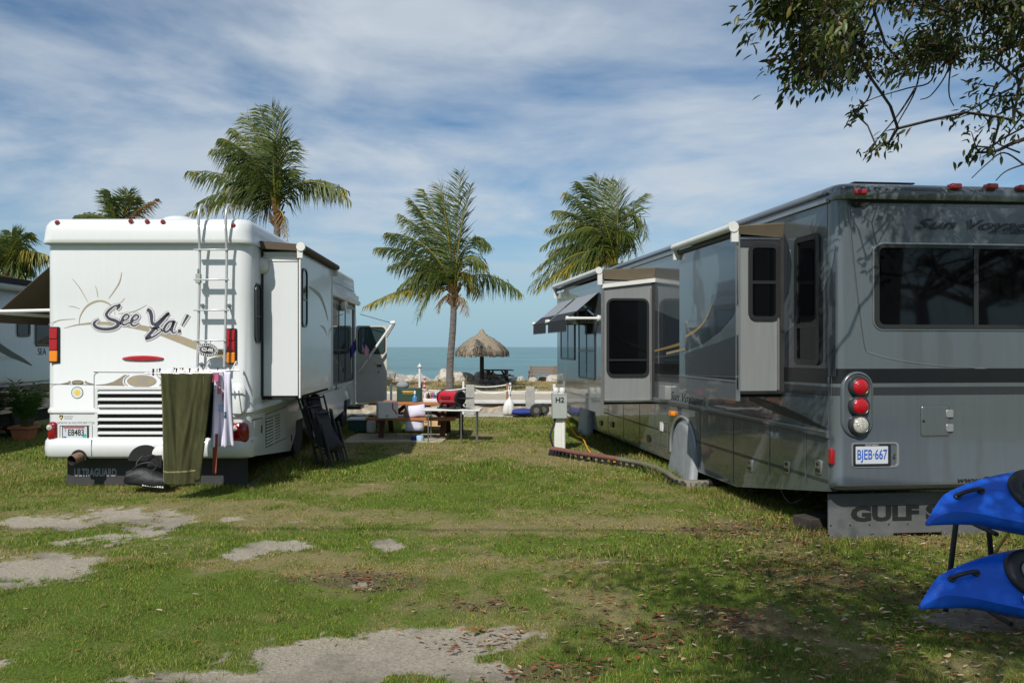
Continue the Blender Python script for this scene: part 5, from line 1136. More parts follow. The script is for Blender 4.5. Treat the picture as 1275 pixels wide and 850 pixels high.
for s in (-1,1): mb.slab([(s*.112+(.014 if i%2==0 else .006)*math.cos(R(36*i+90)), (.014 if i%2==0 else .006)*math.sin(R(36*i+90))) for i in range(10)], fr, .008, .010, M['white_print'])
mb.build('disc', None, sg); sg.rotation_euler = (0, R(6), 0)
MB().tube([(.03,0,.08),(.028,-.015,.115),(.03,.01,.12)], .004, 6).build('tie', M['black_metal'], sg)
# flags by the door
def flag(name, label, pxa, pya, D, mats_, L_, H_, seed):
    p = at(pxa, pya, D); t = thing(name, label, 'flag', p); L_ *= .75; H_ *= .75
    MB().tube([(0,0,-.42),(.05,0,.34)], .008, 6).build('staff', M['alu'], t)
    mb = MB(mats_[0]); nx_, nz = 14, 13; g = lambda s, u: (.045+s*L_*.45+u*-.02, .03*math.sin(7*s+seed)*s, .33-u*H_-s*L_*.75)
    for i in range(nx_):
        for k in range(nz):
            mm_ = mats_[0] if len(mats_) == 1 else (M['blue_cloth'] if (i < 6 and k < 7) else mats_[k%2])
            mb.add([g(i/nx_,k/nz),g((i+1)/nx_,k/nz),g((i+1)/nx_,(k+1)/nz),g(i/nx_,(k+1)/nz)], [(0,1,2,3)], mm_)
    mb.build('flag_cloth', None, t, angle=180); return t
f1 = flag('flag', 'small plain blue flag by the open door of the white motorhome', 446, 440, 16.8, [M['blue_cloth']], .42, .30, 0); f1.scale = (-1,1,1)
flag('flag', 'small red, white and blue striped flag by the open door of the white motorhome', 449, 441, 17.2, [M['red_cloth'],M['cloth_white']], .42, .30, 2)

# ------------------------------------------------------------------ things leaning on and lying beside the white motorhome
def chair_bundle():
    specs = ((0.02,0.0,'foremost folded black lawn chair leaning against the white motorhome'),(-.06,.10,'second folded black lawn chair from the front leaning on the white motorhome'),(-.13,.22,'third folded black lawn chair from the front, leaning beneath the slide-out'),(-.21,.30,'rearmost folded black lawn chair in the row, close to the motorhome wheel'))
    for dx_, dv, lab in specs:
        t = thing('folding_chair', lab, 'folding chair', (-2.10+dx_, 12.0+dv, 0), R((-24,-12,-30,-6)[[0.0,.10,.22,.30].index(dv)]), 'folded chairs against the white motorhome')
        lean = Vector((-.30-.3*dv,.06,.80+1.0*dv))
        mb = MB()
        for y in (-.25,.25): mb.tube([Vector((0,y,0.01)), Vector((0,y,0))+lean], .016, 8)
        for k in (.25,.97): mb.tube([lean*k+Vector((0,-.25,0)), lean*k+Vector((0,.25,0))], .014, 8)
        mb.build('frame', M['black_metal'], t)
        for y in (-.21,.21): MB().tube([Vector((.09,y,.01)), lean*.8+Vector((.10,y,0))], .014, 8).build('leg', M['black_metal'], t)
        for y in (-.27,.27): MB().bar(lean*.38+Vector((.03,y,0)), lean*.78+Vector((.06,y,0)), .03, .05).build('armrest', M['black_metal'], t)
        V = [lean*k+Vector((.03+.05*math.sin(k*5)+.03*math.sin(9*y+k*4),y*(1-.25*k),.03*math.sin(14*y))) for k in [.30+.70*i/8 for i in range(9)] for y in [-.235+.47*j_/5 for j_ in range(6)]]
        MB().add(V, [(i*6+j_, i*6+j_+1, i*6+j_+7, i*6+j_+6) for i in range(8) for j_ in range(5)]).build('seat_fabric', M['bag'], t, solid=.012, angle=180)
chair_bundle()
mb = MB(); a, b = gd(309,607), gd(372,562); mb.bar(a+Vector((0,0,.02)), b+Vector((0,0,.03)), .035, .03); tag(mb.build('metal_rail', M['alu']), 'bare aluminium rail lying on the grass beside the white motorhome', 'rail')
mb = MB(); P = [gd(420,552),gd(552,551),gd(560,541.5),gd(446,541)]; mb.slab([(p.x,p.y) for p in P], lambda a,b,o: (a,b,o), 0.0, .030); tag(mb.build('patio_mat', M['mat_tan']), 'tan patio mat on the grass beneath the picnic table', 'mat')
bx_ = thing('storage_box', 'dark green plastic box under the open motorhome door', 'storage box', (at(448,540,16.6).x, 16.6, .03))
MB().box(-.22,-.2,0,.22,.2,.24).build('box', M['green_case'], bx_, bevel=.015); MB().box(-.235,-.215,.24,.235,.215,.28).build('lid', M['white_dull'], bx_, bevel=.01)
gc = thing('gas_canister', 'small white gas canister on the ground beside the dark green box', 'canister', (at(462,541,16.3).x, 16.3, .03)); MB().lathe([(.06,0),(.09,.02),(.10,.12),(.09,.22),(.04,.27),(.03,.31)], 18).build('tank', M['white_dull'], gc); MB().lathe([(.05,.30),(.05,.36),(.03,.36)], 12).build('valve', M['black_metal'], gc)
bs = thing('shoes', 'pair of black shoes on the patio mat below the open door', 'shoes', (at(466,522,17.5).x, 17.5, .03))
for s in (-.07,.07): MB().loft([[(s+w*math.cos(q), y, max(0.0,h*(.5+.5*math.sin(q)))) for q in [2*math.pi*k/12 for k in range(12)]] for y, w, h in ((-.14,.02,.04),(-.11,.045,.06),(-.03,.048,.07),(.05,.042,.10),(.12,.04,.11),(.14,.02,.08))]).build('shoe', M['rubber'], bs)

# picnic table
def picnic(name, label, loc, rz, L_, top, bench, m, mleg, group=None):
    t = thing(name, label, 'picnic table', loc, rz, group)
    mb = MB()
    for i in range(5): y = -.36+.18*i; mb.box(-L_/2, y-.082, top-.045, L_/2, y+.082, top)
    mb.build('tabletop', m, t, bevel=.006)
    for s in (-1,1):
        mb = MB()
        for k in (0,1): y = s*(.60+.16*k); mb.box(-L_/2+.02, y-.072, bench-.045, L_/2-.02, y+.072, bench)
        mb.build('bench', m, t, bevel=.006)
    for x in (-L_/2+.28, L_/2-.28):
        for s in (-1,1): MB().bar((x,s*.60,0),(x,s*.20,top-.045),.05,.10,up=(1,0,0)).build('leg', mleg, t)
        mb = MB(); mb.box(x-.065,-.80,bench-.14,x-.027,.80,bench-.05); mb.box(x-.065,-.40,top-.14,x-.027,.40,top-.047); mb.build('crossbeam', mleg, t)
    mb = MB()
    for s in (-1,1): mb.bar((s*(L_/2-.30),0,bench-.09),(s*.18,0,top-.06),.04,.08)
    mb.build('brace', mleg, t)
    return t
PT = Vector((-1.16, 15.95, .03)); TOPZ, BZ_ = .66, .40
picnic('picnic_table', 'orange stained picnic table beside the white motorhome, loaded with camping gear', PT, R(-4), 1.75, TOPZ, BZ_, M['wood'], M['wood_dark'])
tz = PT.z+TOPZ
# on the table
cs = thing('camp_case', 'dark green camping case with yellow label on the picnic table', 'case', (at(509.5,500,16.1).x, 16.1, tz))
MB().box(-.24,-.13,0,.24,.13,.265).build('case', M['green_case'], cs, bevel=.012); MB().box(-.12,-.136,.155,.10,-.1305,.215).build('label', M['yellow_label'], cs)
MB().tube([(-.16,-.135,.24),(-.13,-.165,.20),(.11,-.165,.20),(.14,-.135,.24)], .008, 6).build('handle', M['black_metal'], cs)
sb_ = MB(); sb_.loft([[( (w)*math.cos(q)*(1+.1*math.sin(3*q+z*30)), w*.6*math.sin(q), z) for q in [2*math.pi*k/14 for k in range(14)]] for w, z in ((.10,0),(.13,.03),(.12,.08),(.08,.115),(.02,.13))])
tag(sb_.build('stuff_sack', M['grey_fabric'], loc=(at(501,484,16.1).x,16.1,tz+.266), angle=60), 'grey sack lying on top of the dark green case', 'sack')
bo = thing('spray_bottle', 'clear blue bottle standing on the picnic table', 'bottle', (at(516.5,500,15.75).x,15.75,tz)); MB().lathe([(.035,0),(.05,.01),(.05,.09),(.02,.13),(.018,.17)],14).build('bottle', M['blue_bottle'], bo); MB().lathe([(.022,.165),(.022,.21),(.012,.23)],10).build('cap', M['white_dull'], bo)
ctl = thing('cutlery_tray', 'pale wire tray of bottles and utensils on the right end of the picnic table', 'tray', (at(538,499,15.85).x,15.85,tz))
MB().box(-.17,-.12,0,.17,.12,.07).build('tray', M['white_dull'], ctl, bevel=.01)
rq = random.Random(6)
for i in range(9):
    x, y = -.14+.035*i, rq.uniform(-.08,.08); h = rq.uniform(.13,.22)
    MB().lathe([(.022,.03),(.024,h-.05),(.012,h-.02),(.012,h)],10,None,Matrix.Translation((x,y,0))).build('bottle', [M['white_dull'],M['wood_grey'],M['black_metal'],M['tan'],M['red_cloth'],M['blue_bottle'],M['cloth_white'],M['post_brown'],M['alu']][i], ctl)
# on and under the bench
BY0 = PT.y-.68
wb = thing('carton', 'white carton with red marking on the near bench of the picnic table', 'carton', (at(482,525,BY0).x, BY0, PT.z+BZ_), R(14))
MB().box(-.19,-.15,0,.19,.15,.30).build('carton', M['white_dull'], wb, bevel=.004)
mb = MB(M['red_cloth']); rr_ = lambda a, b, off: (a, -.15-off, b)
mb.ribbon([(.08,.29),(.085,.24),(.082,.19),(.13,.13),(.165,.07)], .022, rr_, .004, M['red_cloth'], 3); mb.text('65', .05, rr_, -.02, .045, .004, M['seam'], bold=.001); mb.build('marking', None, wb)
pw = MB(); pw.loft([[(x, d*math.cos(q), .0+h*math.sin(q)) for q in [2*math.pi*k/12 for k in range(12)]] for x, d, h in ((-.165,.01,.10),(-.14,.05,.12),(0,.09,.115),(.14,.05,.125),(.165,.01,.12))])
tag(pw.build('cushion', M['cloth_white'], loc=(at(519,527,BY0+.05).x,BY0+.02,PT.z+BZ_+.125), rot=(R(-20),R(-6),R(8)), angle=60), 'white cushion propped on the near bench of the picnic table', 'cushion')
sh = MB(); sh.add([(x,-.02*math.cos(9*x)-.01,z-.07*abs(x)*(.35-z)) for z in (0,.08,.16,.24) for x in (-.17,-.09,0,.09,.17)], [(i*5+k,i*5+k+1,i*5+k+6,i*5+k+5) for i in range(3) for k in range(4)])
tag(sh.build('cloth', M['cloth_white'], loc=(at(516,535,BY0-.08).x,BY0-.10,PT.z+.16), solid=.006, angle=180), 'white cloth hanging down from the near bench under the cushion', 'cloth')
mb = MB(); mb.lathe([(.035,0),(.05,.01),(.055,.09),(.03,.17),(.02,.25)], 12); tag(mb.build('rag_bundle', M['wood_grey'], loc=(at(506,525,BY0).x,BY0,PT.z+BZ_)), 'brown rolled rag between the white carton and the cushion', 'rag')
mb = MB(); mb.lathe([(.065,0),(.07,.01),(.07,.10),(.066,.12)], 14); tag(mb.build('food_tin', M['print_blue'], loc=gd(523,550)+Vector((0,0,.0))), 'pale blue tin on the grass at the foot of the picnic table', 'tin')
mb = MB(); mb.lathe([(.05,0),(.055,.01),(.055,.09),(.05,.10)], 14); tag(mb.build('can', M['blue_cloth'], loc=gd(515,549.5)+Vector((0,0,.0))), 'deep blue can beside the pale blue tin under the bench', 'can')
gp = thing('cooking_pot', 'grey green round pot on the far bench under the grill table', 'pot', (at(564,525,16.4).x,16.4,.03+.36)); MB().lathe([(.10,0),(.16,.05),(.175,.12),(.17,.18)], 22).build('bowl', M['pot_green'], gp); MB().lathe([(.18,.18),(.18,.195),(.10,.225),(.01,.23)], 22).build('lid', M['pot_green'], gp)
st2 = thing('stool', 'dark wooden stool holding the grey green pot', 'stool', (at(564,545,16.4).x,16.4,0)); MB().box(-.22,-.2,.33,.22,.2,.385).build('seat', M['wood_dark'], st2, bevel=.01)
for x, y in ((-.17,-.15),(.17,-.15),(-.17,.15),(.17,.15)): MB().box(x-.04,y-.04,0,x+.04,y+.04,.33).build('leg', M['wood_dark'], st2)
cr = thing('crate', 'pale wooden crate on the patio mat behind the picnic table', 'crate', (at(541,540,17.3).x,17.3,0)); mb = MB()
for z in (.02,.10,.18): mb.box(-.22,-.2,z,.22,-.185,z+.06); mb.box(-.22,.185,z,.22,.2,z+.06); mb.box(-.22,-.184,z,-.205,.184,z+.06); mb.box(.205,-.184,z,.22,.184,z+.06)
mb.box(-.204,-.184,0,.204,.184,.015); mb.build('slats', M['pale_wood'], cr)
# white camp table with the red grill
GT = at(563,546,15.0); GT.z = 0
gt = thing('camp_table', 'white folding camp table under the red grill', 'table', (GT.x,GT.y,0), R(-6)); 
MB().box(-.55,-.28,.595,.55,.28,.625).build('tabletop', M['white_dull'], gt, bevel=.008)
for x, y in ((-.42,-.22),(.22,-.24),(.48,-.22),(.46,.22),(-.44,.22)):
    if x == .22: continue
    MB().tube([(x,y,.60),(x,y,0)], .013, 8).build('leg', M['alu'], gt)
MB().tube([(.20,-.24,.60),(.20,-.26,0)], .013, 8).build('leg', M['alu'], gt)
gl = thing('portable_grill', 'red barrel grill with black ends on the white camp table', 'grill', (at(562,508,15.0).x,15.0,.625), R(-38))
prf = lambda x, k: [(x, .155*k*math.cos(q), .20+.135*k*math.sin(q)) for q in [2*math.pi*i/24 for i in range(24)]]
mb = MB(M['red_enamel']); mb.loft([prf(-.20,.97),prf(-.195,1.0),prf(.195,1.0),prf(.20,.97)])
body_ = mb.build('barrel', None, gl)
for s in (-1,1): MB().loft([prf(s*.235,.80),prf(s*.235,.95),prf(s*.225,1.04),prf(s*.195,1.045),prf(s*.195,1.0)]).build('end_cap', M['black_metal'], gl)
mb = MB(); mb.slab([(.155*.985*math.cos(R(q)),.20+.135*.985*math.sin(R(q))) for q in range(0,360,15)], lambda a,b,o: (-.2355-o,a,b), 0, .004, M['red_enamel'])
mb.add([(-.2405,-.13,.195),(-.2405,.13,.195),(-.2405,.13,.215),(-.2405,-.13,.215)], [(0,1,2,3)], M['black_metal'])
for i in range(14): a, b = random.uniform(-.10,.10), random.choice((.14,.15,.27,.275))+random.uniform(-.02,.02); mb.slab(rrect(a-.012,b-.008,a+.012,b+.008,.003,1), lambda p,q,o: (-.2405-o,p,q), 0, .002, M['white_print'])
mb.build('end_panel', M['red_enamel'], gl)
MB().tube([(-.10,-.155,.22),(-.10,-.20,.23),(.10,-.20,.23),(.10,-.155,.22)], .012, 8).build('handle', M['black_metal'], gl)
mb = MB(); mb.box(.21,-.14,.20,.46,.10,.215); mb.box(-.44,-.10,.215,-.24,.02,.228); mb.build('side_shelf', M['black_metal'], gl, bevel=.004)
mb = MB()
for x in (-.17,.17): mb.bar((x,-.15,0),(x,-.05,.11),.03,.04); mb.bar((x,.15,0),(x,.05,.11),.03,.04)
mb.box(-.22,-.16,0,.22,.16,.025); mb.build('stand', M['black_metal'], gl)

# ------------------------------------------------------------------ posts, ropes, pilings along the dock
def post(px, w, h, m, name, label, cat, y=20.62, cap_=None, group=None):
    x = (px-CX)/F*y; o = thing(name, label, cat, (x, y, .028), 0, group)
    MB().box(-w/2,-w/2,0,w/2,w/2,h).build('post', M[m], o, bevel=.012)
    if cap_: cap_(o)
    return x
PH = lambda py: (CAM_H-(py-CY)/F*20.62)-.028
x1 = post(585.5, .22, PH(479), 'concrete', 'piling', 'square concrete piling behind the red grill', 'piling')
x2 = post(660, .22, PH(481.5), 'concrete', 'piling', 'square concrete piling beside the blue cart', 'piling')
x3 = post(632, .07, PH(477), 'post_brown', 'mooring_post', 'brown wooden mooring post above the white fenders', 'post', y=20.64)
x4 = post(635.2, .05, PH(476.5), 'white_dull', 'mooring_post', 'white mooring post beside the brown wooden post', 'post', y=20.75)
x5 = post(577, .055, PH(475), 'white_dull', 'mooring_post', 'white mooring post left of the concrete piling by the grill', 'post', y=20.75)
x6 = post(690, .07, PH(478), 'white_dull', 'mooring_post', 'white mooring post behind the utility pedestal', 'post')
x7 = post(521, .20, PH(478), 'post_brown', 'piling', 'brown wooden piling at the foot of the white lamp post', 'piling', y=20.8)
x8 = post(487, .06, PH(478), 'white_dull', 'mooring_post', 'white mooring post behind the open motorhome door', 'post')
lp = thing('lamp_post', 'slim white lamp post with pointed cap by the water', 'lamp post', ((522.5-CX)/F*20.6, 20.6, .028))
MB().lathe([(.035,0),(.032,.1),(.030,PH(457.5))], 12).build('pole', M['white_tube'], lp); MB().lathe([(.030,PH(458)),(.06,PH(457)),(.065,PH(455.8)),(.035,PH(455)),(.012,PH(453)),(.002,PH(452))], 14).build('cap', M['white_tube'], lp)
mb = MB(M['cloth_white'])
for i in range(12): z = .35+.055*i; mb.lathe([(.022,0),(.024,.02),(.022,.05)], 10, [M['red_cloth'],M['cloth_white']][i%2], Matrix.Translation((0,0,z)))
tag(mb.build('striped_pole', None, loc=((528.5-CX)/F*20.5,20.5,.028)), 'red and white striped pole beside the lamp post', 'pole')
def rope(xa, za, xb, zb, sag, label, y=20.62):
    P = [(xa+(xb-xa)*t, y-.01, za+(zb-za)*t-sag*4*t*(1-t)) for t in [i/16 for i in range(17)]]
    tag(MB().tube(P, .015, 6).build('rope', M['rope']), label, 'rope')
rz_ = lambda py: CAM_H-(py-CY)/F*20.6
rope(x3, rz_(486), x2, rz_(486), .03, 'white rope from the brown mooring post to the concrete piling by the blue cart')
rope(x1, rz_(481), x3, rz_(486), .13, 'lower white rope from the piling behind the grill to the brown mooring post')
rope(x1, rz_(480.5), x4, rz_(478), .05, 'upper white rope from the piling behind the grill to the white post', 20.7)
rope(x7, rz_(484), x1, rz_(482), .07, 'white rope from the brown piling by the lamp post to the concrete piling', 20.7)
rope(x8, rz_(480), x7, rz_(483), .05, 'white rope from the post by the motorhome door to the brown piling', 20.7)
rope(x2, rz_(484), (669-CX)/F*20.6, rz_(486), .01, 'short white rope end looped on the piling by the blue cart')
for i, (px, lean, lab) in enumerate(((629.5,.20,'white boat fender leaning left at the foot of the brown post'),(635.5,-.04,'upright white boat fender at the foot of the brown post'))):
    t = thing('boat_fender', lab, 'fender', ((px-CX)/F*20.4,20.4,.03), 0, 'white fenders on the dock'); 
    MB().lathe([(.02,0),(.07,.02),(.10,.08),(.105,.2),(.09,.32),(.05,.40),(.025,.43),(.02,.46)], 16).build('body', M['white_dull'], t, angle=60); MB().tube([(0,0,.45),(-.02,.05,.62),(0,.15,.75)], .008, 6).build('line', M['rope'], t); t.rotation_euler = (0, lean, 0)
ct = thing('hand_cart', 'small folded cart with blue cover and black wheels lying on the dock', 'cart', ((655-CX)/F*20.3,20.3,.03))
mb = MB(); mb.loft([[(x,-.02+.18*math.cos(q),.10+h*math.sin(q)) for q in [2*math.pi*k/12 for k in range(12)]] for x, h in ((-.36,.03),(-.3,.07),(-.1,.10),(.1,.08),(.2,.06),(.26,.02))]); mb.build('cover', M['blue_cloth'], ct, angle=60)
mb = MB(); mb.tube([(-.38,-.1,.06),(.42,-.1,.14)], .02, 8); mb.tube([(-.38,.1,.06),(.42,.1,.14)], .02, 8); mb.box(-.2,-.12,.04,.15,.12,.06); mb.build('frame', M['black_metal'], ct)
for x, y in ((.24,-.20),(.44,.05)):
    mx = Matrix.Translation((x,y,.16)) @ Matrix.Rotation(R(90),4,'X') @ Matrix.Rotation(R(8),4,'Y')
    w = MB().lathe([(.07,-.035),(.14,-.035),(.16,-.015),(.16,.015),(.14,.035),(.07,.035)], 22, None, mx).build('wheel', M['tyre'], ct); MB().lathe([(.075,-.03),(.02,.04),(.075,.045)], 14, None, mx).build('rim', M['alu'], w)

# ------------------------------------------------------------------ far side: thatched shelter, tables, bench
TH = Vector(((600-CX)/F*35, 35.0, .20)); th = thing('thatched_umbrella', 'round thatched shelter on one pole by the sea', 'thatched umbrella', TH)
MB().tube([(0,0,-.15),(0,0,1.9)], [.10,.085], 12).build('pole', M['wood_black'], th)
mb = MB(M['thatch']); rt = random.Random(12)
def strips(n, r0, r1, z0, z1, w, jag, m):
    for i in range(n):
        a = 2*math.pi*(i+rt.uniform(-.4,.4))/n; ww = w*rt.uniform(.6,1.3); e = rt.uniform(-jag,jag); k = 1+rt.uniform(-.03,.04)
        pts = [(r0,z0),((r0*.4+r1*.6)*k,(z0*.4+z1*.6)+.05*k),(r1*k,z1+e*.3),((r1+.02)*k,z1-.12-abs(e))]
        V = [(r*math.cos(a+s*ww/max(r,.2)), r*math.sin(a+s*ww/max(r,.2)), z) for r, z in pts for s in (-1,1)]
        mb.add(V, [(2*j_,2*j_+1,2*j_+3,2*j_+2) for j_ in range(3)], m)
mb.lathe([(.98,1.30),(1.12,1.40),(.78,1.74),(.34,2.02),(.20,2.12),(.02,2.2)], 26, M['thatch_dark'])
strips(200,.60,1.14,1.90,1.40,.030,.13,M['thatch']); strips(120,.70,1.15,1.80,1.38,.030,.15,M['thatch_dark']); strips(90,.5,1.02,1.95,1.50,.028,.10,M['thatch_dark']); strips(130,.45,.98,2.0,1.56,.034,.09,M['thatch']); strips(90,.30,.72,2.08,1.78,.045,.06,M['thatch']); strips(60,.06,.36,2.22,1.98,.04,.04,M['thatch'])
mb.lathe([(.22,1.98),(.26,2.02),(.17,2.16),(.09,2.32),(.03,2.38),(.01,2.39)], 14, M['thatch'])
mb.build('thatch_roof', None, th, flat=True)
mb = MB(); mb.lathe([(.36,1.975),(.375,1.99),(.36,2.005)], 20); mb.build('band', M['thatch_dark'], th)
picnic('picnic_table', 'dark weathered picnic table under the thatched shelter', ((619.5-CX)/F*35.2, 35.2, .23), R(3), 1.35, .56, .33, M['wood_black'], M['wood_black'])
tp2 = thing('canoe', 'long dark overturned canoe on the dry grass beneath the thatched shelter', 'canoe', ((612-CX)/F*33.6,33.6,.20)); 
MB().loft([[(x,.26*k*math.cos(q),max(0,.20*k*math.sin(q))) for q in [2*math.pi*i/12 for i in range(12)]] for x, k in ((-1.1,.05),(-.9,.5),(-.4,.95),(.1,1),(.6,.8),(.95,.4),(1.1,.05))]).build('hull', M['wood_black'], tp2, angle=60)
bn = thing('park_bench', 'brown slatted park bench facing the sea', 'bench', ((675-CX)/F*36,36.0,.06), R(4))
mb = MB()
for i in range(3): mb.box(-.62,-.20+.15*i,.42,.62,-.08+.15*i,.45)
mb.build('seat', M['wood_grey'], bn)
mb = MB()
for i in range(3): z = .52+.12*i; mb.box(-.55,-.26-.02*i,z,.66,-.235-.02*i,z+.095)
mb.build('backrest', M['wood_grey'], bn)
for x in (-.55,.55):
    mb = MB(); mb.bar((x,-.18,0),(x,-.29,.88),.07,.09,up=(1,0,0)); mb.bar((x,.22,0),(x,.22,.62),.07,.08,up=(1,0,0)); mb.bar((x,-.24,.63),(x,.26,.62),.09,.04); mb.bar((x,-.2,.38),(x,.24,.40),.06,.06); mb.build('side_frame', M['wood_grey'], bn)

# ------------------------------------------------------------------ utility pedestal, cords, sewer hose
UP = gd(696, 561); up = thing('utility_pedestal', 'grey utility box marked H2 on a pale post with two white caps', 'utility pedestal', UP)
mb = MB(); mb.box(-.085,-.05,0,.045,.05,1.0); mb.tube([(.075,-.02,0),(.075,-.02,1.0)], .038, 14); mb.build('post', M['pvc'], up, bevel=.006)
bz0, bz1 = .565, .985
MB().box(-.125,-.13,bz0,.125,.06,bz1).build('box', M['grey_metal'], up, bevel=.008)
MB().text('H2', .125, lambda a,b,o: (a,-.13-o,b), 0, bz1-.11, .002, M['black_ink'], bold=.004).build('lettering', M['black_ink'], up)
for x in (-.055,.055): MB().lathe([(.044,bz1),(.048,bz1+.03),(.052,bz1+.035),(.052,bz1+.085),(.045,bz1+.10),(.005,bz1+.105)], 18, None, Matrix.Translation((x,-.03,0))).build('cap', M['white_dull'], up)
MB().box(-.128,-.134,bz1-.012,.128,.063,bz1+.004).build('lid', M['grey_metal'], up, bevel=.004)
mb = MB(); mb.tube(spline([(-.07,-.05,.57),(-.10,-.07,.45),(-.15,-.07,.30),(-.145,-.07,.20),(-.10,-.06,.08),(-.03,-.1,.02)], None, 6)[0], .017, 8); mb.build('cable', M['rubber'], up)
P0 = UP+Vector((.11,-.04,.56)); P1 = gd(726,553); P2 = gd(737,567); P3 = gd(768,582)
tag(MB().tube(spline([P0, P0.lerp(P1,.5)+Vector((.02,0,-.06)), P1+Vector((0,0,.10)), P2+Vector((0,0,.03)), P3+Vector((.1,.3,.015))], None, 8)[0], .013, 8).build('power_cord', M['yellow_cord']), 'yellow power cord hanging from the grey utility box', 'cord')
hp = [gd(686,566),gd(698,567.5),gd(716,571),gd(745,575.5),gd(770,579.5)]; hq = [gd(770,579.5),gd(795,584),gd(815,590),gd(831,598),(gd(846,605)),(gd(866,607)),(gd(886,607.5))]
hz_ = lambda pts, z: [Vector((p.x,p.y,z)) for p in pts]
hs = thing('sewer_hose', 'brown and olive sewer hose resting on a black support along the grass', 'hose', (hp[0].x,hp[0].y,0)); o0 = hs.location.copy()
def ribbed(pts, r):
    P, _ = spline(pts, None, 40); return P, [r*(1+.07*math.sin(i*2.1)) for i in range(len(P))]
P, W_ = ribbed([p-o0 for p in hz_(hp,.10)], .038); MB().tube(P, W_, 12).build('hose_section', M['hose_brown'], hs, angle=80)
P, W_ = ribbed([p-o0 for p in hz_(hq[:4],.095)]+[p-o0 for p in hz_(hq[4:],.065)], .037); MB().tube(P, W_, 12).build('hose_section', M['hose_olive'], hs, angle=80)
mb = MB(); P, _ = spline([p-o0 for p in hz_(hp+hq[1:],0)], None, 10)
for i in range(2, len(P)-4, 3):
    mb = MB(); a = Vector(P[i]); b = Vector(P[i+1]); d = (b-a).normalized(); n_ = Vector((-d.y,d.x,0))
    for s in (-1,1): mb.bar(a+n_*s*.075, a+n_*s*.045+Vector((0,0,.085)), .045, .012)
    mb.bar(a-n_*.073+Vector((0,0,.012)), a+n_*.073+Vector((0,0,.012)), .03, .012)
    mb.build('support', M['black_metal'], hs)
c = Vector(P[-1]); MB().tube([c+Vector((-.05,0,.065)), c+Vector((.12,.03,.065))], .05, 14).build('coupling', M['black_metal'], hs)
for a, b, c_ in ((gd(920,626),gd(944,612),gd(990,604)),(gd(970,607),gd(985,635),gd(1003,640))):
    tag(MB().tube(spline([a+Vector((0,0,.02)), b+Vector((0,0,.08)), c_+Vector((.2,.2,.25))], None, 8)[0], .006, 6).build('wire', M['alu']), 'thin grey wire trailing from beneath the silver motorhome', 'wire', 'wires under the silver motorhome')
wc = thing('leveling_block', 'dark wooden block under the rear corner of the silver motorhome', 'block', gd(1032,664)+Vector((0,.25,0)), R(20)); MB().box(-.2,-.12,0,.2,.12,.12).build('block', M['wood_black'], wc, bevel=.008)

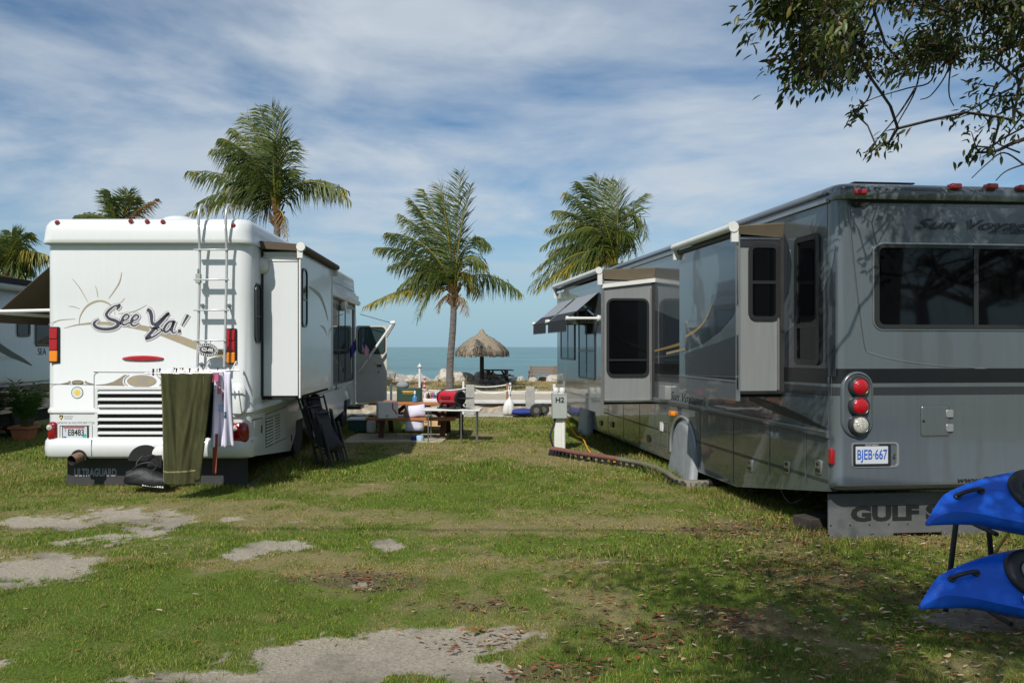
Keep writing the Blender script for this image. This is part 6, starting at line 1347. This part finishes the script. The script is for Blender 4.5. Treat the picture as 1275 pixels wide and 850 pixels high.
# ------------------------------------------------------------------ kayaks on their rack
K0 = at(1155, 652, 5.0)
def kayak(loc, label, mark):
    k = thing('kayak', label, 'kayak', loc, 0, 'blue kayaks on the rack'); k.scale = (1,.96,.93)
    # stations along the length: far gunwale, deck crest, near gunwale, near chine, keel, far chine (y away, z up), tilted towards the path
    S = [(0.0,(.02,.012),(.01,.016),(0,.0),(0,-.014),(.015,-.016),(.03,-.004)),
         (.035,(.03,.065),(.02,.068),(-.012,.038),(-.006,-.004),(.03,-.012),(.05,.03)),
         (.10,(.055,.155),(.035,.158),(-.03,.085),(-.015,.002),(.05,-.005),(.085,.075)),
         (.16,(.075,.205),(.05,.208),(-.045,.105),(-.022,.005),(.07,-.002),(.11,.10)),
         (.30,(.13,.255),(.06,.262),(-.075,.090),(-.035,.008),(.10,-.015),(.18,.125)),
         (.45,(.18,.295),(.07,.292),(-.105,.055),(-.05,-.02),(.13,-.045),(.24,.13)),
         (.65,(.23,.335),(.075,.310),(-.135,.02),(-.065,-.06),(.16,-.085),(.29,.13)),
         (1.0,(.29,.37),(.085,.320),(-.165,-.025),(-.08,-.105),(.20,-.13),(.34,.11)),
         (1.5,(.32,.385),(.09,.315),(-.18,-.05),(-.09,-.13),(.23,-.155),(.36,.09)),
         (2.1,(.28,.36),(.08,.310),(-.15,-.02),(-.07,-.10),(.19,-.13),(.32,.09)),
         (2.6,(.17,.30),(.06,.285),(-.08,.06),(-.03,-.02),(.11,-.04),(.2,.10)),
         (2.95,(.05,.20),(.03,.2),(-.01,.15),(0,.10),(.03,.10),(.05,.13)),(3.0,(.02,.17),(.02,.172),(.01,.165),(.01,.15),(.02,.15),(.025,.16))]
    xs = [s[0] for s in S]; rings = []
    X, _ = spline([tuple([s[0]]+[c for p in s[1:] for c in p]) for s in S], None, 5)
    for r_ in X:
        pts = [(r_[1+2*i], r_[2+2*i]*(.90 if r_[2+2*i] > 0 else 1)) for i in range(6)]
        o_ = pts[2:]+pts[:2]; loop, _ = spline(o_+[o_[0]], None, 5); loop = loop[:-1]
        # keep the near gunwale crisp
        rings.append([(r_[0], y, z) for y, z in loop])
    MB().loft(rings).build('hull', M['kayak'], k, angle=38)
    def deck(x, v, off):              # point on the deck: along x, across v (-.5 near, .5 far)
        for a, b in zip(S[:-1], S[1:]):
            if a[0] <= x <= b[0]: break
        t = (x-a[0])/(b[0]-a[0]); L3 = lambda i: Vector((x, a[i][0]+(b[i][0]-a[i][0])*t, (a[i][1]+(b[i][1]-a[i][1])*t)*(.90 if a[i][1]+(b[i][1]-a[i][1])*t > 0 else 1)))
        fg, cr_, ng = L3(1), L3(2), L3(3)
        p = ng.lerp(cr_, (v+.5)*2) if v < 0 else cr_.lerp(fg, v*2)
        nrm = Vector((0, -(cr_-ng).z, (cr_-ng).y)); nrm = Vector((0,-abs(nrm.y),abs(nrm.z))).normalized()
        return p+nrm*off
    # carrying handle
    a, b = deck(.20,-.12,.012), deck(.35,-.10,.012); n_ = Vector((0,-.75,.66))
    MB().tube(spline([a-n_*.012, a+n_*.02, a.lerp(b,.25)+n_*.045, a.lerp(b,.75)+n_*.045, b+n_*.02, b-n_*.012], None, 6)[0], [.016]*6+[.014]*6+[.013]*12+[.014]*7, 10).build('handle', M['black_metal'], k, angle=80)
    for p in (a, b): MB().lathe([(.022,-.01),(.022,.008),(.012,.014),(.002,.015)], 12, None, Matrix.Translation(p+n_*.0) @ n_.to_track_quat('Z','Y').to_matrix().to_4x4()).build('handle_pad', M['black_metal'], k)
    # hatch
    c = deck(.70,-.14,.0)+n_*.022; mx = Matrix.Translation(c) @ n_.to_track_quat('Z','Y').to_matrix().to_4x4()
    MB().lathe([(.175,-.05),(.175,.0),(.165,.018),(.145,.026),(.10,.020),(.095,.012),(.002,.012)], 36, None, mx).build('hatch', M['hatch_black'], k, angle=60)
    MB().lathe([(.088,.012),(.088,.022),(.08,.026),(.002,.028)], 30, None, mx).build('hatch_cover', M['hatch_grey'], k)
    if mark:
        mb = MB(M['white_print']); c = deck(.58,-.42,.012)
        P = [(-.02,-.018),(-.012,.022),(-.004,.022),(.008,-.002),(.012,.022),(.022,.022),(.014,-.018),(.006,-.018),(-.006,.006),(-.010,-.018)]
        t1 = Vector((1,0,-.2)).normalized(); t2 = Vector((0,.66,.75))
        mb.add([c+t1*a*1.5+t2*b*1.3+n_*.006 for a, b in P], [tuple(range(len(P)))]); mb.build('marking', None, k)
    return k
kayak(K0, 'upper blue kayak with black round hatch on the rack', False)
K1 = at(1147, 756, 4.85); kayak(K1, 'lower blue kayak with black round hatch, nearest the ground', True)
kr = thing('kayak_rack', 'black metal rack holding the two blue kayaks', 'kayak rack', (3.20, 5.25, 0))
for x, dx_ in ((.06,-.08),(.24,.08),(1.6,-.08),(1.8,.08)): MB().tube([(x,.10,.78),(x+dx_,.12,0)], .017, 8).build('post', M['black_metal'], kr)
for x in (.16,1.7):
    MB().tube([(x-.02,-.16,.585),(x-.02,.34,.62)], .016, 8).build('arm', M['black_metal'], kr); MB().tube([(x-.02,-.30,.06),(x-.02,.25,.09)], .016, 8).build('arm', M['black_metal'], kr); MB().tube([(x+.02,.12,.2),(x+.26,.15,.52)], .012, 6).build('strap', M['yellow_ink'], kr)
# ------------------------------------------------------------------ coconut palms
def frond(parent, p0, c, p1, mats_, lmax, seed, hang=0.6, n=70, width=.038):
    """one frond: midrib p0 -> c -> p1 (quadratic), narrow leaflets on both sides that hang and sway"""
    rr = random.Random(seed); mb = MB(mats_[0]); B = lambda t: p0*(1-t)**2+c*2*t*(1-t)+p1*t*t
    P = [B(i/14) for i in range(15)]
    mb.tube(P, [.034*(1-i/15)+.005 for i in range(15)], 5, mats_[-1])
    wind = Vector((-.60, 0.05, -.05)); roll = rr.uniform(-.9,.9)
    for i in range(n):
        t = .10+.90*(i+rr.uniform(-.3,.3))/(n-1); t = min(max(t,.06),1)
        p = B(t); d = (B(min(1,t+.02))-B(max(0,t-.02))).normalized()
        sd = d.cross(Vector((0,0,1))); sd = sd+Vector((1,0,0))*max(0,abs(d.z)-.55)*2.2*(1 if sd.x >= 0 else -1); sd = (sd-d*sd.dot(d)).normalized(); upv = sd.cross(d).normalized(); upv = upv if upv.z >= 0 else -upv; sd, upv = sd*math.cos(roll)+upv*math.sin(roll), upv*math.cos(roll)-sd*math.sin(roll)
        L_ = lmax*(math.sin(math.pi*(.14+.80*t))**.6)*rr.uniform(.75,1.15)
        for s in (-1,1):
            fl = math.hypot(d.x,d.y); q = (sd*s*rr.uniform(.45,.85)+d*(.45+.5*t)+upv*rr.uniform(.0,.30)*(1-.6*t)+wind*rr.uniform(.1,.8)+Vector((0,0,-1))*(fl*hang*rr.uniform(.35,1.15))).normalized()
            a = p+q*L_*.45; e = a+(q*(.95-.35*hang)+Vector((0,0,-1))*(.25+hang)*fl*rr.uniform(.5,1.3)+wind*.5*rr.uniform(0,1)).normalized()*L_*.60
            w = d*width*.5*rr.uniform(.7,1.2); tw = upv*width*.25
            k = mats_[0] if rr.random() < .62 else mats_[1]
            if t > .90 and len(mats_) > 2 and rr.random() < .22: k = mats_[2]
            mb.add([p+w*.5, p-w*.5, a+w+tw, a-w-tw, e], [(0,1,3,2),(2,3,4)], k)
    return mb.build('frond', None, parent, flat=True)
GREENS = [M['palm_green'], M['palm_dark'], M['palm_yellow']]; YEL = [M['palm_yellow'], M['palm_green'], M['palm_brown']]; BRN = [M['palm_brown'], M['palm_brown'], M['palm_yellow']]
def palm(label, cx, cy, D, base_x, spec, seed, lmax=1.0, trunk_r=.135, dead=(), n=70, extra=4):
    crown = at(cx, cy, D); base = Vector(((base_x-CX)/F*D, D, .0))
    t = thing('palm_tree', label, 'palm tree', base, 0, None); rr = random.Random(seed); o = lambda v: v-base
    pts = [o(base.lerp(crown, k)+Vector((.08*math.sin(k*5+seed),.05*math.sin(k*4),0))*(1-k)) for k in [i/40 for i in range(41)]]
    mb = MB(M['trunk']); rad = [trunk_r*(1.55 if i == 0 else 1.25 if i == 1 else 1.0-.22*i/40)*(1+.035*(i%2)) for i in range(41)]
    pts[-1] = o(crown); mb.tube(pts, rad, 14); mb.build('trunk', None, t, angle=80)
    mb = MB(M['boot'])
    for i in range(26):
        a = rr.uniform(0,6.28); z = rr.uniform(-.55,.15); b = o(crown)+Vector((math.cos(a)*.10,math.sin(a)*.10,z)); mb.bar(b, b+Vector((math.cos(a)*.16,math.sin(a)*.16,rr.uniform(.15,.42))), .09, .03, [M['boot'],M['palm_brown'],M['wood_dark']][i%3])
    for i in range(6):
        a = rr.uniform(0,6.28); c0 = o(crown)+Vector((math.cos(a)*.2,math.sin(a)*.2,-.12)); mb.tube([o(crown), c0+Vector((0,0,.08)), c0+Vector((0,0,-.16))], .012, 5, M['boot'])
    mb.build('crown_base', None, t)
    for i, (tx, ty, arch, kind) in enumerate(spec):
        k = rr.uniform(-.8,.8)
        tip = at(tx, ty, D+k*1.3); p0 = crown+Vector((rr.uniform(-.07,.07),k*.1,rr.uniform(0,.15)))
        ctl = crown.lerp(tip, .52)+Vector((-.22*(tip.x-crown.x),0,(arch+9)*D/F))+Vector((0,k*.25,0))
        frond(t, o(p0), o(ctl), o(tip), {'g':GREENS,'y':YEL,'b':BRN}[kind], lmax*rr.uniform(.85,1.1), seed*100+i, hang=.95 if arch > 12 else .6, n=n)
    for i in range(extra):
        a = rr.uniform(0, 6.28); e = rr.uniform(-.25, 1.0); Lf = rr.uniform(1.7, 2.6)
        tip = crown+Vector((math.cos(a)*math.cos(e)-.25, math.sin(a)*math.cos(e), math.sin(e)-.35))*Lf; ctl = crown.lerp(tip,.5)+Vector((.1,0,.75))
        frond(t, o(crown), o(ctl), o(tip), GREENS, lmax*.95, seed*1000+i, hang=.8, n=n)
    for (tx, ty, ax) in dead:
        frond(t, o(crown), o(at(tx, cy-4, D-.2)), o(at(tx+ax, ty, D-.3)), BRN, lmax*.45, seed*100+77, hang=.9, n=24)
    return t
palm('coconut palm with yellowing lower fronds between the two motorhomes, trunk bare', 565, 368, 28.0, 561,
     [(455,381,26,'y'),(470,308,22,'g'),(484,290,26,'g'),(500,268,14,'g'),(513,250,8,'g'),(528,238,6,'g'),(548,232,2,'g'),(574,217,6,'g'),(586,232,8,'g'),(552,246,6,'g'),(610,306,62,'g'),(648,364,40,'g'),(597,366,46,'y'),(513,352,36,'g'),(488,330,30,'g'),(520,395,60,'g'),(604,330,40,'g'),(498,356,40,'g')], 3, extra=0, dead=((548,388,-2),(577,392,6)))
palm('coconut palm rising behind the silver motorhome, crown swept left', 766, 338, 28.0, 764,
     [(664,356,54,'g'),(668,336,60,'g'),(676,306,54,'g'),(682,284,46,'g'),(692,262,30,'g'),(706,240,18,'g'),(722,228,12,'g'),(742,222,8,'g'),(760,226,4,'g'),(770,228,2,'g'),(801,244,12,'g'),(806,296,88,'g'),(788,312,56,'g'),(726,352,56,'g'),(700,352,58,'g'),(735,300,24,'g'),(745,270,14,'g'),(712,290,40,'g'),(775,290,20,'g'),(672,358,44,'y')], 5, extra=2, dead=((778,360,6),))
palm('tall coconut palm behind the white motorhome with one frond hanging right', 345, 262, 27.0, 342,
     [(237,213,16,'g'),(232,267,30,'y'),(250,250,30,'g'),(268,186,22,'g'),(276,172,20,'g'),(290,160,14,'g'),(305,146,10,'g'),(322,136,6,'g'),(338,134,6,'g'),(352,140,2,'g'),(362,176,8,'g'),(366,214,22,'g'),(435,248,46,'g'),(430,236,36,'g'),(300,228,26,'g'),(316,280,40,'g'),(285,205,28,'g'),(325,200,14,'g'),(340,180,6,'g'),(312,240,30,'g')], 9, extra=1, dead=((355,300,3),(349,294,6)))
palm('coconut palm showing only its frond tips above the white motorhome roof', 150, 292, 27.0, 150,
     [(80,276,16,'g'),(96,268,10,'g'),(136,240,0,'g'),(160,239,0,'g'),(169,246,0,'g'),(193,249,-6,'b'),(222,296,14,'g'),(100,300,16,'g')], 13, lmax=.7, extra=0)
palm('coconut palm at the far left edge behind the grey-green motorhome', 10, 345, 25.0, 8,
     [(-60,330,30,'g'),(-44,300,24,'g'),(-20,290,12,'g'),(2,292,6,'g'),(14,290,4,'g'),(24,291,4,'g'),(34,290,6,'g'),(39,318,16,'g'),(40,340,26,'g'),(32,352,34,'g'),(18,318,6,'g'),(60,318,18,'y')], 17, lmax=.8, extra=1)

# ------------------------------------------------------------------ broad-leaved tree whose branch overhangs the top right
TREE = Vector((8.2, 1.6, 0)); tree = thing('shade_tree', 'broad-leaved tree whose leafy branches overhang the upper right corner', 'tree', TREE)
rt = random.Random(21)
def to_px(p): return (CX+F*p.x/p.y, CY+F*(CAM_H-p.z)/p.y) if p.y > .2 else (9999, -9999)
def inside(poly, x, y):
    c = False
    for i in range(len(poly)):
        (x0,y0),(x1,y1) = poly[i], poly[i-1]
        if (y0 > y) != (y1 > y) and x < (x1-x0)*(y-y0)/(y1-y0)+x0: c = not c
    return c
OUT = [(958,-30),(946,8),(936,36),(946,50),(962,74),(976,72),(988,98),(986,120),(992,134),(1006,126),(1014,112),(1034,112),(1060,118),(1072,108),(1090,92),(1110,94),(1130,78),(1150,84),(1172,66),(1186,70),(1200,84),(1220,90),(1250,62),(1300,60),(1300,-30)]
TW = [(1062,146,1085,108),(1078,190,1140,110),(1092,184,1140,110),(1108,176,1138,120),(1118,160,1136,120),(1205,198,1290,150),(1226,190,1290,150),(1236,184,1290,150),(1188,148,1260,110),(1202,140,1260,110),(1214,134,1260,100),(1230,150,1280,120),(1250,128,1300,90),(1212,104,1260,80),(1222,116,1270,90),(1262,150,1300,130),(1210,165,1260,140),(1255,168,1300,150),(1270,100,1300,90),(1240,108,1300,90),(1232,164,1290,150),(1246,146,1290,140),(1262,132,1300,120),(1272,118,1300,110),(1258,116,1300,100),(1228,132,1280,110),(1272,146,1300,135),(1215,182,1290,150),(1245,120,1300,100),(1266,84,1300,70),(1100,182,1138,120),(1070,132,1085,108),(1064,140,1085,108)]
clusters = []
while len(clusters) < 275:
    x, y = rt.uniform(905,1300), rt.uniform(-30,155)
    if inside(OUT, x, y):
        g = fbm(np.array([x/42.0]), np.array([y/42.0]), 7, 3)[0]
        if g > .49-.10*min(1,max(0,(x-1040)/120))*(y < 70) or y < -5:
            D0 = 5.3+1.3*min(1,max(0,(x-985)/130))+rt.uniform(-.4,.4)
            for D0 in (D0, D0-.4, D0-.8, D0+.6, D0+1.2):      # keep the bedroom slide-out's wall in the sun
                p = at(x, y, D0); h = p+SUN_DIR*((8.1-p.y)/SUN_DIR.y)
                h2 = p+SUN_DIR*((7.22-p.y)/SUN_DIR.y)
                if not (2.4 < h.x < 3.3 and 1.15 < h.z < 3.1) and not (3.1 < h2.x < 3.66 and .9 < h2.z < 2.95): break
            else: continue
            clusters.append(p)
for (x, y, _, _) in TW: clusters.append(at(x, y, 6.5+rt.uniform(-.4,.4)))
nvis = len(clusters)
def shadow_at(p, z=0.0):
    k = (p.z-z)/(-SUN_DIR.z); q = p+SUN_DIR*k; return q
tries = 0
while len(clusters) < nvis+520 and tries < 120000:
    tries += 1
    p = Vector((rt.uniform(-1.6,8.5), rt.uniform(-5.5,6.2), rt.uniform(3.9,7.2)))
    px, py = to_px(p)
    if p.y > .3 and -60 < px < 1340 and py > -40: continue
    g = shadow_at(p); gx_, gy_ = to_px(g)
    # where the crown's shadow lies on the lawn in the photograph
    if g.y > 3 and g.y < 7.2:
        if gx_ < 640+ (850-gy_)*.55: continue
        dens = .55*min(1,(gx_-640)/420)*min(1,max(0,(gy_-660)/80))*(.25+1.6*(fbm(np.array([g.x*1.6]), np.array([g.y*1.6]), 3, 3)[0]-.3))
        if rt.random() > dens*5.0: continue
    elif g.y >= 7.2:
        k2 = (p.y-7.25)/(-SUN_DIR.y); h = p+SUN_DIR*((7.25-p.y)/SUN_DIR.y)
        if h.x < 3.7 or h.z < 2.55: continue
        if rt.random() > .55: continue
    elif rt.random() > .30 or g.x < -.6: continue
    clusters.append(p)
# the denser boughs out of view that shade the lower right of the lawn
k_ = 0
while k_ < 300:
    gx_, gy_ = rt.uniform(690, 1330), rt.uniform(690, 880)
    g = gd(gx_, gy_); w_ = min(1, (gx_-690)/200)*min(1, (gy_-690)/70)
    if rt.random() > w_ or fbm(np.array([g.x*1.1]), np.array([g.y*1.1]), 3, 3)[0] < .43: continue
    p = g-SUN_DIR*(rt.uniform(3.9, 6.6)/(-SUN_DIR.z))
    px, py = to_px(p)
    if p.y > .3 and -60 < px < 1340 and py > -40: continue
    clusters.append(p); k_ += 1
# and the boughs that shade the top of the silver motorhome's rear
k_ = 0
while k_ < 80:
    h = Vector((rt.uniform(3.85, 6.0), 7.22, rt.uniform(2.62, 3.3))); p = h-SUN_DIR*(rt.uniform(2.5, 4.2)/SUN_DIR.y)
    px, py = to_px(p)
    if -60 < px < 1340 and py > -40: continue
    clusters.append(p); k_ += 1
# skeleton: each cluster joins the nearest branch point that is nearer the trunk
root = Vector((8.2,1.6,0)); nodes = [root+Vector((.06*math.sin(z*2),.05*z,z)) for z in (0,.7,1.4,2.1,2.8,3.4)]; par = [-1,0,1,2,3,4]
for tgt in (Vector((5.6,3.4,4.9)), Vector((5.2,.6,5.4)), Vector((4.8,-2.0,5.2)), Vector((8.6,4.2,5.0)), Vector((8.0,-1.6,5.8)), Vector((6.2,5.6,4.55))):
    last = 5
    for k in (.35,.7,1.0): nodes.append(nodes[5].lerp(tgt,k)+Vector((rt.uniform(-.15,.15),rt.uniform(-.15,.15),.25*math.sin(k*3)))); par.append(last); last = len(nodes)-1
order = sorted(range(len(clusters)), key=lambda i: (clusters[i]-nodes[5]).length)
cnode = {}
for i in order:
    p = clusters[i]; dp = (p-nodes[5]).length
    best = min(range(5,len(nodes)), key=lambda j: (nodes[j]-p).length+(.6 if (nodes[j]-nodes[5]).length > dp else 0)+.12*(nodes[j]-nodes[5]).length*0)
    a = nodes[best]; L_ = (p-a).length; last = best
    m_ = int(L_/.35)
    for q in range(1, m_+1):
        k = q/(m_+1); nodes.append(a.lerp(p,k)+Vector((rt.uniform(-.05,.05),rt.uniform(-.05,.05),rt.uniform(-.05,.05)+.10*L_*math.sin(math.pi*k)*.5))); par.append(last); last = len(nodes)-1
    nodes.append(p); par.append(last); cnode[i] = len(nodes)-1
cnt = [0]*len(nodes)
for i in cnode.values():
    j = i
    while j >= 0: cnt[j] += 1; j = par[j]
rad = [min(.26, .0034*math.sqrt(max(1,c))+.0008*c**.85*.5) for c in cnt]
for i in range(6, len(nodes)):
    if to_px(nodes[i])[0] < 1300 and to_px(nodes[i])[1] > -20: rad[i] = min(rad[i], .011)
for i in range(6): rad[i] = .30-.02*i
mb = MB(M['bark']); mb.tube([n_-TREE for n_ in nodes[:6]], rad[:6], 14); mb.build('trunk', None, tree, angle=80)
mb = MB(M['bark'])
for j in range(6, len(nodes)):
    i = par[j]; mb.tube([nodes[i]-TREE, nodes[j]-TREE], [min(rad[i],.16) if i > 5 else .14, rad[j]], 6 if rad[j] > .02 else 4, caps=False)
# bare hanging twigs
for (x, y, x0, y0) in (TW[0], TW[1], TW[5], TW[8]):
    a, b = at(x0,y0,6.5), at(x,y,6.5); mb.tube(spline([a-TREE, a.lerp(b,.5)+Vector((.05,0,.03))-TREE, b-TREE], None, 5)[0], [.010-.0006*i for i in range(11)], 5)
for (pts) in ([(1275,205),(1250,190),(1228,205),(1210,222)],[(1290,200),(1255,212),(1240,225)],[(1270,190),(1245,180),(1232,172)],[(1140,112),(1120,150),(1105,180)],[(1180,88),(1160,118),(1146,124)],[(1160,100),(1130,110),(1095,120),(1066,132)],[(1183,90),(1182,118),(1188,132)],[(1300,165),(1262,178),(1240,188),(1215,190)]):
    pts = [(pts[0][0]+8, pts[0][1]-42)]+pts if pts[0][0] < 1240 else pts
    P_ = spline([at(x,y,6.5)-TREE for x, y in pts], None, 5)[0]; mb.tube(P_, [(.008 if pts[0][0] < 1300 else .020)*(1-.6*i/len(P_)) for i in range(len(P_))], 5)
mb.build('branches', None, tree, angle=80)
LV = []; LF = []; LC = []
for i, p in enumerate(clusters):
    vis = i < nvis; n = rt.randint(21,33) if vis else rt.randint(16,24); thin = vis and i >= nvis-len(TW)
    if thin: n = rt.randint(8,13)
    bd = (p-nodes[par[cnode[i]]]).normalized(); sp_ = (.07 if thin else .125) if vis else .30
    tone = rt.uniform(.7,1.3)
    for q in range(n):
        L_ = rt.uniform(.050,.088)*(1 if vis else 1.25); W_ = L_*rt.uniform(.30,.40)
        c = p+Vector((rt.gauss(0,sp_*.55),rt.gauss(0,sp_*.55),rt.gauss(0,sp_*.45)))
        d = (Vector((rt.gauss(0,1),rt.gauss(0,1),rt.gauss(0,.7)))*.7+bd*.9+Vector((-.1,0,-.75))).normalized()
        s = d.cross(Vector((rt.gauss(0,.5),rt.gauss(0,.5),1))).normalized(); u = s.cross(d)
        k = len(LV); fold = rt.uniform(.1,.45)*W_; cv = rt.uniform(-.1,.2)*L_
        for tt, ww in ((0,.04),(.3,.9),(.65,.85),(1,.03)):
            b = c+d*L_*tt-u*cv*tt*tt*2
            LV += [b-s*W_*ww*.5+u*fold*ww, b, b+s*W_*ww*.5+u*fold*ww]
        for a in range(3): LF += [(k+3*a,k+3*a+1,k+3*a+4,k+3*a+3),(k+3*a+1,k+3*a+2,k+3*a+5,k+3*a+4)]
        rnd = rt.random()
        col = (.042,.062,.015) if rnd < .60 else (.092,.108,.024) if rnd < .84 else (.17,.14,.032) if rnd < .94 else (.13,.065,.025)
        v = tone*rt.uniform(.75,1.25); LC += [tuple(x*v for x in col)]*12
crown = npmesh('crown', np.array([tuple(v-TREE) for v in LV]), np.array(LF), [M['leaf']], np.array(LC), True); crown.parent = tree

# more trees of the same kind stand behind the photographer; the dark glass mirrors them
for (x, y, rz, lab) in ((14.0,-13.0,R(60),'first of the broad-leaved trees standing behind the photographer, nearest the path'),(19.5,-10.5,R(200),'second of the broad-leaved trees behind the photographer, to the right of the first'),(25.5,-14.0,R(140),'third of the broad-leaved trees behind the photographer, farthest right')):
    dup(tree, (x, y, 0), rz, lab)
